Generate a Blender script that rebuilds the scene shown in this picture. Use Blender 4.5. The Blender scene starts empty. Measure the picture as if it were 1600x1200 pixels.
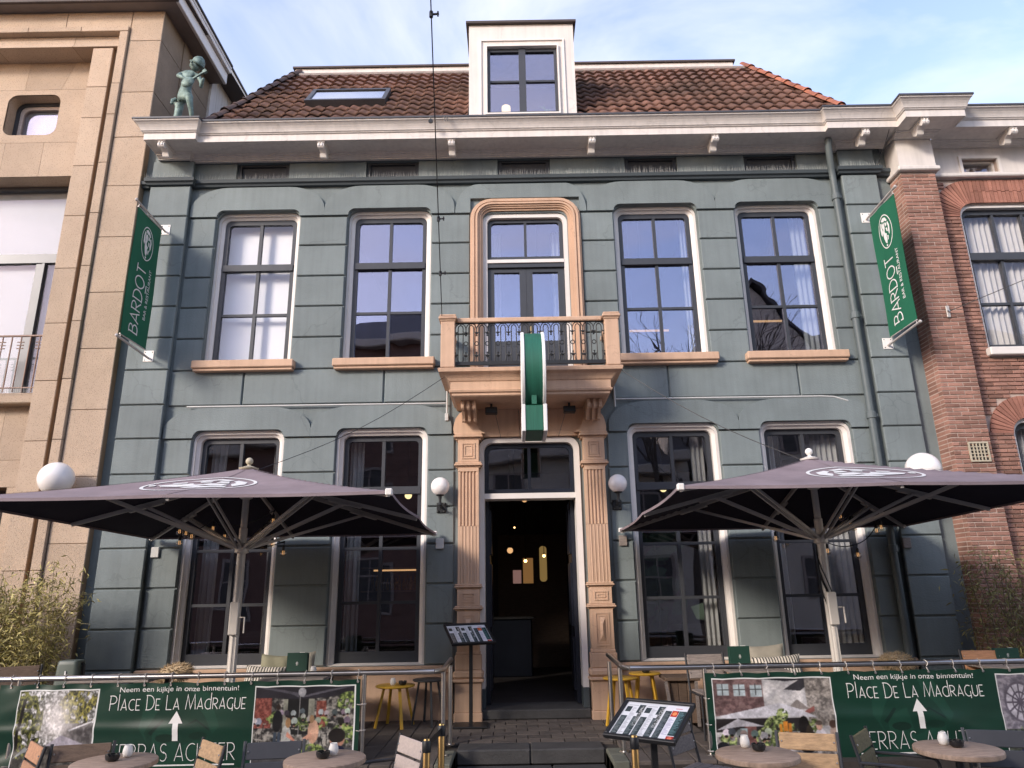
import bpy, bmesh, math, random
import numpy as np
from mathutils import Vector, Matrix, Quaternion
from mathutils.geometry import tessellate_polygon
random.seed(7)
rng = np.random.default_rng(7)
R = math.radians
PI = math.pi
sc = bpy.context.scene
COL = sc.collection

# ------------------------------------------------------------------ camera
cam_d = bpy.data.cameras.new('camera')
cam = bpy.data.objects.new('camera', cam_d)
COL.objects.link(cam)
p, r = R(16.14), R(0.98)
F = Vector((0, math.cos(p), math.sin(p)))
R0 = Vector((1, 0, 0))
U0 = Vector((0, -math.sin(p), math.cos(p)))
RX = R0 * math.cos(r) - U0 * math.sin(r)
UX = R0 * math.sin(r) + U0 * math.cos(r)
m = Matrix.Identity(4)
for i in range(3):
    m[i][0], m[i][1], m[i][2] = RX[i], UX[i], -F[i]
m.translation = Vector((-0.25, -10.0, 1.60))
cam.matrix_world = m
cam_d.sensor_width = 36
cam_d.lens = 24.95
cam_d.clip_start = 0.05
cam_d.clip_end = 2000
sc.camera = cam

# ------------------------------------------------------------------ world and sun
SUN_EL, SUN_AZ = R(23), R(226)          # azimuth clockwise from +Y (behind the camera, to its left)
w = bpy.data.worlds.new('World')
sc.world = w
w.use_nodes = True
nt = w.node_tree
nt.nodes.clear()
N = nt.nodes.new
L = nt.links.new
out = N('ShaderNodeOutputWorld')
bg = N('ShaderNodeBackground')
bg.inputs['Strength'].default_value = 0.15
sky = N('ShaderNodeTexSky')
sky.sky_type = 'NISHITA'
sky.sun_disc = False
sky.sun_elevation = SUN_EL
sky.sun_rotation = SUN_AZ
sky.air_density = 1.3
sky.dust_density = 0.6
tc = N('ShaderNodeTexCoord')
mp = N('ShaderNodeMapping')
mp.inputs['Scale'].default_value = (1.0, 1.6, 2.2)
mp.inputs['Rotation'].default_value = (0, R(25), R(10))
L(tc.outputs['Generated'], mp.inputs['Vector'])
nz = N('ShaderNodeTexNoise')
nz.inputs['Scale'].default_value = 1.9
nz.inputs['Detail'].default_value = 7
nz.inputs['Roughness'].default_value = 0.55
nz.inputs['Distortion'].default_value = 0.5
L(mp.outputs[0], nz.inputs['Vector'])
rp = N('ShaderNodeValToRGB')
rp.color_ramp.elements[0].position = 0.42
rp.color_ramp.elements[0].color = (0.0, 0.0, 0.0, 1)
rp.color_ramp.elements[1].position = 0.72
rp.color_ramp.elements[1].color = (0.85, 0.85, 0.85, 1)
L(nz.outputs['Fac'], rp.inputs[0])
tint = N('ShaderNodeMix')
tint.data_type = 'RGBA'
tint.blend_type = 'MULTIPLY'
tint.inputs['Factor'].default_value = 1
tint.inputs[7].default_value = (1.50, 1.31, 1.43, 1)
L(sky.outputs[0], tint.inputs[6])
mx = N('ShaderNodeMix')
mx.data_type = 'RGBA'
mx.inputs[7].default_value = (5.0, 4.95, 5.7, 1)
L(rp.outputs[0], mx.inputs['Factor'])
L(tint.outputs[2], mx.inputs[6])
L(mx.outputs[2], bg.inputs[0])
L(bg.outputs[0], out.inputs[0])

sun_d = bpy.data.lights.new('sun', 'SUN')
sun_d.energy = 2.1
sun_d.angle = R(12)
sun_d.color = (1.0, 0.90, 0.79)
sun = bpy.data.objects.new('sun', sun_d)
COL.objects.link(sun)
sdir = Vector((math.sin(SUN_AZ) * math.cos(SUN_EL), math.cos(SUN_AZ) * math.cos(SUN_EL), math.sin(SUN_EL)))
sun.rotation_euler = sdir.to_track_quat('Z', 'Y').to_euler()
sun.location = (0, -20, 30)

sc.view_settings.view_transform = 'Standard'
sc.view_settings.look = 'None'
sc.view_settings.gamma = 1
sc.view_settings.use_curve_mapping = False
sc.view_settings.exposure = 0.94
sc.render.engine = 'CYCLES'
try:
    sc.cycles.max_bounces = 6
    sc.cycles.transparent_max_bounces = 12
    sc.cycles.use_denoising = True
    sc.cycles.sample_clamp_indirect = 4
    sc.cycles.caustics_reflective = False
    sc.cycles.caustics_refractive = False
except Exception:
    pass

# ------------------------------------------------------------------ materials
def nodes_of(mt):
    mt.use_nodes = True
    n = mt.node_tree
    b = n.nodes['Principled BSDF']
    return n, b

def mat(name, col, rough=0.6, var=0.12, scale=2.5, bump=0.0, bscale=60, metal=0.0, spec=0.4, rand=0.0, stretch=(1, 1, 1),
        speck=0.0, island=False, var_col=None, coat=0.0):
    mt = bpy.data.materials.new(name)
    n, b = nodes_of(mt)
    b.inputs['Roughness'].default_value = rough
    b.inputs['Metallic'].default_value = metal
    b.inputs['Specular IOR Level'].default_value = spec
    if coat:
        b.inputs['Coat Weight'].default_value = coat
        b.inputs['Coat Roughness'].default_value = 0.15
    geo = n.nodes.new('ShaderNodeNewGeometry')
    mpn = n.nodes.new('ShaderNodeMapping')
    mpn.inputs['Scale'].default_value = stretch
    n.links.new(geo.outputs['Position'], mpn.inputs['Vector'])
    t = n.nodes.new('ShaderNodeTexNoise')
    t.inputs['Scale'].default_value = scale
    t.inputs['Detail'].default_value = 6
    t.inputs['Roughness'].default_value = 0.65
    n.links.new(mpn.outputs[0], t.inputs['Vector'])
    cr = n.nodes.new('ShaderNodeValToRGB')
    c0 = [max(0, c * (1 - var)) for c in col]
    c1 = [min(1, c * (1 + var)) for c in col] if var_col is None else list(var_col)
    cr.color_ramp.elements[0].position = 0.3
    cr.color_ramp.elements[1].position = 0.7
    cr.color_ramp.elements[0].color = (*c0, 1)
    cr.color_ramp.elements[1].color = (*c1, 1)
    n.links.new(t.outputs['Fac'], cr.inputs[0])
    last = cr.outputs[0]
    if rand:
        hs = n.nodes.new('ShaderNodeHueSaturation')
        if island:
            src = geo.outputs['Random Per Island']
        else:
            oi = n.nodes.new('ShaderNodeObjectInfo')
            src = oi.outputs['Random']
        mr = n.nodes.new('ShaderNodeMapRange')
        mr.inputs['To Min'].default_value = 1 - rand
        mr.inputs['To Max'].default_value = 1 + rand
        n.links.new(src, mr.inputs['Value'])
        n.links.new(mr.outputs[0], hs.inputs['Value'])
        n.links.new(last, hs.inputs['Color'])
        last = hs.outputs[0]
    if speck:
        v = n.nodes.new('ShaderNodeTexVoronoi')
        v.inputs['Scale'].default_value = 42
        n.links.new(geo.outputs['Position'], v.inputs['Vector'])
        r2 = n.nodes.new('ShaderNodeValToRGB')
        r2.color_ramp.elements[0].position = 0.14
        r2.color_ramp.elements[0].color = (1 - speck, 1 - speck, 1 - speck, 1)
        r2.color_ramp.elements[1].position = 0.30
        r2.color_ramp.elements[1].color = (1, 1, 1, 1)
        n.links.new(v.outputs['Distance'], r2.inputs[0])
        mm = n.nodes.new('ShaderNodeMix')
        mm.data_type = 'RGBA'
        mm.blend_type = 'MULTIPLY'
        mm.inputs['Factor'].default_value = 1
        n.links.new(last, mm.inputs[6])
        n.links.new(r2.outputs[0], mm.inputs[7])
        last = mm.outputs[2]
    n.links.new(last, b.inputs['Base Color'])
    if bump:
        t2 = n.nodes.new('ShaderNodeTexNoise')
        t2.inputs['Scale'].default_value = bscale
        t2.inputs['Detail'].default_value = 4
        n.links.new(mpn.outputs[0], t2.inputs['Vector'])
        bp = n.nodes.new('ShaderNodeBump')
        bp.inputs['Strength'].default_value = bump
        bp.inputs['Distance'].default_value = 0.01
        n.links.new(t2.outputs['Fac'], bp.inputs['Height'])
        n.links.new(bp.outputs[0], b.inputs['Normal'])
    return mt

def crack_layer(mt, scale=0.55, amount=0.5, streak=0.0):
    """thin wandering cracks and drip stains over a painted wall"""
    n = mt.node_tree
    b = n.nodes['Principled BSDF']
    lk = b.inputs['Base Color'].links[0]
    last = lk.from_socket
    geo = n.nodes.new('ShaderNodeNewGeometry')
    wob = n.nodes.new('ShaderNodeTexNoise')
    wob.inputs['Scale'].default_value = 2.2
    wob.inputs['Detail'].default_value = 5
    n.links.new(geo.outputs['Position'], wob.inputs['Vector'])
    ad = n.nodes.new('ShaderNodeMix')
    ad.data_type = 'RGBA'
    ad.blend_type = 'ADD'
    ad.inputs['Factor'].default_value = 0.9
    n.links.new(geo.outputs['Position'], ad.inputs[6])
    n.links.new(wob.outputs['Color'], ad.inputs[7])
    v = n.nodes.new('ShaderNodeTexVoronoi')
    v.feature = 'DISTANCE_TO_EDGE'
    v.inputs['Scale'].default_value = scale
    n.links.new(ad.outputs[2], v.inputs['Vector'])
    lt = n.nodes.new('ShaderNodeMapRange')
    lt.inputs['From Min'].default_value = 0.0
    lt.inputs['From Max'].default_value = 0.006
    lt.inputs['To Min'].default_value = 1 - amount
    lt.inputs['To Max'].default_value = 1
    n.links.new(v.outputs['Distance'], lt.inputs['Value'])
    mm = n.nodes.new('ShaderNodeMix')
    mm.data_type = 'RGBA'
    mm.blend_type = 'MULTIPLY'
    mm.inputs['Factor'].default_value = 1
    n.links.new(last, mm.inputs[6])
    n.links.new(lt.outputs[0], mm.inputs[7])
    last = mm.outputs[2]
    if streak:
        mpn = n.nodes.new('ShaderNodeMapping')
        mpn.inputs['Scale'].default_value = (14, 14, 0.7)
        n.links.new(geo.outputs['Position'], mpn.inputs['Vector'])
        t = n.nodes.new('ShaderNodeTexNoise')
        t.inputs['Scale'].default_value = 1.0
        t.inputs['Detail'].default_value = 5
        n.links.new(mpn.outputs[0], t.inputs['Vector'])
        mr = n.nodes.new('ShaderNodeMapRange')
        mr.inputs['From Min'].default_value = 0.42
        mr.inputs['From Max'].default_value = 0.75
        mr.inputs['To Min'].default_value = 1.0
        mr.inputs['To Max'].default_value = 1 - streak
        n.links.new(t.outputs['Fac'], mr.inputs['Value'])
        m2 = n.nodes.new('ShaderNodeMix')
        m2.data_type = 'RGBA'
        m2.blend_type = 'MULTIPLY'
        m2.inputs['Factor'].default_value = 1
        n.links.new(last, m2.inputs[6])
        n.links.new(mr.outputs[0], m2.inputs[7])
        last = m2.outputs[2]
    n.links.new(last, b.inputs['Base Color'])
    return mt

def emis(name, col, strength):
    mt = bpy.data.materials.new(name)
    n, b = nodes_of(mt)
    b.inputs['Base Color'].default_value = (*col, 1)
    b.inputs['Emission Color'].default_value = (*col, 1)
    b.inputs['Emission Strength'].default_value = strength
    return mt

def glass(name, base_refl, tint=(0.9, 0.93, 0.95), wave=0.02, gcol=(0.86, 0.86, 1.0)):
    mt = bpy.data.materials.new(name)
    mt.use_nodes = True
    n = mt.node_tree
    n.nodes.clear()
    o = n.nodes.new('ShaderNodeOutputMaterial')
    tr = n.nodes.new('ShaderNodeBsdfTransparent')
    tr.inputs[0].default_value = (*tint, 1)
    gl = n.nodes.new('ShaderNodeBsdfGlossy')
    gl.inputs['Roughness'].default_value = 0.0
    gl.inputs[0].default_value = (*gcol, 1)
    lw = n.nodes.new('ShaderNodeLayerWeight')          # Schlick's approximation, the same from both sides of the pane
    pw = n.nodes.new('ShaderNodeMath')
    pw.operation = 'POWER'
    pw.inputs[1].default_value = 5.0
    n.links.new(lw.outputs['Facing'], pw.inputs[0])
    ad = n.nodes.new('ShaderNodeMath')
    ad.operation = 'MULTIPLY_ADD'
    ad.use_clamp = True
    ad.inputs[1].default_value = 0.94
    ad.inputs[2].default_value = base_refl + 0.04
    n.links.new(pw.outputs[0], ad.inputs[0])
    mxs = n.nodes.new('ShaderNodeMixShader')
    n.links.new(ad.outputs[0], mxs.inputs[0])
    n.links.new(tr.outputs[0], mxs.inputs[1])
    n.links.new(gl.outputs[0], mxs.inputs[2])
    if wave:
        geo = n.nodes.new('ShaderNodeNewGeometry')
        t = n.nodes.new('ShaderNodeTexNoise')
        t.inputs['Scale'].default_value = 1.6
        t.inputs['Detail'].default_value = 1
        n.links.new(geo.outputs['Position'], t.inputs['Vector'])
        bp = n.nodes.new('ShaderNodeBump')
        bp.inputs['Strength'].default_value = wave
        bp.inputs['Distance'].default_value = 0.1
        n.links.new(t.outputs['Fac'], bp.inputs['Height'])
        n.links.new(bp.outputs[0], gl.inputs['Normal'])
    n.links.new(mxs.outputs[0], o.inputs[0])
    return mt

M = {}
M['stucco'] = crack_layer(mat('grey_green_paint', (0.170, 0.200, 0.200), 0.72, 0.17, 0.8, 0.35, 45, spec=0.3, rand=0.05), 0.42, 0.17, 0.11)
M['stucco_dark'] = mat('dark_grey_paint', (0.052, 0.064, 0.070), 0.6, 0.1, 2, 0.2, 40, spec=0.3)
M['peach'] = crack_layer(mat('peach_paint', (0.52, 0.345, 0.235), 0.62, 0.09, 1.8, 0.2, 50, spec=0.3), 0.9, 0.15, 0.14)
M['white'] = crack_layer(mat('white_paint', (0.62, 0.575, 0.535), 0.5, 0.06, 2.0, 0.08, 50), 0.3, 0.12, 0.13)
M['white_frame'] = mat('white_window_paint', (0.66, 0.62, 0.58), 0.45, 0.05, 4, 0.05, 40)
M['sash'] = mat('anthracite_paint', (0.042, 0.045, 0.052), 0.42, 0.1, 5, 0.05, 30)
M['door'] = mat('dark_blue_door_paint', (0.010, 0.012, 0.020), 0.35, 0.2, 4, 0.05, 30)
M['glass'] = glass('window_glass', 0.17, (0.9, 0.93, 0.95), 0.05, (0.80, 0.77, 0.93))
M['glass_mid'] = glass('curtained_window_glass', 0.0, (1.0, 1.0, 1.0), 0)
M['glass_sky'] = glass('skylight_glass', 0.5, (0.9, 0.93, 0.95), 0, (0.92, 0.94, 1.0))
M['glass_low'] = glass('shop_window_glass', 0.07, (0.93, 0.94, 0.94))
M['glass_clear'] = glass('bulb_glass', 0.08, (0.95, 0.9, 0.8), 0)
M['gutter'] = mat('zinc_gutter', (0.07, 0.07, 0.075), 0.45, 0.2, 3, metal=0.3)
M['tile'] = mat('clay_pantile', (0.10, 0.062, 0.048), 0.75, 0.38, 0.6, 0.4, 25, spec=0.3, rand=0.2, var_col=(0.185, 0.092, 0.066))
M['tile_mass'] = mat('clay_pantile_rows', (0.10, 0.062, 0.048), 0.75, 0.38, 0.6, 0.4, 25, spec=0.3, rand=0.2, island=True, var_col=(0.185, 0.092, 0.066))
M['ridge_red'] = mat('orange_ridge_clay', (0.30, 0.105, 0.055), 0.7, 0.3, 6, 0.3, 30, rand=0.2)
M['ridge_dark'] = mat('mossy_ridge_clay', (0.085, 0.052, 0.042), 0.8, 0.4, 6, 0.4, 30, rand=0.25)
M['stone'] = mat('beige_bush_hammered_stone', (0.455, 0.35, 0.26), 0.85, 0.13, 0.9, 1.0, 90, spec=0.2, rand=0.09, speck=0.42)
M['stone_joint'] = mat('stone_joint_mortar', (0.25, 0.17, 0.105), 0.9, 0.15, 3, 0.3, 60)
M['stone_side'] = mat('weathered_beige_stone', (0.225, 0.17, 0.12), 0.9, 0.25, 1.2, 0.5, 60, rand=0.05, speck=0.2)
M['brick'] = mat('red_brown_brick', (0.275, 0.148, 0.112), 0.85, 0.25, 4, 0.8, 60, spec=0.2, rand=0.28)
M['brick_mass'] = mat('red_brown_brick_mass', (0.275, 0.148, 0.112), 0.85, 0.25, 4, 0.8, 60, spec=0.2, rand=0.28, island=True)
M['mortar'] = mat('pale_mortar', (0.42, 0.33, 0.28), 0.9, 0.2, 6, 0.5, 70)
M['voussoir'] = mat('arch_brick', (0.29, 0.135, 0.098), 0.85, 0.2, 4, 0.6, 60, spec=0.2, rand=0.22)
M['iron'] = mat('black_cast_iron', (0.014, 0.015, 0.016), 0.45, 0.2, 8, 0.1, 40)
M['steel'] = mat('brushed_steel', (0.56, 0.53, 0.50), 0.28, 0.08, 8, 0.05, 90, metal=1.0, stretch=(1, 8, 8))
M['brass'] = mat('brass', (0.60, 0.40, 0.17), 0.28, 0.1, 6, metal=1.0)
M['black'] = mat('black_plastic', (0.012, 0.012, 0.013), 0.45, 0.2, 8)
M['shade_layer'] = mat('navy_black_shade', (0.026, 0.023, 0.034), 0.9, 0.1, 2.5, 0.15, 160, spec=0.1)  # parasol cloth again, with the shade of its underside put into the colour
M['canopy'] = mat('sunlit_charcoal_canvas', (0.235, 0.188, 0.198), 0.9, 0.2, 1.6, 0.2, 160, spec=0.15)  # same cloth lightened to the tone of its sunlit top
M['alu'] = mat('cream_aluminium', (0.62, 0.575, 0.52), 0.45, 0.06, 6, 0.03, 40, metal=0.15)
M['rib'] = mat('grey_aluminium_rib', (0.47, 0.435, 0.405), 0.45, 0.06, 6, metal=0.25)
M['print_white'] = mat('white_print', (0.70, 0.69, 0.67), 0.6, 0.03, 9)
M['flag'] = mat('green_banner_cloth', (0.014, 0.115, 0.062), 0.7, 0.08, 2.0, 0.05, 120, spec=0.3)
M['sign_green'] = mat('brushed_green_paint', (0.016, 0.105, 0.066), 0.5, 0.22, 3, 0.15, 30, stretch=(14, 1, 0.6))
M['wood_light'] = mat('sunbleached_teak', (0.44, 0.285, 0.155), 0.7, 0.28, 4, 0.35, 18, stretch=(2, 9, 14), rand=0.12)
M['wood_orange'] = mat('orange_teak', (0.42, 0.215, 0.115), 0.65, 0.25, 4, 0.3, 18, stretch=(2, 9, 14), rand=0.1)
M['wood_brown'] = mat('brown_teak', (0.135, 0.09, 0.062), 0.7, 0.3, 4, 0.35, 18, stretch=(2, 9, 14), rand=0.12)
M['wood_grey'] = mat('weathered_grey_teak', (0.225, 0.19, 0.17), 0.75, 0.3, 4, 0.4, 18, stretch=(2, 9, 14), rand=0.12)
M['wood_pink'] = mat('pale_whitewashed_wood', (0.50, 0.41, 0.355), 0.65, 0.12, 4, 0.2, 18, stretch=(2, 9, 14), rand=0.06)
M['wood_olive'] = mat('olive_stained_wood', (0.165, 0.135, 0.065), 0.75, 0.3, 4, 0.4, 18, stretch=(2, 9, 14), rand=0.1)
M['grey_metal'] = mat('dark_grey_coated_metal', (0.075, 0.077, 0.085), 0.38, 0.08, 6, 0.03, 40, metal=0.2)
M['tube'] = mat('anthracite_tube', (0.045, 0.046, 0.05), 0.4, 0.15, 6, metal=0.4)
M['table'] = mat('worn_oak_top', (0.36, 0.255, 0.185), 0.6, 0.3, 3, 0.3, 16, stretch=(3, 14, 3))
M['yellow'] = mat('yellow_lacquer', (0.62, 0.355, 0.040), 0.4, 0.07, 5)
M['table_dark'] = mat('dark_slate_lacquer', (0.045, 0.045, 0.045), 0.45, 0.15, 5)
M['wax_glass'] = mat('white_frosted_glass', (0.74, 0.71, 0.66), 0.3, 0.03, 8)
M['ash'] = mat('black_melamine', (0.010, 0.010, 0.011), 0.3, 0.2, 8, coat=0.3)
M['paver'] = mat('brown_grey_clay_paver', (0.095, 0.078, 0.066), 0.8, 0.22, 5, 0.5, 40, rand=0.2)
M['paver_joint'] = mat('paver_joint_sand', (0.040, 0.033, 0.028), 0.95, 0.2, 8)
M['bluestone'] = mat('bluestone_step', (0.052, 0.050, 0.049), 0.75, 0.25, 4, 0.4, 35)
M['terrace_side'] = mat('greenish_kerb_stone', (0.125, 0.125, 0.095), 0.85, 0.25, 3, 0.4, 35)
M['street'] = mat('street_paving', (0.20, 0.18, 0.165), 0.85, 0.25, 4, 0.4, 30)
M['globe'] = mat('opal_glass', (0.80, 0.765, 0.74), 0.22, 0.02, 4, coat=0.3)
M['bronze'] = mat('green_patina_bronze', (0.085, 0.135, 0.118), 0.6, 0.35, 14, 0.5, 25, metal=0.25, var_col=(0.24, 0.33, 0.30))
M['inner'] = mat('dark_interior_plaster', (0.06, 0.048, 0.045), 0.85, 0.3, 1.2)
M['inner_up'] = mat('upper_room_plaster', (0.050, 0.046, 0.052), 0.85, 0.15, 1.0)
M['grey_sheet'] = mat('pale_grey_sheet', (0.40, 0.42, 0.43), 0.8, 0.04, 2)
M['curtain'] = mat('light_curtain_cloth', (0.46, 0.45, 0.44), 0.85, 0.08, 3)
M['blind'] = mat('white_roller_blind', (0.74, 0.74, 0.74), 0.8, 0.02, 2)
M['cream_cush'] = mat('fluffy_cream_wool', (0.50, 0.385, 0.245), 0.95, 0.2, 12)
M['olive_cush'] = mat('olive_linen', (0.235, 0.225, 0.155), 0.9, 0.12, 8, 0.2, 120)
M['grey_cush'] = mat('greyish_linen', (0.30, 0.275, 0.225), 0.9, 0.12, 8, 0.2, 120)
M['green_box'] = mat('dark_green_board', (0.012, 0.048, 0.034), 0.55, 0.1, 6)
M['bucket'] = mat('grey_green_enamel', (0.085, 0.105, 0.090), 0.45, 0.12, 5)
M['leaf'] = mat('bamboo_leaf', (0.36, 0.335, 0.09), 0.6, 0.4, 6, rand=0.3, island=True, var_col=(0.58, 0.49, 0.19))
M['leaf_dark'] = mat('bamboo_leaf_thin', (0.32, 0.32, 0.10), 0.6, 0.4, 6, rand=0.3, island=True, var_col=(0.27, 0.235, 0.09))
M['stem'] = mat('bamboo_cane', (0.235, 0.20, 0.095), 0.6, 0.3, 6)
M['stem_dark'] = mat('bamboo_cane_brown', (0.12, 0.095, 0.055), 0.6, 0.3, 6)
M['wire'] = mat('dark_steel_cable', (0.03, 0.03, 0.032), 0.5, 0.1, 8, metal=0.4)
M['pipe_white'] = mat('pale_conduit', (0.50, 0.50, 0.48), 0.5, 0.08, 6)
M['pipe'] = mat('painted_downpipe', (0.095, 0.115, 0.118), 0.5, 0.12, 3)
M['spike'] = mat('clear_bird_spike', (0.28, 0.29, 0.28), 0.4, 0.1, 6)
M['terracotta'] = mat('grey_planter', (0.07, 0.07, 0.07), 0.7, 0.2, 4)
M['rust_rail'] = mat('coppery_rail_paint', (0.205, 0.115, 0.080), 0.5, 0.2, 6)
M['vent'] = mat('cream_vent_grille', (0.44, 0.39, 0.29), 0.6, 0.1, 8)
M['soffit'] = mat('grey_brown_soffit', (0.22, 0.18, 0.155), 0.7, 0.15, 3)
M['roof_edge'] = mat('brown_roof_edge', (0.055, 0.040, 0.036), 0.6, 0.2, 4)
M['opp_brick'] = mat('opposite_brick', (0.13, 0.075, 0.06), 0.85, 0.2, 3, 0.4, 40)
M['opp_white'] = mat('opposite_render', (0.40, 0.36, 0.31), 0.8, 0.1, 1.5)
M['opp_roof'] = mat('opposite_roof_slate', (0.05, 0.048, 0.05), 0.7, 0.25, 6, 0.4, 12)
M['bark'] = mat('bare_tree_bark', (0.065, 0.052, 0.042), 0.9, 0.3, 6, 0.5, 30)
M['warm'] = emis('warm_lamp_glow', (1.0, 0.55, 0.2), 3.0)
M['warm_soft'] = emis('amber_lamp_glow', (1.0, 0.55, 0.24), 0.45)
M['yellow_glow'] = emis('yellow_lamp_glow', (1.0, 0.78, 0.36), 1.0)
M['teal'] = mat('teal_upholstery', (0.012, 0.075, 0.072), 0.6, 0.4, 3)
M['bottle'] = mat('amber_bottle_glass', (0.20, 0.10, 0.03), 0.2, 0.5, 20, rand=0.5)

# ------------------------------------------------------------------ mesh helpers
class MB:
    def __init__(s):
        s.v, s.f = [], []
    def add(s, vs, fs):
        o = len(s.v)
        s.v += [tuple(v) for v in vs]
        s.f += [tuple(i + o for i in f) for f in fs]
        return s
    def box(s, x0, x1, y0, y1, z0, z1):
        vs = [(x, y, z) for x in (x0, x1) for y in (y0, y1) for z in (z0, z1)]
        return s.add(vs, [(0, 1, 3, 2), (4, 6, 7, 5), (0, 4, 5, 1), (2, 3, 7, 6), (0, 2, 6, 4), (1, 5, 7, 3)])
    def cbox(s, x0, x1, y0, y1, z0, z1, c=0.01):
        """box whose front (-Y) face is chamfered"""
        vs = [(x0, y1, z0), (x1, y1, z0), (x1, y1, z1), (x0, y1, z1),
              (x0, y0 + c, z0), (x1, y0 + c, z0), (x1, y0 + c, z1), (x0, y0 + c, z1),
              (x0 + c, y0, z0 + c), (x1 - c, y0, z0 + c), (x1 - c, y0, z1 - c), (x0 + c, y0, z1 - c)]
        fs = [(0, 3, 2, 1), (8, 9, 10, 11)]
        for i in range(4):
            j = (i + 1) % 4
            fs.append((i, j, 4 + j, 4 + i))
            fs.append((4 + i, 4 + j, 8 + j, 8 + i))
        return s.add(vs, fs)
    def bbox(s, x0, x1, y0, y1, z0, z1, c=0.01):
        """box chamfered on all edges"""
        X, Y, Z = (x0, x1), (y0, y1), (z0, z1)
        vs, idx = [], {}
        for i in (0, 1):
            for j in (0, 1):
                for k in (0, 1):
                    sx, sy, sz = (c if i == 0 else -c), (c if j == 0 else -c), (c if k == 0 else -c)
                    idx[i, j, k, 0] = len(vs); vs.append((X[i], Y[j] + sy, Z[k] + sz))
                    idx[i, j, k, 1] = len(vs); vs.append((X[i] + sx, Y[j], Z[k] + sz))
                    idx[i, j, k, 2] = len(vs); vs.append((X[i] + sx, Y[j] + sy, Z[k]))
        fs = []
        for a in (0, 1):
            fs.append(tuple(idx[a, j, k, 0] for j, k in ((0, 0), (1, 0), (1, 1), (0, 1))))
            fs.append(tuple(idx[i, a, k, 1] for i, k in ((0, 0), (1, 0), (1, 1), (0, 1))))
            fs.append(tuple(idx[i, j, a, 2] for i, j in ((0, 0), (1, 0), (1, 1), (0, 1))))
            for b2 in (0, 1):
                fs.append((idx[a, b2, 0, 0], idx[a, b2, 1, 0], idx[a, b2, 1, 1], idx[a, b2, 0, 1]))
                fs.append((idx[a, 0, b2, 0], idx[a, 1, b2, 0], idx[a, 1, b2, 2], idx[a, 0, b2, 2]))
                fs.append((idx[0, a, b2, 1], idx[1, a, b2, 1], idx[1, a, b2, 2], idx[0, a, b2, 2]))
        for i in (0, 1):
            for j in (0, 1):
                for k in (0, 1):
                    fs.append((idx[i, j, k, 0], idx[i, j, k, 1], idx[i, j, k, 2]))
        return s.add(vs, fs)
    def plate(s, outer, holes, y0, y1, plane='xz'):
        """polygon with holes in the XZ plane, extruded from y0 (front) to y1"""
        loops = [outer] + list(holes)
        tri = tessellate_polygon([[Vector((a, b, 0)) for a, b in l] for l in loops])
        flat = [q for l in loops for q in l]
        n = len(flat)
        P = (lambda a, b, y: (a, y, b)) if plane == 'xz' else (lambda a, b, y: (a, b, y))
        vs = [P(a, b, y0) for a, b in flat] + [P(a, b, y1) for a, b in flat]
        fs = [tuple(t) for t in tri] + [tuple(i + n for i in t) for t in tri]
        o = 0
        for l in loops:
            k = len(l)
            for i in range(k):
                j = (i + 1) % k
                fs.append((o + i, o + j, n + o + j, n + o + i))
            o += k
        return s.add(vs, fs)
    def ring(s, outer, inner, y0, y1, yi0=None):
        """frame between two loops of equal length; yi0 = front depth of the inner edge"""
        n = len(outer)
        yi0 = y0 if yi0 is None else yi0
        vs = [(a, y0, b) for a, b in outer] + [(a, yi0, b) for a, b in inner] + [(a, y1, b) for a, b in outer] + [(a, y1, b) for a, b in inner]
        fs = []
        for i in range(n):
            j = (i + 1) % n
            fs += [(i, j, n + j, n + i), (n + i, n + j, 3 * n + j, 3 * n + i), (i, 2 * n + i, 2 * n + j, j), (2 * n + i, 3 * n + i, 3 * n + j, 2 * n + j)]
        return s.add(vs, fs)
    def tube(s, pts, rad, n=8, caps=True, closed=False):
        pts = [Vector(q) for q in pts]
        k = len(pts)
        rads = rad if isinstance(rad, (list, tuple)) else [rad] * k
        vs, fs = [], []
        prev = None
        for i, q in enumerate(pts):
            if closed:
                t = pts[(i + 1) % k] - pts[i - 1]
            else:
                t = pts[min(i + 1, k - 1)] - pts[max(i - 1, 0)]
            t.normalize()
            if prev is None:
                a = Vector((0, 0, 1)) if abs(t.z) < 0.9 else Vector((1, 0, 0))
                u = t.cross(a).normalized()
            else:
                u = (prev - t * prev.dot(t)).normalized()
            prev = u
            v = t.cross(u)
            for j in range(n):
                a = 2 * PI * j / n + PI / n
                vs.append(q + (u * math.cos(a) + v * math.sin(a)) * rads[i])
        for i in range(k if closed else k - 1):
            for j in range(n):
                a, b = i * n + j, i * n + (j + 1) % n
                c, d = ((i + 1) % k) * n + (j + 1) % n, ((i + 1) % k) * n + j
                fs.append((a, b, c, d))
        if caps and not closed:
            fs.append(tuple(range(n)))
            fs.append(tuple((k - 1) * n + j for j in range(n)))
        return s.add(vs, fs)
    def lathe(s, prof, c=(0, 0, 0), n=20, axis='z'):
        vs, fs = [], []
        k = len(prof)
        for rr_, z in prof:
            for j in range(n):
                a = 2 * PI * j / n
                x, y = rr_ * math.cos(a), rr_ * math.sin(a)
                q = (x, y, z) if axis == 'z' else ((z, x, y) if axis == 'x' else (x, z, y))
                vs.append((c[0] + q[0], c[1] + q[1], c[2] + q[2]))
        for i in range(k - 1):
            for j in range(n):
                fs.append((i * n + j, i * n + (j + 1) % n, (i + 1) * n + (j + 1) % n, (i + 1) * n + j))
        fs.append(tuple(range(n)))
        fs.append(tuple((k - 1) * n + j for j in range(n)))
        return s.add(vs, fs)
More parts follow.
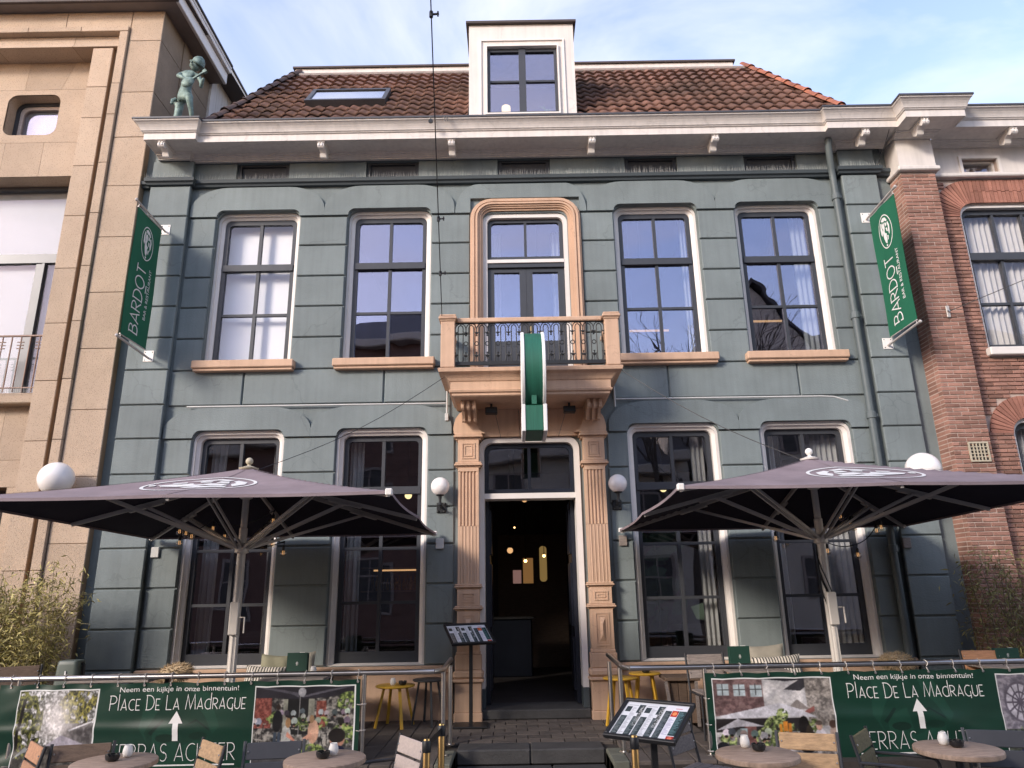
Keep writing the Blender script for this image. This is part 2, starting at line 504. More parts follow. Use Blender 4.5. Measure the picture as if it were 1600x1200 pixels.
    def sphere(s, c, rad, n=20, k=12, sq=(1, 1, 1)):
        prof = [(max(1e-4, math.sin(PI * i / k)) * rad, -math.cos(PI * i / k) * rad) for i in range(k + 1)]
        o = len(s.v)
        s.lathe(prof, (0, 0, 0), n)
        for i in range(o, len(s.v)):
            v = s.v[i]
            s.v[i] = (c[0] + v[0] * sq[0], c[1] + v[1] * sq[1], c[2] + v[2] * sq[2])
        return s
    def skin(s, loops, close=False):
        """surface between successive equal-length point rows"""
        k = len(loops[0])
        vs = [q for l in loops for q in l]
        fs = []
        for i in range(len(loops) - 1):
            for j in range(k if close else k - 1):
                fs.append((i * k + j, i * k + (j + 1) % k, (i + 1) * k + (j + 1) % k, (i + 1) * k + j))
        return s.add(vs, fs)
    def bar(s, a, b, w, h, up=(0, 0, 1)):
        """rectangular bar from a to b"""
        a, b = Vector(a), Vector(b)
        t = (b - a).normalized()
        u = t.cross(Vector(up))
        if u.length < 1e-4:
            u = t.cross(Vector((0, 1, 0)))
        u.normalize()
        v = u.cross(t)
        vs = [q + u * (i * w / 2) + v * (j * h / 2) for q in (a, b) for i, j in ((-1, -1), (1, -1), (1, 1), (-1, 1))]
        return s.add(vs, [(0, 1, 2, 3), (4, 7, 6, 5), (0, 4, 5, 1), (1, 5, 6, 2), (2, 6, 7, 3), (3, 7, 4, 0)])
    def xform(s, mtx, start=0):
        for i in range(start, len(s.v)):
            s.v[i] = tuple(mtx @ Vector(s.v[i]))
        return s
    def mesh(s, name, material, off=(0, 0, 0), smooth=False):
        me = bpy.data.meshes.new(name)
        me.from_pydata([(v[0] - off[0], v[1] - off[1], v[2] - off[2]) for v in s.v], [], s.f)
        me.materials.append(material)
        bm = bmesh.new()
        bm.from_mesh(me)
        bmesh.ops.recalc_face_normals(bm, faces=bm.faces)
        bm.to_mesh(me)
        bm.free()
        if smooth:
            sharp_smooth(me)
        me.update()
        return me
    def build(s, name, material, parent=None, smooth=False, loc=None):
        T = wloc(parent) if parent is not None else Vector(loc or (0, 0, 0))
        me = s.mesh(name, material, T, smooth)
        o = bpy.data.objects.new(name, me)
        COL.objects.link(o)
        if parent is not None:
            o.parent = parent
        else:
            o.location = T
        return o

def sharp_smooth(me, ang=38):
    for q in me.polygons:
        q.use_smooth = True
    bm = bmesh.new()
    bm.from_mesh(me)
    for e in bm.edges:
        if len(e.link_faces) == 2 and e.calc_face_angle(0) > R(ang):
            e.smooth = False
    bm.to_mesh(me)
    bm.free()

def wloc(o):
    t = Vector((0, 0, 0))
    while o is not None:
        t = t + o.location
        o = o.parent
    return t

def inst(name, me, parent, loc, rot=None, scale=None):
    o = bpy.data.objects.new(name, me)
    COL.objects.link(o)
    o.parent = parent
    o.location = Vector(loc) - (wloc(parent) if parent else Vector((0, 0, 0)))
    if rot is not None:
        o.rotation_euler = rot
    if scale is not None:
        o.scale = scale
    return o

def tag(o, label, cat, group=None, kind=None):
    o['label'] = label
    if cat:
        o['category'] = cat
    if group:
        o['group'] = group
    if kind:
        o['kind'] = kind
    return o

def thing(name, label, cat, loc=(0, 0, 0), group=None):
    o = bpy.data.objects.new(name, None)
    o.empty_display_size = 0.2
    COL.objects.link(o)
    o.location = loc
    return tag(o, label, cat, group)

def struct(o):
    o['kind'] = 'structure'
    return o

def copy_tree(o, parent=None):
    c = o.copy()
    COL.objects.link(c)
    if parent is not None:
        c.parent = parent
    for ch in list(o.children):
        copy_tree(ch, c)
    return c

def rr(x0, x1, z0, z1, rad, n=6):
    """rectangle with rounded top corners (z0 bottom)"""
    pts = [(x0, z0), (x1, z0)]
    for i in range(n + 1):
        a = PI / 2 * i / n
        pts.append((x1 - rad + rad * math.cos(a), z1 - rad + rad * math.sin(a)))
    for i in range(n + 1):
        a = PI / 2 + PI / 2 * i / n
        pts.append((x0 + rad + rad * math.cos(a), z1 - rad + rad * math.sin(a)))
    return pts

def rr4(x0, x1, z0, z1, rad, n=6):
    pts = []
    for cx, cz, a0 in ((x1 - rad, z0 + rad, -PI / 2), (x1 - rad, z1 - rad, 0), (x0 + rad, z1 - rad, PI / 2), (x0 + rad, z0 + rad, PI)):
        for i in range(n + 1):
            a = a0 + PI / 2 * i / n
            pts.append((cx + rad * math.cos(a), cz + rad * math.sin(a)))
    return pts

# text -> 2-D polygons
_tc = {}
def text_mesh(txt):
    cu = bpy.data.curves.new('text', 'FONT')
    cu.body = txt
    cu.size = 1.0
    o = bpy.data.objects.new('text', cu)
    COL.objects.link(o)
    dg = bpy.context.evaluated_depsgraph_get()
    me = o.evaluated_get(dg).to_mesh()
    vs = [(v.co.x, v.co.y) for v in me.vertices]
    fs = [tuple(q.vertices) for q in me.polygons]
    o.evaluated_get(dg).to_mesh_clear()
    bpy.data.objects.remove(o)
    bpy.data.curves.remove(cu)
    return vs, fs

def fit(vs, x0, x1, z0, z1):
    xs, ys = [v[0] for v in vs], [v[1] for v in vs]
    ax, bx, ay, by = min(xs), max(xs), min(ys), max(ys)
    return [(x0 + (v[0] - ax) / (bx - ax) * (x1 - x0), z0 + (v[1] - ay) / (by - ay) * (z1 - z0)) for v in vs]

def arc(cx, cy, rx, ry, a0, a1, n=10):
    return [(cx + rx * math.cos(R(a0 + (a1 - a0) * i / n)), cy + ry * math.sin(R(a0 + (a1 - a0) * i / n))) for i in range(n + 1)]

# thin art-deco stroke letters, cap height 1: (width, strokes)
GL = {
    'A': (0.66, [[(0, 0), (0.33, 1), (0.66, 0)], [(0.14, 0.26), (0.54, 0.26)]]),
    'B': (0.56, [[(0, 0), (0, 1)] , [(-0.1, 1)] + arc(0.22, 0.77, 0.26, 0.23, 90, -90) + [(0.02, 0.54)], [(0.05, 0.54)] + arc(0.22, 0.27, 0.34, 0.27, 90, -90) + [(-0.06, 0)]]),
    'C': (0.62, [arc(0.42, 0.5, 0.42, 0.5, 60, 300, 16)]),
    'D': (0.64, [[(0, 0), (0, 1)], [(-0.08, 1)] + arc(0.16, 0.5, 0.48, 0.5, 90, -90, 14) + [(-0.08, 0)]]),
    'd': (0.52, [[(0.5, 0), (0.5, 1.12)], arc(0.3, 0.34, 0.3, 0.34, 60, 300, 14) + [(0.48, 0.02)]]),
    'E': (0.46, [[(0.46, 1), (0, 1), (0, 0), (0.46, 0)], [(0.03, 0.42), (0.38, 0.42)]]),
    'G': (0.68, [arc(0.42, 0.5, 0.42, 0.5, 58, 300, 16), [(0.66, -0.2), (0.66, 0.46)]]),
    'H': (0.62, [[(0, 0), (0, 1)], [(0.62, 0), (0.62, 1)], [(0.03, 0.42), (0.59, 0.42)]]),
    'L': (0.46, [[(0, 1), (0, 0), (0.46, 0)]]),
    'l': (0.12, [[(0.05, 0), (0.05, 1.12)]]),
    'M': (0.84, [[(0, 0), (0.12, 1), (0.42, 0.05), (0.72, 1), (0.84, 0)]]),
    'N': (0.66, [[(0, 0), (0, 1), (0.66, 0), (0.66, 1)]]),
    'O': (0.80, [arc(0.4, 0.5, 0.4, 0.5, 90, 450, 24)]),
    'P': (0.52, [[(0, 0), (0, 1)], [(-0.08, 1)] + arc(0.22, 0.73, 0.30, 0.27, 90, -90) + [(0.03, 0.46)]]),
    'R': (0.58, [[(0, 0), (0, 1)], [(-0.08, 1)] + arc(0.22, 0.73, 0.30, 0.27, 90, -90) + [(0.03, 0.46)], [(0.18, 0.44), (0.58, 0)]]),
    'S': (0.50, [arc(0.25, 0.75, 0.23, 0.25, 40, 270, 12) + arc(0.25, 0.25, 0.25, 0.25, 90, -140, 12)]),
    'T': (0.60, [[(0, 1), (0.6, 1)], [(0.3, 0.97), (0.3, 0)]]),
    'U': (0.60, [[(0, 1), (0, 0.3)] + arc(0.3, 0.3, 0.3, 0.3, 180, 360, 12) + [(0.6, 1)]]),
    '&': (0.6, [arc(0.28, 0.78, 0.18, 0.22, -60, 240, 12) + [(0.6, 0)], arc(0.26, 0.27, 0.26, 0.27, 100, 380, 12)]),
}
def ribbon(pts, wd):
    k = len(pts)
    Lf, Rt = [], []
    for i in range(k):
        a = Vector(pts[max(i - 1, 0)]); b = Vector(pts[i]); c = Vector(pts[min(i + 1, k - 1)])
        d0 = (b - a).normalized() if i > 0 else (c - b).normalized()
        d1 = (c - b).normalized() if i < k - 1 else d0
        n0, n1 = Vector((-d0.y, d0.x)), Vector((-d1.y, d1.x))
        nn = (n0 + n1)
        if nn.length < 1e-4:
            nn = n0
        nn.normalize()
        s_ = wd / 2 / max(0.35, nn.dot(n0))
        Lf.append(b + nn * s_)
        Rt.append(b - nn * s_)
    vs = [tuple(q) for q in Lf] + [tuple(q) for q in Rt]
    fs = [(i, i + 1, k + i + 1, k + i) for i in range(k - 1)]
    return vs, fs

def deco(txt, wd=0.085, gap=0.16, small=0.68, caps_first=True):
    """returns polygons [(verts2d, faces)] of a line; lower cap letters follow the first letter of a word"""
    polys, x = [], 0
    first = True
    for ch in txt:
        if ch == ' ':
            x += 0.42
            first = True
            continue
        sc_ = 1.0 if (first or not caps_first or ch in 'dl') else small
        wl, strokes = GL[ch]
        for st in strokes:
            vs, fs = ribbon([(x + a * sc_, b * sc_) for a, b in st], wd)
            polys.append((vs, fs))
        x += wl * sc_ + gap
        first = False
    return polys, x - gap

def place_polys(mb, polys, fn, step=0.0):
    """fn(u, v, lift) -> world point"""
    for k, (vs, fs) in enumerate(polys):
        mb.add([fn(a, b, (k % 4) * step) for a, b in vs], fs)

# generic oval emblem with a stylised wavy-haired head: ring + patches (unit: height 2)
def emblem():
    polys = []
    ring_o = arc(0, 0, 0.80, 1.0, 0, 360, 40)
    ring_i = arc(0, 0, 0.74, 0.94, 0, 360, 40)
    k = len(ring_o)
    polys.append((ring_o + ring_i, [(i, i + 1, k + i + 1, k + i) for i in range(k - 1)]))
    blobs = [
        [(-0.30, 0.72), (-0.05, 0.84), (0.22, 0.78), (0.40, 0.55), (0.30, 0.50), (0.12, 0.62), (-0.02, 0.58), (-0.22, 0.66)],
        [(-0.52, 0.30), (-0.42, 0.62), (-0.24, 0.60), (-0.34, 0.36), (-0.26, 0.12), (-0.40, -0.16), (-0.52, -0.02)],
        [(0.44, 0.46), (0.54, 0.20), (0.50, -0.12), (0.40, -0.34), (0.34, -0.06), (0.40, 0.18), (0.32, 0.40)],
        [(-0.24, 0.50), (0.00, 0.54), (0.02, 0.20), (-0.08, -0.02), (0.02, -0.12), (0.14, -0.16), (0.06, -0.34), (0.10, -0.52), (0.00, -0.74), (-0.16, -0.62), (-0.28, -0.30), (-0.30, 0.04), (-0.18, 0.16), (-0.28, 0.32)],
        [(0.08, 0.50), (0.26, 0.44), (0.28, 0.28), (0.10, 0.26)],
        [(0.12, 0.16), (0.28, 0.14), (0.30, -0.10), (0.18, -0.06)],
        [(-0.10, -0.76), (0.06, -0.80), (0.02, -0.90), (-0.12, -0.86)],
        [(0.16, -0.30), (0.30, -0.34), (0.22, -0.60), (0.14, -0.50)],
    ]
    for bl in blobs:
        tri = tessellate_polygon([[Vector((a, b, 0)) for a, b in bl]])
        polys.append((bl, [tuple(t) for t in tri]))
    return polys
EMB = emblem()

# ------------------------------------------------------------------ small numpy painter for flat prints
class Paint:
    def __init__(s, wpx, hpx, col):
        s.w, s.h = wpx, hpx
        s.a = np.ones((hpx, wpx, 3), np.float32) * np.array(col, np.float32)
        s.X, s.Y = np.meshgrid((np.arange(wpx) + 0.5) / wpx, (np.arange(hpx) + 0.5) / hpx)
    def mask_poly(s, pts):
        inside = np.zeros((s.h, s.w), bool)
        k = len(pts)
        for i in range(k):
            x0, y0 = pts[i]
            x1, y1 = pts[(i + 1) % k]
            if y0 == y1:
                continue
            c = ((y0 > s.Y) != (y1 > s.Y)) & (s.X < (x1 - x0) * (s.Y - y0) / (y1 - y0) + x0)
            inside ^= c
        return inside
    def fill(s, mk, col, alpha=1.0):
        s.a[mk] = s.a[mk] * (1 - alpha) + np.array(col, np.float32) * alpha
    def poly(s, pts, col, alpha=1.0):
        s.fill(s.mask_poly(pts), col, alpha)
    def rect(s, x0, x1, y0, y1, col, alpha=1.0):
        s.fill((s.X >= x0) & (s.X < x1) & (s.Y >= y0) & (s.Y < y1), col, alpha)
    def ell(s, cx, cy, rx, ry, col, alpha=1.0):
        s.fill(((s.X - cx) / rx) ** 2 + ((s.Y - cy) / ry) ** 2 < 1, col, alpha)
    def noise(s, cell, seed):
        g = np.random.default_rng(seed)
        gw, gh = max(2, int(s.w / cell) + 2), max(2, int(s.h / cell) + 2)
        t = g.random((gh, gw)).astype(np.float32)
        xi = s.X * (gw - 1.001)
        yi = s.Y * (gh - 1.001)
        x0, y0 = xi.astype(int), yi.astype(int)
        fx, fy = xi - x0, yi - y0
        return (t[y0, x0] * (1 - fx) * (1 - fy) + t[y0, x0 + 1] * fx * (1 - fy) + t[y0 + 1, x0] * (1 - fx) * fy + t[y0 + 1, x0 + 1] * fx * fy)
    def speckle(s, mk, c0, c1, cell, seed):
        n = s.noise(cell, seed) * 0.6 + s.noise(cell / 2.5, seed + 1) * 0.4
        n = np.clip((n - 0.3) / 0.4, 0, 1)[..., None]
        col = np.array(c0, np.float32) * (1 - n) + np.array(c1, np.float32) * n
        s.a[mk] = col[mk]
    def all(s):
        return np.ones((s.h, s.w), bool)
    def person(s, x, y, h, top, hair=(0.1, 0.07, 0.05), skin=(0.72, 0.5, 0.42)):
        ar = s.h / s.w
        s.ell(x, y + 0.52 * h, 0.42 * h * ar, 0.46 * h, top)
        s.ell(x, y, 0.17 * h * ar, 0.2 * h, skin)
        s.ell(x, y + 0.07 * h, 0.19 * h * ar, 0.16 * h, hair)
    def paste(s, other, x0, x1, y0, y1):
        px0, px1, py0, py1 = int(x0 * s.w), int(x1 * s.w), int(y0 * s.h), int(y1 * s.h)
        xs = np.clip(((np.arange(px0, px1) - px0) / max(1, px1 - px0) * other.w).astype(int), 0, other.w - 1)
        ys = np.clip(((np.arange(py0, py1) - py0) / max(1, py1 - py0) * other.h).astype(int), 0, other.h - 1)
        cx0 = max(0, -px0)
        ce = min(px1, s.w) - px0
        s.a[py0:py1, px0 + cx0:px0 + ce] = other.a[np.ix_(ys, xs[cx0:ce])]
    def photo_finish(s, seed):
        lum = 0.72 + 0.42 * s.noise(14, seed) * 0.6 + 0.30 * s.noise(4, seed + 1) * 0.6
        s.a = s.a * lum[..., None]
        g = s.a.mean(axis=2, keepdims=True)
        s.a = np.clip(g + (s.a - g) * 0.8, 0, 1)
        for ax in (0, 1):
            s.a = (np.roll(s.a, 1, ax) + 2 * s.a + np.roll(s.a, -1, ax)) / 4
        s.a = np.clip(s.a * (0.94 + 0.12 * s.noise(2, seed + 2)[..., None]), 0, 1)
        return s
    def image(s, name):
        im = bpy.data.images.new(name, s.w, s.h)
        px = np.ones((s.h, s.w, 4), np.float32)
        px[..., :3] = np.clip(s.a, 0, 1)
        im.pixels.foreach_set(px.ravel())
        im.update()
        im.pack()
        return im

def print_mat(name, im, rough=0.45, spec=0.4, coat=0.0):
    mt = bpy.data.materials.new(name)
    n, b = nodes_of(mt)
    t = n.nodes.new('ShaderNodeTexImage')
    t.image = im
    t.extension = 'EXTEND'
    n.links.new(t.outputs[0], b.inputs['Base Color'])
    b.inputs['Roughness'].default_value = rough
    b.inputs['Specular IOR Level'].default_value = spec
    b.inputs['Coat Weight'].default_value = coat
    return mt

# ================================================================== GROUND
g = MB()
g.box(-150, 150, -150, 60, -0.9, -0.33)
struct(g.build('street', M['street']))
g = MB()
STL, STR = -0.90, 0.66                     # sides of the entrance steps cut into the terrace
g.box(-9.5, STL, -2.46, 0.6, -0.40, -0.035)
g.box(STR, 9.5, -2.46, 0.6, -0.40, -0.035)
g.box(STL, STR, -1.50, 0.6, -0.40, -0.035)
terrace = struct(g.build('terrace', M['paver_joint']))
# kerb stones along the step cut and the front edge
for (x0, x1, y0, y1) in ((STL - 0.16, STL, -2.47, -1.86), (STR, STR + 0.16, -2.47, -1.86)):
    for k in range(2):
        a = y0 + (y1 - y0) * k / 2
        b = y0 + (y1 - y0) * (k + 1) / 2
        q = MB(); q.bbox(x0, x1, a + 0.003, b - 0.003, -0.40, 0.004, 0.012)
        q.build('kerb_stone', M['terrace_side'], terrace)
# pavers: long clay slabs on both sides, laid lengthways to the house
pv = {}
def paver(x0, x1, y0, y1):
    key = (round(x1 - x0, 3), round(y1 - y0, 3))
    if key not in pv:
        q = MB()
        hx, hy = key[0] / 2 - 0.004, key[1] / 2 - 0.004
        q.bbox(-hx, hx, -hy, hy, -0.04, 0.0, 0.006)
        pv[key] = q.mesh('paver', M['paver'])
    inst('paver', pv[key], terrace, ((x0 + x1) / 2, (y0 + y1) / 2, random.uniform(-0.003, 0.002)), (R(random.uniform(-.25, .25)), R(random.uniform(-.25, .25)), R(random.uniform(-.3, .3))))
for c in range(6):
    x0 = STL - 0.16 - 0.21 * (c + 1)
    off = 0.31 if c % 2 else 0.0
    y = -2.46
    first = True
    while y < 0.0:
        ln = 0.31 if (first and c % 2) else 0.62
        first = False
        paver(x0, x0 + 0.21, y, min(y + ln, 0.02))
        y += ln
for c in range(5):
    x0 = STR + 0.16 + 0.21 * c
    y = -2.46
    first = True
    while y < 0.0:
        ln = 0.31 if (first and c % 2) else 0.62
        first = False
        paver(x0, x0 + 0.21, y, min(y + ln, 0.02))
        y += ln
# landing in front of the door: smaller pavers in staggered courses
for rw in range(7):
    y0 = -1.50 + rw * 0.215
    x = -1.06
    off = 0.13 if rw % 2 else 0.0
    first = True
    while x < 0.80:
        ln = 0.13 if (first and off) else 0.265
        first = False
        if not ((x + ln < STL - 0.001 or x > STR) and y0 < -1.86):
            paver(x, min(x + ln, 0.82), y0, y0 + 0.215)
        x += ln
# bluestone steps
st = thing('entrance_steps', 'dark bluestone entrance steps in front of the open doorway', 'steps', ((STL + STR) / 2, -1.7, -0.33))
for (y0, y1, z0, z1, xs) in ((-1.86, -1.503, -0.145, 0.002, (-0.895, -0.12, 0.655)), (-2.28, -1.84, -0.33, -0.150, (-0.895, 0.10, 0.655))):
    for a, b in zip(xs[:-1], xs[1:]):
        q = MB(); q.bbox(a + 0.003, b - 0.003, y0, y1, z0, z1, 0.014)
        q.build('step_stone', M['bluestone'], st)

# ================================================================== TOWNHOUSE
house = thing('townhouse', 'grey-green plastered townhouse with a white cornice, tiled roof and peach balcony over its doorway', 'house', (0, 0, -0.33))
BAYS = [-4.20, -2.13, 2.05, 3.96]
WW = 0.655
EDGES = [-5.28, -3.165, -1.11, 0.98, 3.005, 4.99]
holes = []
for cx in BAYS:
    holes.append(rr(cx - WW, cx + WW, 4.90, 7.42, 0.16))
    holes.append(rr(cx - WW, cx + WW, 0.66, 3.87, 0.16))
holes.append(rr(-0.68, 0.66, 4.46, 7.32, 0.16))
holes.append(rr(-0.76, 0.70, -0.3, 3.68, 0.16)[0:])
VENTS = [-4.21, -2.12, 0.0, 2.05, 3.98]
for cx in VENTS:
    holes.append([(cx - 0.425, 7.975), (cx + 0.425, 7.975), (cx + 0.425, 8.29), (cx - 0.425, 8.29)])
wl = MB()
wl.plate([(-6.12, -0.33), (6.02, -0.33), (6.02, 8.74), (-6.12, 8.74)], [h if h[0][1] > -0.2 else h for h in holes if h[0][1] > -0.2 or True], 0.03, 0.42)
wall = wl.build('wall', M['stucco'], house)

blk_cache = {}
def block(x0, x1, z0, z1, yf, yb, name='stucco_block', mt='stucco', c=0.011, gap=0.011):
    w2, h2 = (x1 - x0) / 2 - gap, (z1 - z0) / 2 - gap
    key = (name, mt, round(w2, 3), round(h2, 3), round(yb - yf, 3))
    if key not in blk_cache:
        q = MB(); q.cbox(-w2, w2, 0, yb - yf, -h2, h2, c)
        blk_cache[key] = q.mesh(name, M[mt])
    return inst(name, blk_cache[key], house, ((x0 + x1) / 2, yf, (z0 + z1) / 2))
UP = [4.78, 5.28, 5.78, 6.28, 6.80, 7.30]
GR = [0.66, 1.17, 1.69, 2.22, 2.73, 3.24, 3.75]
piers = [(-5.28, BAYS[0] - WW), (BAYS[0] + WW, BAYS[1] - WW), (BAYS[1] + WW, None), (None, BAYS[2] - WW), (BAYS[2] + WW, BAYS[3] - WW), (BAYS[3] + WW, 5.0)]
for (a, b) in piers:
    for zz, ca, cb in ((UP, 0.86, -0.86), (GR, 1.09, -1.08)):
        x0 = ca if a is None else a
        x1 = cb if b is None else b
        for z0, z1 in zip(zz[:-1], zz[1:]):
            block(x0, x1, z0, z1, 0.0, 0.035)
# band between the floors, jointed under each window
xs = [-5.28, -4.2, -2.13, -1.20]
for s0 in (xs, [1.20, 2.05, 3.96, 5.0]):
    for a, b in zip(s0[:-1], s0[1:]):
        block(a, b, 4.24, 4.78, 0.0, 0.035)
# lobed lintel panels over every window
def lintel(bl, br, cx, hw, zj, ztop, zopen, centre=False):
    e = 0.58
    o = [(bl + 0.001, zj + 0.011)]
    zz = zj + 0.13
    n = 8
    for i in range(n + 1):
        a = PI - PI / 2 * i / n
        o.append((bl + 0.001 + e + e * math.cos(a), zz + (ztop - zz) * math.sin(a)))
    for i in range(n + 1):
        a = PI / 2 - PI / 2 * i / n
        o.append((br - 0.001 - e + e * math.cos(a), zz + (ztop - zz) * math.sin(a)))
    o.append((br - 0.001, zj + 0.011))
    notch = [(x, z) for x, z in rr(cx - hw, cx + hw, zj + 0.011, zopen, min(0.16, zopen - zj - 0.012))]
    n2 = [notch[1]] + notch[2:] + [notch[0]]
    o += n2
    q = MB(); q.plate(o, [], -0.024, 0.035)
    return q.build('lintel_panel', M['stucco'], house)
for i, cx in ((0, BAYS[0]), (1, BAYS[1]), (3, BAYS[2]), (4, BAYS[3])):
    lintel(EDGES[i], EDGES[i + 1], cx, WW, 7.30, 7.82, 7.42)
    lo, hi = EDGES[i], EDGES[i + 1]
    if i == 1: hi = -1.13
    if i == 3: lo = 1.13
    lintel(lo, hi, cx, WW, 3.75, 4.20, 3.87)
q = MB()
e = 0.36
o = [(-1.10, 7.31)] + [(-1.10 + e + e * math.cos(PI - PI / 2 * i / 8), 7.31 + 0.5 * math.sin(PI / 2 * i / 8)) for i in range(9)]
o += [(-a, b) for a, b in o[::-1]]
o = [(a if a < 0 else a * 0.97 / 1.10, b) for a, b in o]
o += [(0.86, 7.31), (0.86, 7.56), (-0.86, 7.56), (-0.86, 7.31)]
q.plate(o, [], -0.024, 0.035)
q.build('lintel_panel', M['stucco'], house)
# corner pilasters
for (x0, x1) in ((-5.94, -5.28), (5.02, 5.60)):
    q = MB(); q.box(x0 + 0.03, x1 - 0.03, -0.055, 0.05, -0.33, 8.36)
    q.build('corner_pilaster', M['stucco'], house)
    zs = [0.15, 0.66] + GR[1:] + [4.25] + UP[0:] + [7.84]
    for z0, z1 in zip(zs[:-1], zs[1:]):
        block(x0, x1, z0, z1, -0.085, -0.05)
    q = MB(); q.bbox(x0 - 0.01, x1 + 0.01, -0.10, 0.04, -0.33, 0.14, 0.012)
    q.build('pilaster_foot', M['stucco'], house)
    q = MB(); q.cbox(x0 + 0.005, x1 - 0.005, -0.075, -0.05, 7.97, 8.284, 0.01)
    q.build('pilaster_frieze', M['stucco'], house)
# string course (ledge) below the frieze, wrapping the pilasters
def sweep(prof, path_fn, name, mt, parent, smooth=False):
    q = MB()
    q.skin([path_fn(oo, z) for oo, z in prof])
    ob = q.build(name, M[mt], parent, smooth)
    return ob
def ledge_path(oo, z):
    P_ = []
    for (x, y) in ((-6.12, -oo), (-5.955 - oo * 0.6, -oo), (-5.955 - oo * 0.6, -oo - 0.09), (-5.265 + oo * 0.6, -oo - 0.09), (-5.265 + oo * 0.6, -oo), (5.005 - oo * 0.6, -oo), (5.005 - oo * 0.6, -oo - 0.09), (5.615 + oo * 0.6, -oo - 0.09), (5.615 + oo * 0.6, -oo), (6.02, -oo)):
        P_.append((x, y, z))
    return P_
sweep([(-0.03, 7.835), (0.03, 7.84), (0.045, 7.87), (0.075, 7.885), (0.085, 7.93), (0.06, 7.955), (-0.03, 7.965)], ledge_path, 'string_course', 'stucco_dark', house)
# bird spikes along the ledge: thousands of thin rods
q = MB()
x = -6.0
while x < 6.0:
    py = -0.145 if (x < -5.27 or 5.01 < x < 5.62) else -0.05
    h = random.uniform(0.07, 0.13)
    dx, dy = random.uniform(-.02, .02), random.uniform(-.035, .035)
    a = 0.0022
    q.add([(x - a, py, 7.955), (x + a, py - a, 7.955), (x + a, py + a, 7.955), (x + dx, py + dy, 7.955 + h)], [(0, 1, 2), (0, 1, 3), (1, 2, 3), (2, 0, 3)])
    x += random.uniform(0.012, 0.03)
sp = q.build('bird_spikes', M['spike'], house)
sp['kind'] = 'stuff'
# attic windows in the frieze
for cx in VENTS:
    q = MB()
    q.ring([(cx - 0.42, 7.98), (cx + 0.42, 7.98), (cx + 0.42, 8.285), (cx - 0.42, 8.285)], [(cx - 0.36, 8.02), (cx + 0.36, 8.02), (cx + 0.36, 8.25), (cx - 0.36, 8.25)], 0.07, 0.2)
    a = q.build('attic_window', M['sash'], house)
    q = MB(); q.box(cx - 0.365, cx + 0.365, 0.11, 0.116, 8.015, 8.255)
    q.build('pane', M['grey_metal'], a)

# cornice with break-fronts over the pilasters
BRK = 0.09
def corn_path(oo, z):
    e = max(0.0, oo - 0.45) * 0.9
    pts = [(-5.84 - e, 0.05), (-5.84 - e, -oo - BRK), (-5.36 + 0.62 * oo, -oo - BRK), (-5.36 + 0.62 * oo, -oo),
           (5.03 - 0.72 * oo, -oo), (5.03 - 0.72 * oo, -oo - BRK), (5.76 + e, -oo - BRK), (5.76 + e, 0.05)]
    return [(x, y, z) for x, y in pts]
prof = [(0.0, 8.285), (0.045, 8.285), (0.05, 8.30), (0.07, 8.305), (0.085, 8.32), (0.11, 8.328), (0.115, 8.342), (0.14, 8.346), (0.145, 8.36),
        (0.45, 8.362), (0.465, 8.35), (0.48, 8.35), (0.48, 8.462), (0.50, 8.466), (0.505, 8.48), (0.52, 8.485), (0.525, 8.50),
        (0.54, 8.53), (0.562, 8.562), (0.592, 8.592), (0.612, 8.602), (0.618, 8.626), (0.58, 8.63), (0.0, 8.64)]
CORN = prof
cornice = sweep(prof, corn_path, 'cornice', 'white', house)
q = MB()
lo = [corn_path(0.622, 8.622), corn_path(0.632, 8.622), corn_path(0.632, 8.65), corn_path(0.48, 8.655)]
q.skin(lo)
q.build('gutter_edge', M['gutter'], house)
# scroll brackets under the soffit
def bracket_mesh(mt):
    q = MB()
    prof = [(-0.44, 8.333), (-0.44, 8.30)] + [(-0.42 + 0.045 * math.cos(R(a)), 8.275 + 0.045 * math.sin(R(a)) - 0.02) for a in range(150, 300, 25)] + [(-0.36, 8.255), (-0.30, 8.215)] + [(-0.25 + 0.035 * math.cos(R(a)), 8.20 + 0.035 * math.sin(R(a)) - 0.02) for a in range(190, 340, 30)] + [(-0.16, 8.20), (-0.16, 8.333)]
    lft = [(-0.05, y, z) for y, z in prof]
    q.skin([lft, [(0.05, y, z) for y, z in prof]], close=True)
    for sgn in (-0.05, 0.05):
        tri = tessellate_polygon([[Vector((y, z, 0)) for y, z in prof]])
        q.add([(sgn, y, z) for y, z in prof], [tuple(t) for t in tri])
    q.box(-0.062, 0.062, -0.455, -0.14, 8.308, 8.336)
    for xx in (-0.022, 0.022):
        q.bar((xx, -0.468, 8.24), (xx, -0.468, 8.30), 0.012, 0.012)
    return q.mesh('bracket', M[mt])
bm_ = bracket_mesh('white_frame')
for x, dy in ((-5.60, -BRK), (-3.16, 0), (-1.13, 0), (1.06, 0), (2.98, 0), (5.28, -BRK)):
    inst('bracket', bm_, house, (x, dy, 0.027))
# small shackle hanging from the gutter
q = MB()
for x in (-1.44, -1.22, -1.18):
    q.bar((x, -0.65, 8.62), (x + 0.01, -0.655, 8.53 if x > -1.4 else 8.57), 0.012, 0.012)
q.lathe([(0.005, -0.012), (0.035, -0.012), (0.035, 0.012), (0.005, 0.012)], (-1.43, -0.655, 8.53), 12, axis='y')
q.build('shackle', M['iron'], house)

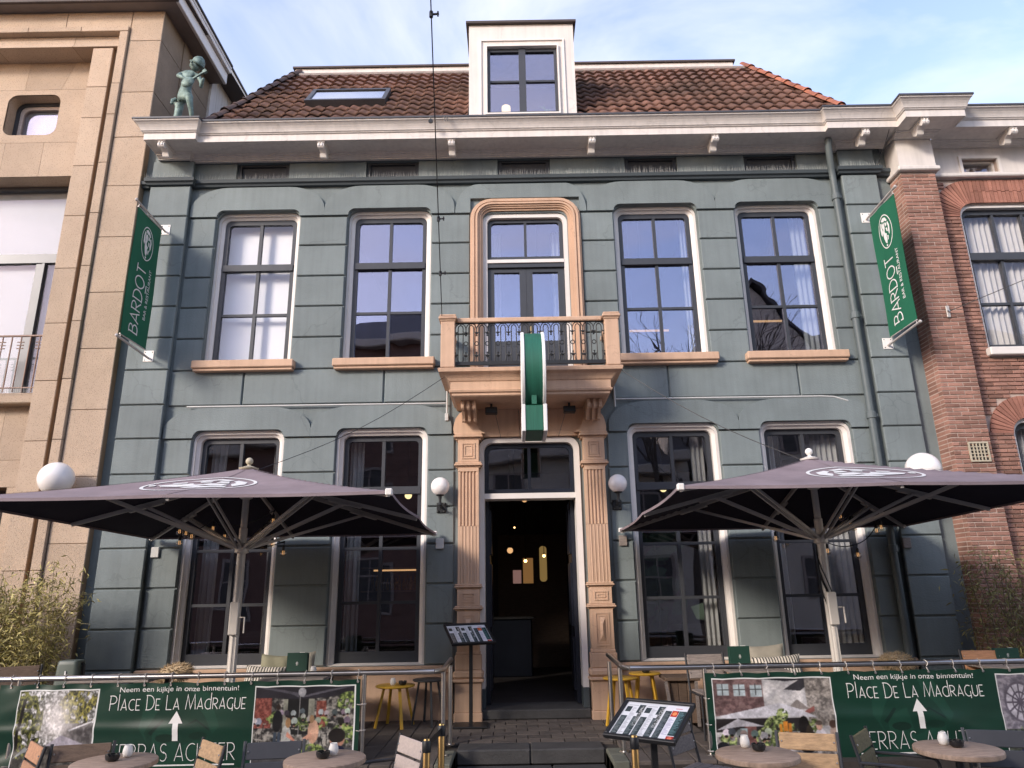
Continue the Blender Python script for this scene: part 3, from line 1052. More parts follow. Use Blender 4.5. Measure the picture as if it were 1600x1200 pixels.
# ------------------------------------------------------------------ roof
A0 = Vector((0, -0.34, 8.62)); A1 = Vector((0, 1.95, 11.55))
SL = (A1 - A0).length
SD = (A1 - A0).normalized()
SN = Vector((0, -SD.z, SD.y))
def roofp(x, s, h=0.0):
    return Vector((x, A0.y, A0.z)) + SD * s + SN * h
def hipL(s): return -5.22 + 0.74 * s / SL
def hipR(s): return 5.42 - 0.86 * s / SL
q = MB()
ql = [roofp(hipL(0) - 0.09, 0), roofp(hipR(0) + 0.09, 0), roofp(hipR(SL) + 0.09, SL), roofp(hipL(SL) - 0.09, SL)]
back = [Vector((v.x, 4.5, v.z)) for v in ql]
base = [Vector((v.x, v.y, 8.60)) for v in (ql[0], ql[1])]
q.add([tuple(v - SN * 0.02) for v in ql] + [tuple(v) for v in back], [(0, 1, 2, 3), (1, 5, 6, 2), (0, 3, 7, 4), (3, 2, 6, 7)])
roof = q.build('roof', M['roof_edge'], house)
tw, tl = 0.203, 0.295
def tile_geo():
    """one clay pantile: S-shaped section, thick lower edge"""
    xs = np.linspace(-0.108, 0.108, 9)
    hs = [0.017 * math.sin((x / 0.216 + 0.5) * 2 * PI + 0.4) + 0.014 * (x > 0.07) for x in xs]
    row = []
    for s, lift in ((0.0, 0.066), (0.34, 0.016)):
        row.append([Vector((x, 0, 0)) + SD * s + SN * (h + lift) for x, h in zip(xs, hs)])
    bot = [Vector((x, 0, 0)) + SN * (h + 0.034) for x, h in zip(xs, hs)]
    vs = [tuple(v) for v in bot + row[0] + row[1]]
    k = len(xs)
    fs = []
    for i in range(k - 1):
        fs += [(i, i + 1, k + i + 1, k + i), (k + i, k + i + 1, 2 * k + i + 1, 2 * k + i)]
    return vs, fs
tv, tf = tile_geo()
q = MB(); q.add(tv, tf)
tile_me = q.mesh('roof_tile', M['tile'])
for pl in tile_me.polygons: pl.use_smooth = True
mass = MB()
DORM = (-0.90, 0.92)
SKY = (-3.76, -2.36, 1.36, 2.14)        # skylight x0, x1, s0, s1 along the slope
cells = []
nrow = int(SL / tl)
for rw in range(1, nrow + 1):
    s = rw * tl - 0.12
    if s + 0.2 > SL: break
    x = hipL(s) + 0.02
    x = math.ceil((x) / tw) * tw
    while x < hipR(s) + 0.02:
        if not (DORM[0] - 0.06 < x < DORM[1] + 0.06) and not (SKY[0] - 0.08 < x < SKY[1] + 0.08 and SKY[2] - 0.22 < s < SKY[3] - 0.02):
            cells.append((s, x))
        x += tw
cells.sort(key=lambda c: (round(c[0], 3), abs(c[1])))
vis = [c for c in cells if c[0] > 0.40]
hid = [c for c in cells if c[0] <= 0.40]
for k, (s, x) in enumerate(vis):
    P0 = roofp(x, s)
    if k < 295:
        inst('roof_tile', tile_me, roof, P0 + SN * random.uniform(-.004, .007), (R(random.uniform(-1.2, 1.2)), R(random.uniform(-1.5, 1.5)), R(random.uniform(-1.3, 1.3))))
    else:
        rot = Matrix.Rotation(R(random.uniform(-1.2, 1.2)), 3, 'Y') @ Matrix.Rotation(R(random.uniform(-1, 1)), 3, 'Z')
        mass.add([tuple(rot @ Vector(v) + P0) for v in tv], tf)
for s, x in hid:
    P0 = roofp(x, s)
    mass.add([tuple(Vector(v) + P0) for v in tv], tf)
ms = mass.build('roof_tiles_upper', M['tile_mass'], roof, True)
ms['kind'] = 'stuff'
# hip ridge tiles
def ridge_mesh(mt):
    q = MB()
    n = 8
    lo = []
    for s, rad in ((0.0, 0.105), (0.05, 0.105), (0.05, 0.09), (0.36, 0.082)):
        lo.append([(rad * math.cos(PI * i / n), s, rad * math.sin(PI * i / n) - 0.02) for i in range(n + 1)])
    q.skin(lo)
    me = q.mesh('ridge_tile', M[mt])
    for pl in me.polygons: pl.use_smooth = True
    return me
rm_red, rm_dark = ridge_mesh('ridge_red'), ridge_mesh('ridge_dark')
for hip, me in ((hipL, rm_dark), (hipR, rm_red)):
    a, b = roofp(hip(0), 0, 0.045), roofp(hip(SL), SL, 0.045)
    d = (b - a).normalized()
    up = Vector((-0.55 if hip is hipL else 0.55, -0.5, 0.7))
    xx = d.cross(up).normalized()
    zz = xx.cross(d)
    rot = Matrix((xx, d, zz)).transposed().to_euler()
    n = int((b - a).length / 0.33)
    for i in range(n + 1):
        o = inst('ridge_tile', me, roof, a + d * (0.33 * i) + Vector((0, 0, random.uniform(-.01, .01))), rot)
q = MB()
s = SL - 0.03
x = hipL(SL)
q.tube([roofp(hipL(SL), SL - 0.02, 0.02), roofp(hipR(SL), SL - 0.02, 0.02)], 0.055, 8)
q.build('lead_flashing', M['wood_grey'], roof)
# flat-roof parapet behind the tiles
q = MB()
q.box(-4.53, 4.33, 2.02, 4.4, 11.40, 11.79)
par = q.build('parapet', M['white'], house)
q = MB(); q.box(-4.57, 4.37, 1.98, 4.44, 11.792, 11.83)
q.build('capping', M['roof_edge'], par)
# skylight
def slab_on_roof(q, x0, x1, s0, s1, h0, h1):
    vs = []
    for h in (h0, h1):
        for (x, s) in ((x0, s0), (x1, s0), (x1, s1), (x0, s1)):
            vs.append(tuple(roofp(x, s, h)))
    q.add(vs, [(0, 3, 2, 1), (4, 5, 6, 7), (0, 1, 5, 4), (1, 2, 6, 5), (2, 3, 7, 6), (3, 0, 4, 7)])
q = MB()
x0, x1, s0, s1 = SKY
fw = 0.07
slab_on_roof(q, x0, x1, s0, s0 + fw, 0.0, 0.135)
slab_on_roof(q, x0, x1, s1 - fw, s1, 0.0, 0.13)
slab_on_roof(q, x0, x0 + fw, s0 + fw, s1 - fw, 0.0, 0.128)
slab_on_roof(q, x1 - fw, x1, s0 + fw, s1 - fw, 0.0, 0.128)
skl = q.build('skylight', M['gutter'], roof)
q = MB(); slab_on_roof(q, x0 + fw, x1 - fw, s0 + fw, s1 - fw, 0.098, 0.108)
q.build('pane', M['glass_sky'], skl)
# dormer
q = MB()
q.plate(rr4(-0.88, 0.89, 8.76, 10.86, 0.004, 1), [rr4(-0.60, 0.625, 9.06, 10.42, 0.004, 1)], -0.06, 0.10)
q.box(-0.878, -0.80, 0.10, 2.5, 8.76, 10.858)
q.box(0.81, 0.888, 0.10, 2.5, 8.76, 10.858)
q.box(-0.80, 0.81, 0.10, 2.5, 10.70, 10.858)
dorm = q.build('dormer', M['white'], house)
q = MB(); q.box(-0.93, 0.94, -0.12, 2.5, 10.862, 10.905)
q.build('capping', M['roof_edge'], dorm)
q = MB()
q.ring(rr4(-0.70, 0.725, 9.0, 10.55, 0.004, 1), rr4(-0.67, 0.695, 9.0, 10.52, 0.004, 1), -0.085, -0.058)
q.ring(rr4(-0.60, 0.625, 9.06, 10.42, 0.004, 1), rr4(-0.575, 0.60, 9.085, 10.395, 0.004, 1), -0.10, 0.05)
q.build('window_casing', M['white_frame'], dorm)
q = MB()
q.ring(rr4(-0.573, 0.598, 9.087, 10.393, 0.004, 1), rr4(-0.525, 0.55, 9.15, 10.33, 0.004, 1), -0.03, 0.05)
q.box(-0.045, 0.07, -0.045, 0.045, 9.09, 10.39)
for a, b in ((-0.525, -0.045), (0.07, 0.55)):
    q.box(a, b, -0.02, 0.03, 9.73, 9.765)
q.build('sash', M['sash'], dorm)
for a, b in ((-0.525, -0.045), (0.07, 0.55)):
    for z0, z1 in ((9.15, 9.73), (9.765, 10.33)):
        q = MB(); q.box(a - 0.003, b + 0.003, 0.004, 0.010, z0 - 0.003, z1 + 0.003)
        q.build('pane', M['glass'], dorm)
q = MB(); q.box(-0.79, 0.80, 2.2, 2.3, 8.76, 10.68); q.box(-0.79, 0.80, 0.12, 2.2, 8.79, 8.83)
q.build('inner_wall', M['inner_up'], dorm)

# ------------------------------------------------------------------ windows
def pane(q_parent, x0, x1, y, z0, z1, mt):
    q = MB()
    cx, cz = (x0 + x1) / 2, (z0 + z1) / 2
    hx, hz = (x1 - x0) / 2, (z1 - z0) / 2
    q.box(cx - hx, cx + hx, y, y + 0.005, cz - hz, cz + hz)
    o = q.build('pane', M[mt], q_parent)
    # old panes never sit quite parallel
    t = Matrix.Translation((cx, y, cz)) @ Matrix.Rotation(R(random.gauss(0, .35)), 4, 'X') @ Matrix.Rotation(R(random.gauss(0, .35)), 4, 'Z') @ Matrix.Translation((-cx, -y, -cz))
    base = wloc(q_parent)
    for v in o.data.vertices:
        v.co = (t @ (v.co + base)) - base
    return o
def window(cx, z0, z1, upper):
    q = MB()
    o = rr(cx - WW + 0.002, cx + WW - 0.002, z0 + 0.002, z1 - 0.002, 0.158)
    i1 = rr(cx - WW + 0.035, cx + WW - 0.035, z0 + 0.01, z1 - 0.05, 0.13)
    i2 = rr(cx - WW + 0.085, cx + WW - 0.085, z0 + 0.02, z1 - 0.09, 0.09)
    yc = 0.10 if upper else 0.055
    q.ring(o, i1, yc, 0.34)
    q.ring(i1, i2, yc + 0.03, 0.335, yc + 0.055)
    q.box(cx - WW + 0.09, cx + WW - 0.09, 0.14, 0.30, z0 + 0.004, z0 + 0.025)
    win = q.build('window', M['white_frame'], house)
    xi = WW - 0.087
    ys = 0.17
    q = MB()
    o = rr(cx - xi, cx + xi, z0 + 0.022, z1 - 0.092, 0.088)
    bot = 0.075 if upper else 0.145
    ii = rr(cx - xi + 0.062, cx + xi - 0.062, z0 + 0.022 + bot, z1 - 0.165, 0.055)
    q.ring(o, ii, ys, ys + 0.07)
    xa = cx - xi + 0.062
    xb = cx + xi - 0.062
    zt = z1 - 0.165
    zb = z0 + 0.022 + bot
    if upper:
        zm, bars = 6.50, [5.715]
    else:
        zm, bars = 2.99, [2.18, 1.455]
    q.box(cx - xi + 0.02, cx + xi - 0.02, ys - 0.028, ys + 0.062, zm - 0.055, zm + 0.05)     # meeting rail
    q.box(cx - 0.024, cx + 0.024, ys + 0.006, ys + 0.064, zb - 0.01, zm - 0.05)
    q.box(cx - 0.024, cx + 0.024, ys + 0.004, ys + 0.064, zm + 0.045, zt + 0.01)
    for zbv in bars:
        q.box(xa - 0.01, xb + 0.01, ys + 0.009, ys + 0.060, zbv - 0.02, zbv + 0.02)
    q.build('sash', M['sash'], win)
    zs = [zb] + bars[::-1] + [zm - 0.05]
    rows = [(zs[k], zs[k + 1]) for k in range(len(zs) - 1)] + [(zm + 0.045, zt)]
    for za, zc in rows:
        for xl, xr in ((xa, cx), (cx, xb)):
            pane(win, xl + 0.002, xr - 0.002, ys + 0.032, za, zc, ('glass_mid' if cx < -4 else 'glass') if upper else 'glass_low')
    if upper:
        q = MB(); q.bbox(cx - 0.75, cx + 0.75, -0.125, 0.10, 4.785, 4.905, 0.014)
        q.bbox(cx - 0.73, cx + 0.73, -0.095, 0.05, 4.745, 4.784, 0.008)
        q.build('sill', M['peach'], win)
    return win
for cx in BAYS:
    window(cx, 4.90, 7.42, True)
    window(cx, 0.66, 3.87, False)

# plinth with sill band
for x0, x1 in ((-5.27, -1.09), (1.10, 5.01)):
    q = MB(); q.bbox(x0, x1, -0.055, 0.05, 0.565, 0.655, 0.014)
    q.build('sill_band', M['peach'], house)
    q = MB(); q.box(x0, x1, -0.02, 0.028, -0.33, 0.56)
    q.build('plinth', M['peach'], house)

# ------------------------------------------------------------------ balcony door
def nested_frame(name, mt, xo, zo, ro, steps, zb, parent, x_c=0.0):
    """steps: list of (inset, y_front) — ring mouldings from outside to inside"""
    q = MB()
    for k in range(len(steps) - 1):
        (a, y), (b, _) = steps[k], steps[k + 1]
        oo = rr(x_c - xo + a, x_c + xo - a, zb, zo - a, max(0.03, ro - a))
        ii = rr(x_c - xo + b, x_c + xo - b, zb, zo - b, max(0.03, ro - b))
        q.ring(oo, ii, y, 0.20 if k == len(steps) - 2 else 0.05)
    return q.build(name, M[mt], parent)
sur = nested_frame('balcony_door_surround', 'peach', 0.862, 7.54, 0.34, [(0, -0.035), (0.03, -0.065), (0.065, -0.045), (0.085, -0.075), (0.115, -0.05), (0.14, -0.03), (0.165, 0.0), (0.195, 0.03)], 4.47, house)
bd = MB()
bd.ring(rr(-0.67, 0.665, 4.47, 7.335, 0.15), rr(-0.60, 0.595, 4.47, 7.25, 0.10), 0.06, 0.30)
bd.box(-0.60, 0.595, 0.055, 0.25, 6.47, 6.525)
bdoor = bd.build('balcony_door', M['white_frame'], house)
q = MB()
q.ring(rr(-0.598, 0.593, 6.53, 7.248, 0.098), rr(-0.54, 0.535, 6.60, 7.19, 0.06), 0.12, 0.19)
q.box(-0.022, 0.02, 0.125, 0.185, 6.58, 7.2)
q.box(-0.598, 0.593, 0.075, 0.185, 6.40, 6.468)
q.build('transom_sash', M['sash'], bdoor)
for a, b in ((-0.54, -0.022), (0.02, 0.535)):
    pane(bdoor, a, b, 0.15, 6.60, 7.19, 'glass')
for sx, (a, b) in ((-1, (-0.597, -0.004)), (1, (-0.001, 0.592))):
    q = MB()
    q.plate(rr4(a, b, 4.47, 6.398, 0.004, 1), [rr4(a + 0.10, b - 0.10, 5.20, 6.33, 0.004, 1)], 0.115, 0.18)
    for zz in (4.55, 4.86):
        q.cbox(a + 0.10, b - 0.10, 0.095, 0.118, zz, zz + 0.26, 0.02)
    leaf = q.build('door_leaf', M['sash'], bdoor)
    pane(bdoor, a + 0.098, b - 0.098, 0.15, 5.198, 6.332, 'glass')
q = MB(); q.tube([(0.05, 0.08, 5.28), (0.05, 0.08, 5.42)], 0.012, 6)
q.build('handle', M['brass'], bdoor)

# ------------------------------------------------------------------ balcony
def bal_path(oo, z):
    s = 1.16 * oo + 0.12
    y0 = 0.03
    return [(-s - 0.015, y0, z), (-s - 0.015, -oo, z), (s + 0.015, -oo, z), (s + 0.015, y0, z)]
bprof = [(0.0, 4.10), (0.78, 4.10), (0.80, 4.115), (0.80, 4.15), (0.825, 4.155), (0.835, 4.18), (0.815, 4.195), (0.815, 4.30), (0.83, 4.31), (0.85, 4.345), (0.885, 4.385), (0.93, 4.405), (0.945, 4.41), (0.955, 4.455), (0.94, 4.465), (0.0, 4.468)]
balc = sweep(bprof, bal_path, 'balcony', 'peach', house)
for s in (-1, 1):
    cx = 1.115 * s + 0.005
    q = MB()
    q.bbox(cx - 0.095, cx + 0.095, -0.945, -0.755, 4.47, 5.13, 0.008)
    q.bbox(cx - 0.105, cx + 0.105, -0.955, -0.745, 5.13, 5.155, 0.006)
    q.bbox(cx - 0.125, cx + 0.125, -0.975, -0.725, 5.155, 5.195, 0.01)
    q.bbox(cx - 0.112, cx + 0.112, -0.962, -0.738, 5.195, 5.225, 0.008)
    q.build('post', M['peach'], balc)
q = MB()
q.bbox(-0.985, 0.995, -0.89, -0.80, 5.13, 5.195, 0.01)
q.build('hand_rail', M['peach'], balc)
for s in (-1, 1):
    q = MB()
    cx = 1.115 * s + 0.005
    q.bbox(cx - 0.045, cx + 0.045, -0.72, 0.0, 5.131, 5.192, 0.01)
    q.build('side_rail', M['peach'], balc)
q = MB()
yg = -0.85
def grille(q, a, b, fn):
    n = max(1, round((b - a) / 0.142))
    pt = (b - a) / n
    rad = 0.0075
    for i in range(n):
        c = a + pt * (i + 0.5)
        hw = 0.034
        loop = arc(c, 5.045, hw, 0.05, 0, 180, 8) + arc(c, 4.605, hw, 0.05, 180, 360, 8)
        q.tube([fn(u, z) for u, z in loop], rad, 5, closed=True)
        q.tube([fn(u, z) for u, z in arc(c, 5.035, pt / 2, 0.085, 0, 180, 10)], rad * 0.9, 5, caps=False)
        q.sphere(fn(c, 5.122), 0.016, 6, 4)
    for i in range(n + 1):
        c = a + pt * i
        if 0 < i < n:
            q.tube([fn(u, z) for u, z in arc(c, 4.83, 0.026, 0.028, 0, 360, 12)[:-1]], rad * 0.9, 5, closed=True)
            for sg in (-1, 1):
                q.tube([fn(c + sg * 0.026, 4.83), fn(c + sg * 0.037, 4.83)], 0.005, 4)
        q.tube([fn(c, 5.04), fn(c, 4.955)], rad, 5)
        for zz, r_ in ((4.95, 0.014), (4.985, 0.019), (4.655, 0.020), (4.70, 0.013)):
            q.sphere(fn(c, zz), r_, 6, 4)
        for sg in (-1, 1):
            q.sphere(fn(c + sg * 0.022, 4.992), 0.011, 5, 3)
            q.sphere(fn(c + sg * 0.024, 4.668), 0.012, 5, 3)
            q.tube([fn(c + sg * 0.02, 4.668), fn(c + sg * 0.03, 4.56)], 0.006, 4)
        q.tube([fn(c, 4.70), fn(c, 4.56)], rad, 5)
grille(q, -1.015, 1.025, lambda u, z: (u, yg, z))
q.bar((-1.02, yg, 4.545), (1.03, yg, 4.545), 0.03, 0.05)
q.bar((-1.02, yg, 5.126), (1.03, yg, 5.126), 0.025, 0.012)
q.build('iron_grille', M['iron'], balc)
for s in (-1, 1):
    q = MB()
    cx = 1.115 * s + 0.005
    grille(q, -0.74, 0.0, lambda u, z: (cx, u, z))
    q.bar((cx, -0.75, 4.545), (cx, 0.0, 4.545), 0.03, 0.05)
    q.build('side_grille', M['iron'], balc)

# ------------------------------------------------------------------ doorway
# flat arch of wedge-shaped stones carrying the balcony
N_V = 5
q = MB()
vx_b = [-0.70 + 1.38 * i / N_V for i in range(N_V + 1)]
vx_t = [-0.86 + 1.74 * i / N_V for i in range(N_V + 1)]
for i in range(N_V):
    q = MB()
    o = [(vx_b[i] + 0.004, 3.70), (vx_b[i + 1] - 0.004, 3.70), (vx_t[i + 1] - 0.004, 4.098), (vx_t[i] + 0.004, 4.098)]
    q.plate(o, [], -0.06, 0.05)
    q.build('voussoir', M['peach'], house)
for s in (-1, 1):
    # flared shoulder between pilaster and balcony
    q = MB()
    x_in = 0.70 if s < 0 else 0.68
    o = [(0.0, 3.73), (0.385, 3.73)] + [(0.385 - 0.10 * (1 - math.cos(R(a))), 3.80 + 0.24 * math.sin(R(a))) for a in range(0, 91, 15)] + [(0.25, 4.098), (-0.02 + 0.18, 4.098)] + [(0.02 - 0.12 * math.cos(R(a)), 3.98 - 0.16 * math.sin(R(a))) for a in range(150, 20, -20)]
    o = [(s * (x_in + a), b) for a, b in [(-0.06, 3.73), (0.385, 3.73), (0.395, 3.80), (0.385, 3.87), (0.36, 3.95), (0.31, 4.02), (0.25, 4.06), (0.25, 4.098), (0.14, 4.098), (0.06, 3.86), (0.02, 3.78)]]
    if s > 0: o = o[::-1]
    q.plate(o, [], -0.16, -0.03)
    q.build('arch_shoulder', M['peach'], house)
    # scroll corbel
    cx = s * 0.865 + 0.01
    q = MB()
    prof = [(-0.02, 4.095), (-0.60, 4.095), (-0.61, 4.06)] + [(-0.565 + 0.055 * math.cos(R(a)), 4.02 + 0.055 * math.sin(R(a))) for a in range(160, 291, 26)] + [(-0.46, 4.00), (-0.38, 3.93)] + [(-0.30 + 0.045 * math.cos(R(a)), 3.90 + 0.045 * math.sin(R(a))) for a in range(190, 331, 28)] + [(-0.20, 3.90), (-0.02, 3.88)]
    for x0, x1, d in ((-0.10, -0.06, 0.0), (-0.06, -0.018, 0.035), (-0.018, 0.018, 0.0), (0.018, 0.06, 0.035), (0.06, 0.10, 0.0)):
        pf = [(y + d, z + d * 0.4) for y, z in prof]
        q.skin([[(cx + x0, y, z) for y, z in pf], [(cx + x1, y, z) for y, z in pf]], close=True)
        for xx in (x0, x1):
            tri = tessellate_polygon([[Vector((y, z, 0)) for y, z in pf]])
            q.add([(cx + xx, y, z) for y, z in pf], [tuple(t) for t in tri])
    q.build('corbel', M['peach'], house)
    # pilaster
    cx = s * 0.885 + (0.005 if s < 0 else 0.0)
    q = MB()
    q.box(cx - 0.135, cx + 0.135, -0.085, 0.06, 0.66, 3.70)
    pil = q.build('door_pilaster', M['peach'], house)
    def moulding(z0, z1, wid, dep, name='moulding', steps=3):
        q = MB()
        for k in range(steps):
            zz0 = z0 + (z1 - z0) * k / steps
            zz1 = z0 + (z1 - z0) * (k + 1) / steps
            f = [0.55, 1.0, 0.75, 0.4][k] if steps > 2 else 1
            q.bbox(cx - 0.145 - wid * f, cx + 0.145 + wid * f, -0.10 - dep * f, 0.05, zz0 + 0.0005, zz1 - 0.0005, 0.006)
        q.build(name, M['peach'], pil)
    # base and pedestal
    q = MB()
    q.bbox(cx - 0.185, cx + 0.185, -0.19, 0.05, -0.02, 0.10, 0.012)
    q.bbox(cx - 0.172, cx + 0.172, -0.175, 0.05, 0.10, 0.46, 0.006)
    q.bbox(cx - 0.205, cx + 0.205, -0.215, 0.05, 0.46, 0.50, 0.01)
    q.bbox(cx - 0.198, cx + 0.198, -0.205, 0.05, 0.50, 0.605, 0.03)
    q.bbox(cx - 0.172, cx + 0.172, -0.175, 0.05, 0.605, 0.79, 0.01)
    q.bbox(cx - 0.158, cx + 0.158, -0.16, 0.05, 0.79, 0.83, 0.008)
    q.build('pedestal', M['peach'], pil)
    def panel(z0, z1, diamond=False, depth=0.155):
        q = MB()
        q.cbox(cx - 0.148, cx + 0.148, -depth, 0.05, z0, z1, 0.005)
        ib, iw = 0.045, 0.055
        for k, (e1, dd) in enumerate(((0.0, 0.012), (0.018, 0.0), (0.034, 0.010))):
            a = rr4(cx - 0.148 + iw + e1, cx + 0.148 - iw - e1, z0 + ib + e1, z1 - ib - e1, 0.002, 1)
            b = rr4(cx - 0.148 + iw + e1 + 0.016, cx + 0.148 - iw - e1 - 0.016, z0 + ib + e1 + 0.016, z1 - ib - e1 - 0.016, 0.002, 1)
            if k != 1:
                q.ring(a, b, -depth - dd, -depth + 0.001)
        if diamond:
            x0, x1 = cx - 0.148 + iw + 0.05, cx + 0.148 - iw - 0.05
            zz0, zz1 = z0 + ib + 0.05, z1 - ib - 0.05
            q.add([(x0, -depth, zz0), (x1, -depth, zz0), (x1, -depth, zz1), (x0, -depth, zz1), (cx, -depth - 0.05, zz0 + 0.1), (cx, -depth - 0.05, zz1 - 0.1)], [(0, 1, 4), (1, 2, 5, 4), (2, 3, 5), (3, 0, 4, 5)])
        q.build('panel', M['peach'], pil)
    panel(0.83, 1.335, True)
    moulding(1.335, 1.40, 0.05, 0.085)
    panel(1.40, 1.61)
    moulding(1.61, 1.68, 0.04, 0.075)
    # fluted shaft, lower third cabled
    q = MB()
    nf = 5
    def section(cabled):
        pts = [(-0.143, 0.05), (-0.143, -0.145)]
        x = -0.118
        wf = 0.236 / nf
        for k in range(nf):
            c0 = x + wf * (k + 0.5)
            rr_ = wf * 0.36
            pts.append((c0 - rr_ - 0.001, -0.145))
            for a in range(0, 181, 30):
                dy = math.sin(R(a)) * (0.022 if not cabled else -0.012)
                pts.append((c0 - rr_ * math.cos(R(a)), -0.145 + dy + (0.0 if not cabled else 0.010)))
            pts.append((c0 + rr_ + 0.001, -0.145))
        pts += [(0.143, -0.145), (0.143, 0.05)]
        return pts
    for z0, z1, cb in ((1.68, 2.44, True), (2.444, 3.22, False)):
        sec = section(cb)
        q.skin([[(cx + x, y, z0) for x, y in sec], [(cx + x, y, z1) for x, y in sec]])
        tri = tessellate_polygon([[Vector((a, b, 0)) for a, b in sec]])
        for z in (z0, z1):
            q.add([(cx + x, y, z) for x, y in sec], [tuple(t) for t in tri])
    q.bbox(cx - 0.146, cx + 0.146, -0.15, 0.04, 3.19, 3.245, 0.004)
    q.build('fluted_shaft', M['peach'], pil)
    moulding(3.245, 3.325, 0.05, 0.085)
    panel(3.325, 3.64)
    moulding(3.64, 3.735, 0.06, 0.10, 'capital')

# white frame, transom and open dark doors
q = MB()
q.ring(rr(-0.742, 0.692, 0.0, 3.69, 0.16), rr(-0.665, 0.615, 0.0, 3.62, 0.12), 0.0, 0.32)
q.box(-0.665, 0.615, 0.02, 0.30, 2.825, 2.90)
entr = q.build('doorway', M['white_frame'], house)
q = MB()
q.ring(rr(-0.663, 0.613, 2.902, 3.618, 0.12), rr(-0.605, 0.555, 2.965, 3.56, 0.09), 0.09, 0.16)
q.box(-0.045, 0.0, 0.095, 0.155, 2.95, 3.57)
q.build('transom_sash', M['door'], entr)
for a, b in ((-0.605, -0.045), (0.0, 0.555)):
    pane(entr, a, b, 0.125, 2.965, 3.56, 'glass_low')
q = MB(); q.bbox(-0.745, 0.695, -0.10, 0.55, 0.0, 0.115, 0.012)
q.build('threshold', M['bluestone'], entr)
for xa, xb in ((-0.742, -0.66), (0.612, 0.692)):
    q = MB(); q.bbox(xa, xb, -0.03, 0.30, 0.115, 0.36, 0.006)
    q.build('plinth_block', M['stucco_dark'], entr)
for s in (-1, 1):
    # each leaf folded back into the passage
    q = MB()
    x0 = -0.66 if s < 0 else 0.555
    q.box(x0, x0 + 0.055, 0.30, 0.94, 0.125, 2.82)
    for z0, z1 in ((0.28, 0.95), (1.10, 1.95), (2.08, 2.70)):
        xf = x0 + 0.055 if s < 0 else x0
        for k in range(2):
            e1 = 0.05 * k
            q.box(xf - 0.012 * (2 - k), xf + 0.012 * (2 - k), 0.40 + e1, 0.84 - e1, z0 + e1, z1 - e1)
    dl = q.build('door_leaf', M['door'], entr)
    q = MB()
    xf = x0 + (0.07 if s < 0 else -0.015)
    q.tube([(xf, 0.85, 1.10), (xf, 0.85, 1.28)], 0.012, 6)
    q.build('handle', M['steel'], dl)
# ------------------------------------------------------------------ inside
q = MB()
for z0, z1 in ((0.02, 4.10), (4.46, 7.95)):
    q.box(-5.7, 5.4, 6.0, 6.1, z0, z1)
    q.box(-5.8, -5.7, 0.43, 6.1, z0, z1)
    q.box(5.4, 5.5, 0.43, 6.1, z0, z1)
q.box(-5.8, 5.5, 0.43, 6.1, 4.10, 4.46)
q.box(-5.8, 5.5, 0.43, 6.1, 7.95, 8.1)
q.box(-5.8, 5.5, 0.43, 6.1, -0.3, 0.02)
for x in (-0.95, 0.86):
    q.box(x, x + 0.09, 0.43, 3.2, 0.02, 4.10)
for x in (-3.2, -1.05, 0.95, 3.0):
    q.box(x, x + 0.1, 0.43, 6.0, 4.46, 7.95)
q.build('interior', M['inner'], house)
# downpipe
dp = [(4.80, -0.30, 8.34), (4.80, -0.27, 8.22), (4.88, -0.10, 7.95), (4.90, -0.06, 7.75), (4.90, -0.06, 0.1)]
q = MB(); q.tube(dp, 0.052, 12)
dpo = q.build('downpipe', M['pipe'], house, True)
for z in (7.45, 5.45, 3.92, 2.05):
    q = MB()
    q.lathe([(0.056, -0.05), (0.066, -0.045), (0.066, 0.045), (0.056, 0.05)], (4.90, -0.06, z), 14)
    q.box(4.955, 4.99, -0.075, 0.0, z - 0.02, z + 0.02)
    q.build('pipe_collar', M['pipe'], dpo)
# cable conduits under the band
for pts in ([(-4.98, -0.02, 4.225), (-1.22, -0.02, 4.215), (-1.20, -0.02, 4.215), (-1.20, -0.02, 4.06)], [(-1.20, -0.02, 4.22), (-1.20, -0.02, 4.45)],
            [(1.24, -0.02, 4.12), (1.24, -0.02, 4.42)], [(1.25, -0.02, 4.235), (4.25, -0.02, 4.225), (4.42, -0.02, 4.215), (4.62, -0.02, 4.15)]):
    q = MB(); q.tube(pts, 0.013, 6)
    q.build('conduit', M['pipe_white'], house)
q = MB(); q.bbox(-1.225, -1.175, -0.05, 0.0, 3.95, 4.06, 0.006)
q.build('junction_box', M['pipe_white'], house)
# small wall plates that the parasol corners tie to
for x, z in ((-5.19, 2.17), (-1.28, 2.22), (1.24, 2.22), (5.08, 2.12)):
    yv = -0.088 if x > 5.02 or x < -5.28 else -0.003
    q = MB(); q.bbox(x - 0.055, x + 0.055, yv - 0.03, yv, z - 0.07, z + 0.07, 0.006)
    q.build('tie_plate', M['pipe_white'] if x < 0 else M['wood_grey'], house)

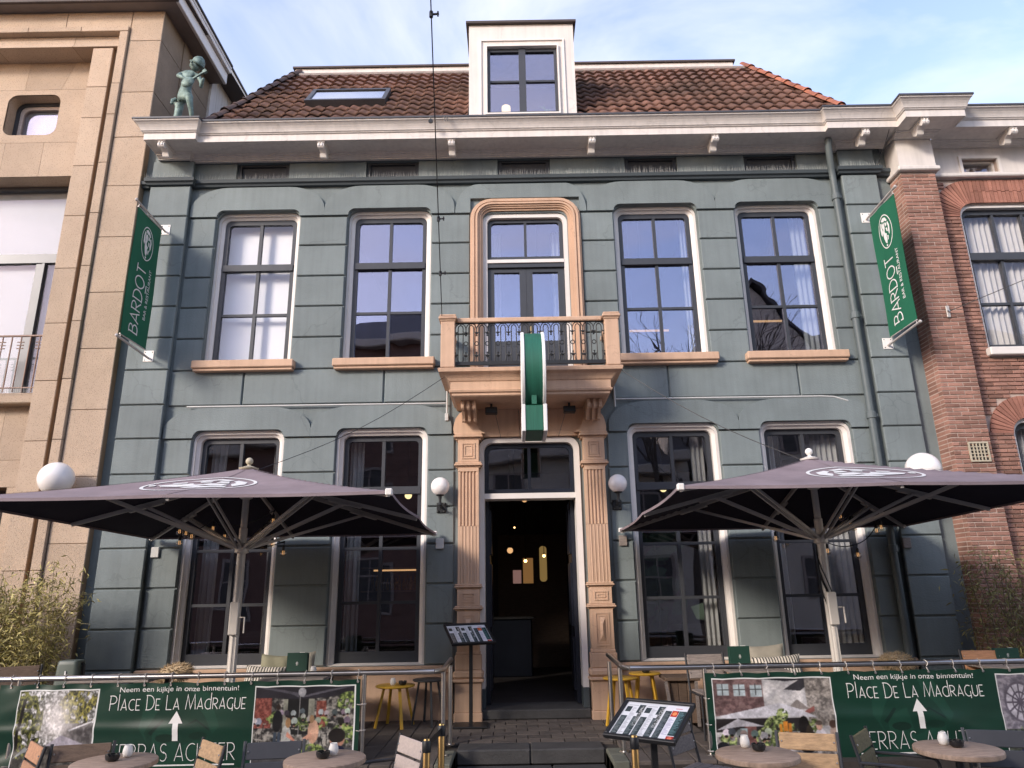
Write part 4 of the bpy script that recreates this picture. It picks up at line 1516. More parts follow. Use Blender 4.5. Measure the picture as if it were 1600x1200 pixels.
# ================================================================== BEIGE STONE BUILDING (left)
stone = thing('stone_building', 'beige bush-hammered stone building with big framed bay, seen at the edge beside the grey house', 'building', (-8, 0, -0.33))
XE = -6.09
q = MB()
q.box(-6.62, XE - 0.012, -0.088, 1.745, -0.33, 11.24)
q.box(-7.235, -6.915, -0.045, 0.70, -0.33, 10.545)
q.box(-6.93, -6.60, 0.02, 0.60, -0.33, 11.24)
q.box(-9.8, -6.93, 0.035, 0.60, 10.60, 11.238)
q.build('core_wall', M['stone_joint'], stone)
sl_cache = {}
def slab(x0, x1, z0, z1, yf, yb, mt='stone', gap=0.004, c=0.005, name='stone_slab'):
    w2, h2 = (x1 - x0) / 2 - gap, (z1 - z0) / 2 - gap
    key = (mt, round(w2, 3), round(h2, 3), round(yb - yf, 3))
    if key not in sl_cache:
        t = MB(); t.cbox(-w2, w2, 0, yb - yf, -h2, h2, c)
        sl_cache[key] = t.mesh(name, M[mt])
    return inst(name, sl_cache[key], stone, ((x0 + x1) / 2, yf + random.uniform(-.003, .002), (z0 + z1) / 2))
zj = [-0.33, 0.55, 1.42, 2.30, 3.22, 4.19, 5.12, 6.02, 6.95, 7.85, 8.74, 9.60, 10.63, 11.24]
for a, b in zip(zj[:-1], zj[1:]):
    slab(-6.635, XE, a, b, -0.10, -0.08)
zj2 = [-0.33, 0.2, 1.1, 1.95, 2.85, 3.75, 4.65, 5.55, 6.45, 7.35, 8.25, 9.15, 9.75, 10.53]
for a, b in zip(zj2[:-1], zj2[1:]):
    slab(-7.25, -6.905, a, b, -0.06, -0.04)
# raised frame moulding, in lengths
for a, b in zip(zj2[:-1], zj2[1:]):
    slab(-6.79, -6.645, a, min(b, 10.80) if b < 10.5 else 10.80, -0.145, 0.03)
xh = [-9.8, -8.35, -7.45, -6.645]
for a, b in zip(xh[:-1], xh[1:]):
    slab(a, b, 10.80, 10.90, -0.145, 0.03)
for a, b in zip([-9.8, -8.9, -7.6, -6.80], [-8.9, -7.6, -6.80]):
    t = MB()
    pf = [(-0.02, 10.795)] + [(-0.02 - 0.05 * (1 - math.cos(R(x))), 10.795 - 0.22 * math.sin(R(x))) for x in range(15, 91, 15)] + [(-0.075, 10.55), (0.31, 10.55), (0.31, 10.795)]
    t.skin([[(a + 0.004, y, z) for y, z in pf], [(b - 0.004, y, z) for y, z in pf]], close=True)
    t.build('lintel_stone', M['stone'], stone)
xh = [-9.8, -7.75, -6.64, XE]
for a, b in zip(xh[:-1], xh[1:]):
    if b != XE:
        slab(a, b, 10.90, 11.24, -0.10, 0.03)
# bay wall with a small rounded window and a large one
BW = 0.30
bay = MB()
small = rr4(-8.80, -7.90, 9.10, 9.90, 0.16)
bay.plate([(-9.9, 8.304), (-7.24, 8.304), (-7.24, 10.57), (-9.9, 10.57)], [small], BW + 0.012, 0.75)
bay.build('bay_wall', M['stone'], stone)
bay = MB()
bay.plate([(-9.9, -0.33), (-7.24, -0.33), (-7.24, 4.36), (-9.9, 4.36)], [rr4(-8.9, -7.62, 0.9, 3.15, 0.02, 1)], BW + 0.012, 0.75)
bay.build('bay_wall', M['stone_joint'], stone)
def slab_poly(loops, holes=()):
    t = MB(); t.plate(loops, list(holes), BW, BW + 0.03)
    t.build('stone_slab', M['stone'], stone)
g_ = 0.005
slab_poly([(-9.9, 10.0), (-8.55, 10.0), (-8.55, 10.55), (-9.9, 10.55)])
slab_poly([(-8.55 + g_, 10.0), (-7.93, 10.0), (-7.75, 10.55), (-8.55 + g_, 10.55)])
slab_poly([(-7.93 + g_, 10.0), (-7.24, 10.0), (-7.24, 10.55), (-7.75 + g_, 10.55)])
slab_poly([(-9.9, 8.95), (-7.24, 8.95), (-7.24, 10.0 - g_), (-9.9, 10.0 - g_)], [small])
for a, b in ((-9.9, -8.7), (-8.7 + g_, -8.05), (-8.05 + g_, -7.24)):
    slab_poly([(a, 8.30), (b, 8.30), (b, 8.95 - g_), (a, 8.95 - g_)])
for z0, z1, cut in ((3.55, 4.36, -7.85), (3.15, 3.55 - g_, -8.5), (0.9, 2.0, None), (2.0 + g_, 3.15 - g_, None), (-0.33, 0.9 - g_, -8.1)):
    if cut is None:
        slab_poly([(-7.62, z0), (-7.24, z0), (-7.24, z1), (-7.62, z1)])
        slab_poly([(-9.9, z0), (-8.9, z0), (-8.9, z1), (-9.9, z1)])
    else:
        slab_poly([(-9.9, z0), (cut, z0), (cut, z1), (-9.9, z1)])
        slab_poly([(cut + g_, z0), (-7.24, z0), (-7.24, z1), (cut + g_, z1)])
t = MB(); t.bbox(-9.9, -7.245, 0.10, 0.75, 4.36, 4.52, 0.015)
t.build('window_ledge', M['stone'], stone)
t = MB()
t.ring(rr4(-8.805, -7.895, 9.095, 9.905, 0.16), rr4(-8.74, -7.96, 9.16, 9.84, 0.12), 0.52, 0.60)
a = t.build('window', M['sash'], stone)
t = MB(); t.ring(rr4(-8.74, -7.96, 9.16, 9.84, 0.12), rr4(-8.68, -8.02, 9.22, 9.78, 0.12), 0.545, 0.60)
t.build('inner_frame', M['wood_pink'], a)
t = MB(); t.box(-8.70, -8.0, 0.57, 0.576, 9.2, 9.8)
t.build('pane', M['glass'], a)
t = MB(); t.box(-8.85, -7.85, 0.615, 0.62, 9.05, 9.9)
t.build('blind', M['grey_sheet'], a)
t = MB()
t.ring(rr4(-9.9, -7.245, 4.52, 8.32, 0.004, 1), rr4(-9.83, -7.33, 4.60, 8.24, 0.004, 1), 0.62, 0.72)
t.box(-9.83, -7.33, 0.61, 0.70, 6.88, 7.04)
t.box(-8.04, -7.90, 0.63, 0.70, 4.60, 6.88)
t.box(-7.93, -7.885, 0.605, 0.629, 4.62, 6.87)
bw = t.build('window', M['grey_metal'], stone)
for x0, x1, z0, z1 in ((-9.83, -7.33, 7.04, 8.24), (-9.83, -8.04, 4.60, 6.88), (-7.90, -7.33, 4.60, 6.88)):
    pane(bw, x0, x1, 0.66, z0, z1, 'glass_mid')
t = MB(); t.box(-9.9, -7.25, 0.74, 0.75, 4.56, 8.3)
t.build('blind', M['grey_sheet'], bw)  # pale sheet added in place of the bright sky reflected by this glass
t = MB(); t.box(-9.9, -7.25, 1.6, 1.7, 4.4, 8.4)
t.build('inner_wall', M['inner_up'], stone)
t = MB(); t.box(-8.9, -7.6, 0.62, 0.63, 0.85, 3.2)
t.build('pane', M['glass_low'], stone)
t = MB(); t.box(-9.0, -7.5, 0.74, 0.80, 0.8, 3.2)
t.build('inner_wall', M['inner'], stone)
# balcony railing in front of the large window
t = MB()
t.tube([(-9.9, 0.12, 5.42), (-7.27, 0.12, 5.42)], 0.018, 6)
t.tube([(-9.9, 0.12, 4.60), (-7.27, 0.12, 4.60)], 0.012, 6)
rl = t.build('railing', M['rust_rail'], stone)
x = -7.40
k = 0
while x > -9.2:
    t = MB()
    t.tube([(x, 0.12, 4.53), (x, 0.12, 5.41)], 0.011, 6)
    if k % 2 == 0:
        for zz in (5.22, 5.27, 5.32):
            t.tube([(x - 0.05, 0.12, zz), (x + 0.05, 0.12, zz)], 0.009, 6)
    t.build('baluster', M['rust_rail'], rl)
    x -= 0.14
    k += 1
t = MB()
x = -7.33
while x > -9.2:
    a_ = 0.003
    hh = random.uniform(.08, .13)
    t.add([(x - a_, 0.05, 4.51), (x + a_, 0.05, 4.51), (x, 0.056, 4.51), (x + random.uniform(-.02, .02), 0.04, 4.52 + hh)], [(0, 1, 3), (1, 2, 3), (2, 0, 3)])
    x -= random.uniform(.02, .04)
t.build('bird_spikes', M['spike'], stone)['kind'] = 'stuff'
# side wall facing the grey house
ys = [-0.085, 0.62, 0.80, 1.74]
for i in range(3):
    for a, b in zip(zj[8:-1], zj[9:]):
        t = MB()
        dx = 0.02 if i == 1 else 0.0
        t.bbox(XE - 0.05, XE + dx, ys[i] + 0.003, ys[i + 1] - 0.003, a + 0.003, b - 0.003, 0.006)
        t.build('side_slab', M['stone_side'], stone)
t = MB(); t.box(-6.6, XE + 0.01, 1.75, 4.8, 7.0, 12.0)
wp = t.build('side_cladding', M['white'], stone)
for k in range(12):
    y0 = 1.76 + 0.25 * k
    t = MB(); t.bbox(XE + 0.005, XE + 0.032, y0 + 0.004, y0 + 0.246, 8.6, 11.99, 0.004)
    t.build('clad_board', M['white'], wp)
# eaves
t = MB()
t.box(-9.9, -5.82, -0.30, 1.74, 11.245, 11.33)
ev = t.build('eaves', M['soffit'], stone)
t = MB(); t.bbox(-9.9, -5.76, -0.36, -0.305, 11.22, 11.40, 0.01)
t.build('eaves_board', M['roof_edge'], ev)
t = MB(); t.bbox(-5.82, -5.76, -0.30, 1.74, 11.22, 11.46, 0.01)
t.build('verge_board', M['white_frame'], ev)
t = MB(); t.bbox(-5.86, -5.70, -0.40, 1.74, 11.465, 11.56, 0.01); t.box(-5.74, -5.695, -0.42, 1.74, 11.565, 11.62)
t.build('verge_moulding', M['white'], ev)
t = MB(); t.bbox(-5.80, -5.665, -0.44, 1.74, 11.625, 11.66, 0.006)
t.build('roof_edge', M['gutter'], ev)
t = MB(); t.bbox(-6.4, -5.99, 1.76, 4.8, 12.003, 12.13, 0.01)
t.build('rear_verge', M['white_frame'], ev)
t = MB(); t.bbox(-6.4, -5.96, 1.75, 4.8, 12.133, 12.17, 0.006)
t.build('rear_roof_edge', M['gutter'], ev)
t = MB(); t.skin([[(-9.9, -0.44, 11.41), (-5.70, -0.44, 11.41)], [(-9.9, 5.0, 13.6), (-5.70, 5.0, 11.67)]])
t.build('roof', M['roof_edge'], stone)

# ================================================================== RED BRICK BUILDING (right)
bk = thing('brick_building', 'red-brown brick building with white-framed windows and a heavy white cornice at the picture edge', 'building', (7.2, 0, -0.33))
PX0, PX1, PY = 5.83, 6.375, -0.30
WX0 = 6.80
UZ0, UZ1, LZ0, LZ1 = 4.90, 7.30, 0.75, 3.84
CW = 7.62            # window centre
t = MB()
uw = rr(WX0, 2 * CW - WX0, UZ0, UZ1, 0.22)
lw = rr(6.90, 2 * CW - 6.90, LZ0, LZ1, 0.22)
t.plate([(6.2, -0.33), (9.8, -0.33), (9.8, 8.45), (6.2, 8.45)], [uw, lw, rr4(6.98, 7.56, 7.83, 8.10, 0.004, 1)], -0.035, 0.45)
t.box(PX0 + 0.008, PX1 - 0.004, PY + 0.010, 0.45, -0.33, 7.72)
t.build('mortar_wall', M['mortar'], bk)
bricks = []
CH = 0.0612
rows = int((7.72 + 0.33) / CH)
def inside_arch(x, z):
    x = CW - abs(x - CW)
    for cx_, cz_, ri, ro, zt, wx in ((7.02, UZ1 - 0.22, 0.22, 0.62, 7.72, WX0), (7.12, LZ1 - 0.22, 0.22, 0.54, 4.17, 6.90)):
        if x < cx_ and z > cz_ and math.hypot(x - cx_, z - cz_) < ro + 0.02 and z < zt + 0.02:
            return True
        if x >= cx_ - 0.02 and cz_ < z < zt + 0.02:
            return True
    return False
for rw in range(rows):
    z = -0.33 + CH * (rw + 0.5)
    # pier front
    off = (0, 0.11, 0.055, 0.16)[rw % 4]
    x = PX0
    cuts = [PX0]
    xx = PX0 + (0.105 if rw % 2 else 0.215) + (0.0)
    while xx < PX1 - 0.05:
        cuts.append(xx)
        xx += 0.215
    cuts.append(PX1)
    for a, b in zip(cuts[:-1], cuts[1:]):
        bricks.append((a, b, PY, PY + 0.10, z, 'p'))
    bricks.append((PX0, PX0 + 0.1, PY + 0.105, -0.005 + 0.03, z, 's'))
    # wall face
    xx = PX1 + (0.05 if rw % 2 else 0.16)
    cuts = [PX1 + 0.002]
    while xx < 9.75:
        cuts.append(xx)
        xx += 0.215
    for a, b in zip(cuts[:-1], cuts[1:]):
        mx_ = (a + b) / 2
        if inside_arch(mx_, z) or (inside_arch(b, z) and inside_arch(a, z)):
            continue
        b2 = b
        for wx, z0, z1 in ((WX0, UZ0 - 0.12, UZ1), (6.90, LZ0, LZ1)):
            if z0 < z < z1 and b2 > wx:
                if a > CW:
                    a = max(a, 2 * CW - wx)
                else:
                    b2 = wx
        if b2 - a < 0.03:
            continue
        if inside_arch(b2, z):
            b2 = a + (b2 - a) * 0.5
        bricks.append((a, b2, -0.055, 0.0, z, 'w'))
bcache = {}
bmass = MB()
vis_order = sorted(range(len(bricks)), key=lambda i: (0 if bricks[i][5] == 'p' and 0.9 < bricks[i][4] < 6.6 and (bricks[i][1] - bricks[i][0]) > 0.09 else 1, bricks[i][4]))
for rank, i in enumerate(vis_order):
    a, b, y0, y1, z, kd = bricks[i]
    dy = random.uniform(-.004, .003)
    if rank < 285:
        key = (round(b - a, 3), round(y1 - y0, 3))
        if key not in bcache:
            t = MB(); t.cbox(-(b - a) / 2 + 0.0065, (b - a) / 2 - 0.0065, 0, y1 - y0, -CH / 2 + 0.0065, CH / 2 - 0.0065, 0.004)
            bcache[key] = t.mesh('brick', M['brick'])
        inst('brick', bcache[key], bk, ((a + b) / 2, y0 + dy, z + random.uniform(-.0015, .0015)), (0, R(random.uniform(-.5, .5)), R(random.uniform(-.4, .4))))
    else:
        jz = random.uniform(-.0015, .0015)
        bmass.cbox(a + 0.0065, b - 0.0065, y0 + dy, y1, z - CH / 2 + 0.0065 + jz, z + CH / 2 - 0.0065 + jz, 0.004)
bmass.build('brickwork', M['brick_mass'], bk)['kind'] = 'stuff'
def vous(cx_, cz_, ri, ro, xr, n_c):
    da = PI / 2 / n_c
    for k in range(n_c):
        a0, a1 = PI - k * da - 0.012, PI - (k + 1) * da + 0.012
        o = [(cx_ + r_ * math.cos(a), cz_ + r_ * math.sin(a)) for r_, a in ((ri, a0), (ro, a0), (ro, a1), (ri, a1))]
        t = MB(); t.plate(o, [], -0.058 + random.uniform(-.003, .003), -0.03)
        t.build('arch_brick', M['voussoir'], bk)
        t = MB(); t.plate([(2 * CW - a, b) for a, b in o], [], -0.058, -0.03)
        t.build('arch_brick', M['voussoir'], bk)
    x = cx_
    xr = 2 * CW - cx_
    while x < xr - 0.03:
        for za, zb in ((ri, ri + (ro - ri) * 0.52), (ri + (ro - ri) * 0.52, ro)) if int(round((x - cx_) / 0.062)) % 2 else ((ri, ri + (ro - ri) * 0.48), (ri + (ro - ri) * 0.48, ro)):
            t = MB(); t.plate([(x + 0.004, cz_ + za + 0.004), (x + 0.058, cz_ + za + 0.004), (x + 0.058, cz_ + zb - 0.004), (x + 0.004, cz_ + zb - 0.004)], [], -0.058 + random.uniform(-.003, .003), -0.03)
            t.build('arch_brick', M['voussoir'], bk)
        x += 0.062
vous(7.02, UZ1 - 0.22, 0.225, 0.63, 8.15, 13)
vous(7.12, LZ1 - 0.22, 0.225, 0.55, 8.1, 11)
for (x0, z0, z1, rad, bars, curt) in ((WX0, UZ0, UZ1, 0.22, (6.44, 5.66), True), (6.90, LZ0, LZ1, 0.22, (2.95, 2.0), True)):
    x1 = 2 * CW - x0
    t = MB()
    t.ring(rr(x0, x1, z0, z1, rad), rr(x0 + 0.045, x1 - 0.045, z0 + 0.02, z1 - 0.05, rad - 0.05), 0.0, 0.2)
    wn = t.build('window', M['white_frame'], bk)
    t = MB()
    t.ring(rr(x0 + 0.046, x1 - 0.046, z0 + 0.022, z1 - 0.052, rad - 0.05), rr(x0 + 0.12, x1 - 0.12, z0 + 0.10, z1 - 0.13, 0.10), 0.08, 0.16)
    t.box(x0 + 0.06, x1 - 0.06, 0.05, 0.155, bars[0] - 0.06, bars[0] + 0.06)
    t.box(x0 + 0.1, x1 - 0.1, 0.09, 0.15, bars[1] - 0.02, bars[1] + 0.02)
    for k in (1, 2):
        xm = x0 + 0.12 + (x1 - x0 - 0.24) * k / 3
        t.box(xm - 0.02, xm + 0.02, 0.086, 0.154, z0 + 0.09, bars[0] - 0.055)
        t.box(xm - 0.02, xm + 0.02, 0.086, 0.154, bars[0] + 0.055, z1 - 0.12)
    t.build('sash', M['sash'], wn)
    w3 = (x1 - x0 - 0.24) / 3
    for k in range(3):
        xa = x0 + 0.12 + w3 * k
        for za, zb in ((z0 + 0.10, bars[1]), (bars[1], bars[0] - 0.05), (bars[0] + 0.05, z1 - 0.13)):
            pane(wn, xa, xa + w3, 0.12, za, zb, 'glass_mid')
    t = MB()
    n = 160
    for yy in (0.24,):
        top = [(x0 + 0.05 + (x1 - x0 - 0.1) * i / n, yy + 0.028 * math.sin(i * 0.62 + math.sin(i * .13)), z1 - 0.05) for i in range(n + 1)]
        t.skin([top, [(a, b, z0 + 0.05) for a, b, c in top]])
    t.build('curtain', M['curtain'], wn)
    t = MB(); t.bbox(x0 - 0.05, x1 + 0.05, -0.15, 0.10, z0 - 0.125, z0 - 0.002, 0.012)
    t.build('sill', M['white_frame'], wn)
t = MB(); t.box(6.25, 9.7, 0.44, 0.5, 0.0, 8.2)
t.build('inner_wall', M['inner_up'], bk)
# white entablature
t = MB()
t.bbox(PX0 - 0.05, PX1 + 0.06, PY - 0.07, 0.02, 7.725, 7.80, 0.015)
t.bbox(PX1 + 0.061, 9.8, -0.14, 0.02, 7.735, 7.80, 0.015)
t.build('ledge', M['white'], bk)
t = MB(); t.box(PX0 - 0.002, PX1 + 0.02, PY - 0.02, 0.3, 7.80, 8.32)
t.plate([(PX1 + 0.021, 7.80), (9.8, 7.80), (9.8, 8.32), (PX1 + 0.021, 8.32)], [rr4(6.98, 7.56, 7.835, 8.095, 0.004, 1)], -0.06, -0.036)
t.build('frieze', M['white'], bk)
t = MB()
t.ring(rr4(6.94, 7.60, 7.805, 8.14, 0.004, 1), rr4(6.985, 7.555, 7.84, 8.09, 0.004, 1), -0.085, -0.058)
t.ring(rr4(6.985, 7.555, 7.84, 8.09, 0.004, 1), rr4(7.02, 7.52, 7.87, 8.06, 0.004, 1), 0.02, 0.10)
aw = t.build('attic_window', M['white_frame'], bk)
t = MB(); t.box(7.02, 7.52, 0.05, 0.056, 7.865, 8.065)
t.build('pane', M['glass_low'], aw)
def corn2(oo, z):
    e = max(0.0, oo - 0.45) * 0.9
    return [(5.79 - e, 0.05, z), (5.79 - e, -oo - 0.33, z), (6.40 + 0.55 * oo, -oo - 0.33, z), (6.40 + 0.55 * oo, -oo - 0.06, z), (9.8, -oo - 0.06, z)]
t = MB(); t.skin([corn2(oo, z) for oo, z in CORN])
t.build('cornice', M['white'], bk)
t = MB(); t.skin([corn2(0.622, 8.622), corn2(0.632, 8.622), corn2(0.632, 8.65), corn2(0.3, 8.655)])
t.build('gutter_edge', M['gutter'], bk)
for x, dy in ((6.06, -0.33), (7.58, -0.06)):
    inst('bracket', bm_, bk, (x, dy, 0.027))
t = MB(); t.skin([[(5.9, -0.40, 8.76), (9.8, -0.40, 8.76)], [(5.9, 3.5, 11.0), (9.8, 3.5, 11.0)]])
rf2 = t.build('roof', M['opp_roof'], bk)
for k in range(14):
    t = MB()
    xk = 6.9 + 0.22 * k
    t.tube([(xk, -0.42, 8.79), (xk, 0.6, 9.37)], 0.055, 8)
    t.build('roof_tile', M['opp_roof'], rf2)
t = MB()
t.ring(rr4(6.04, 6.315, 3.18, 3.455, 0.004, 1), rr4(6.06, 6.295, 3.20, 3.435, 0.004, 1), PY - 0.02, PY + 0.0)
for k in range(1, 5):
    t.box(6.06, 6.295, PY - 0.014, PY - 0.002, 3.20 + 0.047 * k - 0.006, 3.20 + 0.047 * k + 0.006)
    t.box(6.06 + 0.047 * k - 0.006, 6.06 + 0.047 * k + 0.006, PY - 0.018, PY - 0.001, 3.20, 3.435)
vg = t.build('vent_grille', M['vent'], bk)
t = MB(); t.box(6.05, 6.30, PY - 0.0015, PY + 0.02, 3.19, 3.45)
t.build('vent_back', M['black'], vg)

# ================================================================== ACROSS THE STREET (seen in the window panes)
def opp_house(name, label, x0, x1, h, ridge, mt, gable, floors=3):
    o = thing(name, label, 'house', ((x0 + x1) / 2, -17.0, -0.33))
    t = MB(); t.box(x0, x1, -25, -17.0, -0.33, h)
    if gable:
        xm = (x0 + x1) / 2
        t.plate([(x0, h), (x1, h), (xm, ridge)], [], -17.01, -25)
    t.build('wall', M[mt], o)
    t = MB()
    if gable:
        xm = (x0 + x1) / 2
        for a, b in ((x0 - .2, xm), (x1 + .2, xm)):
            za = h - 0.1
            t.add([(a, -16.8, za), (b, -16.8, ridge + .12), (b, -25, ridge + .12), (a, -25, za), (a, -16.8, za + .2), (b, -16.8, ridge + .32), (b, -25, ridge + .32), (a, -25, za + .2)],
                  [(0, 1, 2, 3), (4, 7, 6, 5), (0, 4, 5, 1), (1, 5, 6, 2), (2, 6, 7, 3), (3, 7, 4, 0)])
    else:
        t.add([(x0, -16.6, h), (x1, -16.6, h), (x1, -21, ridge), (x0, -21, ridge), (x0, -25.4, h), (x1, -25.4, h)], [(0, 1, 2, 3), (3, 2, 5, 4), (0, 3, 4), (1, 5, 2), (0, 4, 5, 1)])
    t.build('roof', M['opp_roof'], o)
    if not gable:
        t = MB(); t.bbox(x0, x1, -16.98, -16.5, h - 0.45, h - 0.01, 0.05)
        t.build('cornice', M['opp_white'], o)
    n = max(2, int((x1 - x0) / 2.2))
    t = MB(); t.ring(rr4(-0.6, 0.6, 0, 1.9, 0.01, 1), rr4(-0.5, 0.5, 0.1, 1.8, 0.01, 1), 0.03, -0.1); t.box(-0.03, 0.03, -0.05, 0.02, 0.1, 1.8); t.box(-0.5, 0.5, -0.05, 0.02, 1.1, 1.17)
    fm = t.mesh('window', M['wood_grey'])
    t = MB(); t.box(-0.5, 0.5, 0.0, 0.006, 0.1, 1.8)
    pm = t.mesh('pane', M['bluestone'])
    for fl in range(floors):
        for k in range(n):
            xw = x0 + (x1 - x0) * (k + 0.5) / n
            a = inst('window', fm, o, (xw, -16.995, 0.9 + fl * 3.0))
            b = bpy.data.objects.new('pane', pm); COL.objects.link(b); b.parent = a
    return o
opp_house('brick_house', 'dark brick house across the street, left of the slate-roofed one', -15.5, -9.1, 7.4, 9.4, 'opp_brick', False)
opp_house('slate_house', 'brick house across the street with a long slate roof, mirrored in the upper left panes', -9.0, -2.2, 11.2, 13.6, 'opp_brick', False)
opp_house('gabled_house', 'pale gabled house across the street beside the bare tree', 7.0, 12.8, 9.6, 13.4, 'opp_white', True)
opp_house('corner_house', 'brick house at the far right across the street', 13.0, 22, 10.5, 13.0, 'opp_brick', False)
opp_house('wide_house', 'wide brick house at the far left across the street', -24, -15.6, 6.8, 8.8, 'opp_brick', False)
opp_house('white_house', 'white rendered house across the street facing the doorway', -2.1, 6.4, 6.6, 8.6, 'opp_white', False, 2)
tree = thing('bare_tree', 'leafless tree across the street, mirrored in an upper right window', 'tree', (6.0, -15.0, -0.33))
tr = MB(); br = MB()
def grow(pos, d, ln, rad, depth):
    end = pos + d * ln
    tgt = tr if depth < 2 else br
    mid = pos + d * ln * 0.5 + Vector((random.uniform(-1, 1), random.uniform(-1, 1), random.uniform(-.4, .4))) * ln * 0.05
    tgt.tube([pos, mid, end], [rad, rad * 0.85, rad * 0.68], 6 if depth < 3 else 3, caps=False)
    if depth >= 6: return
    for k in range(3 if depth < 5 else 2):
        ax = Vector((random.gauss(0, 1), random.gauss(0, 1), random.gauss(0, 1))).normalized()
        nd = (Quaternion(ax, R(random.uniform(18, 48))) @ d)
        nd.z += 0.12
        nd.normalize()
        grow(end, nd, ln * random.uniform(.66, .86), rad * 0.6, depth + 1)
grow(Vector((6.0, -15.0, -0.33)), Vector((0, 0, 1)), 3.2, 0.20, 0)
tr.build('trunk', M['bark'], tree, True)
br.build('branches', M['bark'], tree)

# ================================================================== STATUE on the cornice corner
stat = thing('statue', 'green bronze statue of a capped musician playing a small lute on the white cornice corner', 'statue', (-5.36, -0.50, 8.645))
SBX, SBY, SBZ = -5.36, -0.50, 8.645
sk = [  # joint, radius  (x right, y towards street = negative)
    ((0.02, 0.0, 0.52), 0.105),      # 0 pelvis
    ((0.01, 0.0, 0.68), 0.098),      # 1 waist
    ((0.03, -0.01, 0.84), 0.115),    # 2 chest
    ((0.06, -0.02, 0.945), 0.085),   # 3 upper chest
    ((0.115, -0.03, 0.99), 0.048),   # 4 neck
    ((-0.085, -0.02, 0.93), 0.052),  # 5 R shoulder
    ((-0.06, -0.14, 0.81), 0.046),   # 6 R upper arm
    ((0.02, -0.20, 0.74), 0.042),    # 7 R elbow
    ((0.135, -0.21, 0.655), 0.032),  # 8 R wrist
    ((0.175, -0.20, 0.625), 0.026),  # 9 R hand
    ((0.19, -0.01, 0.90), 0.052),    # 10 L shoulder
    ((0.275, -0.05, 0.74), 0.042),   # 11 L upper arm
    ((0.30, -0.10, 0.62), 0.036),    # 12 L elbow
    ((0.345, -0.16, 0.70), 0.030),   # 13 L wrist
    ((0.36, -0.17, 0.74), 0.025),    # 14 L hand
    ((-0.05, 0.0, 0.48), 0.098),     # 15 R hip
    ((-0.05, -0.01, 0.27), 0.078),   # 16 R knee
    ((-0.075, 0.0, 0.07), 0.072),    # 17 R ankle (flared trouser)
    ((-0.06, -0.10, 0.025), 0.030),  # 18 R toe
    ((0.09, -0.02, 0.49), 0.092),    # 19 L hip
    ((0.165, -0.17, 0.40), 0.075),   # 20 L knee (raised)
    ((0.185, -0.09, 0.20), 0.050),   # 21 L shin
    ((0.19, -0.03, 0.07), 0.036),    # 22 L ankle
    ((0.215, -0.11, 0.03), 0.026),   # 23 L toe
    ((-0.11, 0.06, 0.47), 0.06),     # 24 seat
]
ed = [(0, 1), (1, 2), (2, 3), (3, 4), (3, 5), (5, 6), (6, 7), (7, 8), (8, 9), (3, 10), (10, 11), (11, 12), (12, 13), (13, 14), (0, 15), (15, 16), (16, 17), (17, 18), (0, 19), (19, 20), (20, 21), (21, 22), (22, 23), (0, 24)]
SS = 1.0
me = bpy.data.meshes.new('figure')
me.from_pydata([(a * SS, b * SS, c * SS) for (a, b, c), _ in sk], ed, [])
fig = bpy.data.objects.new('figure', me)
COL.objects.link(fig)
md = fig.modifiers.new('skin', 'SKIN')
for i, (_, rad) in enumerate(sk):
    sv = me.skin_vertices[0].data[i]
    sv.radius = (rad * SS * 0.80, rad * SS * 0.80)
    sv.use_root = (i == 0)
md.use_smooth_shade = True
ms_ = fig.modifiers.new('sub', 'SUBSURF'); ms_.levels = 2; ms_.render_levels = 2
dg = bpy.context.evaluated_depsgraph_get()
me2 = bpy.data.meshes.new_from_object(fig.evaluated_get(dg))
fig.modifiers.clear()
fig.data = me2
me2.materials.clear(); me2.materials.append(M['bronze'])
fig.parent = stat
hx, hy, hz = SBX + 0.145 * SS, SBY - 0.055, SBZ + 1.075 * SS
t = MB()
t.sphere((hx, hy, hz), 0.088, 16, 12, (0.92, 1.0, 1.12))
t.sphere((hx - 0.02, hy - 0.088, hz - 0.012), 0.019, 8, 6, (0.8, 1, 1.4))
for dx in (-0.045, 0.02):
    t.sphere((hx + dx, hy - 0.078, hz + 0.02), 0.015, 8, 5, (1.3, .6, .7))
t.sphere((hx - 0.015, hy - 0.078, hz - 0.052), 0.02, 8, 5, (1.4, .6, .5))
for dx in (-0.085, 0.085):
    t.sphere((hx + dx, hy, hz), 0.022, 8, 5, (.5, 1, 1.3))
t.build('head', M['bronze'], stat, True)
t = MB()
t.lathe([(0.118, -0.03), (0.125, -0.015), (0.100, 0.0), (0.094, 0.05), (0.06, 0.10), (0.012, 0.125)], (0, 0, 0), 16)
t.xform(Matrix.Translation((hx + 0.035, hy + 0.01, hz + 0.035)) @ Matrix.Rotation(R(28), 4, 'Y') @ Matrix.Rotation(R(12), 4, 'X'))
t.build('cap', M['bronze'], stat, True)
t = MB()
t.sphere((0, 0, 0), 0.105, 16, 10, (1.0, 0.38, 0.8))
t.bar((0.08, 0, 0), (0.30, 0, 0), 0.028, 0.022)
t.box(0.29, 0.345, -0.02, 0.02, -0.025, 0.025)
t.xform(Matrix.Translation((SBX + 0.155, SBY - 0.245, SBZ + 0.60)) @ Matrix.Rotation(R(-38), 4, 'Y'))
t.build('lute', M['bronze'], stat, True)
t = MB()
t.tube([(SBX - 0.13, SBY + 0.02, SBZ + 0.50), (SBX - 0.17, SBY + 0.0, SBZ + 0.46), (SBX - 0.175, SBY - 0.02, SBZ + 0.38)], [0.03, 0.035, 0.02], 8)
t.build('jacket_tail', M['bronze'], stat, True)

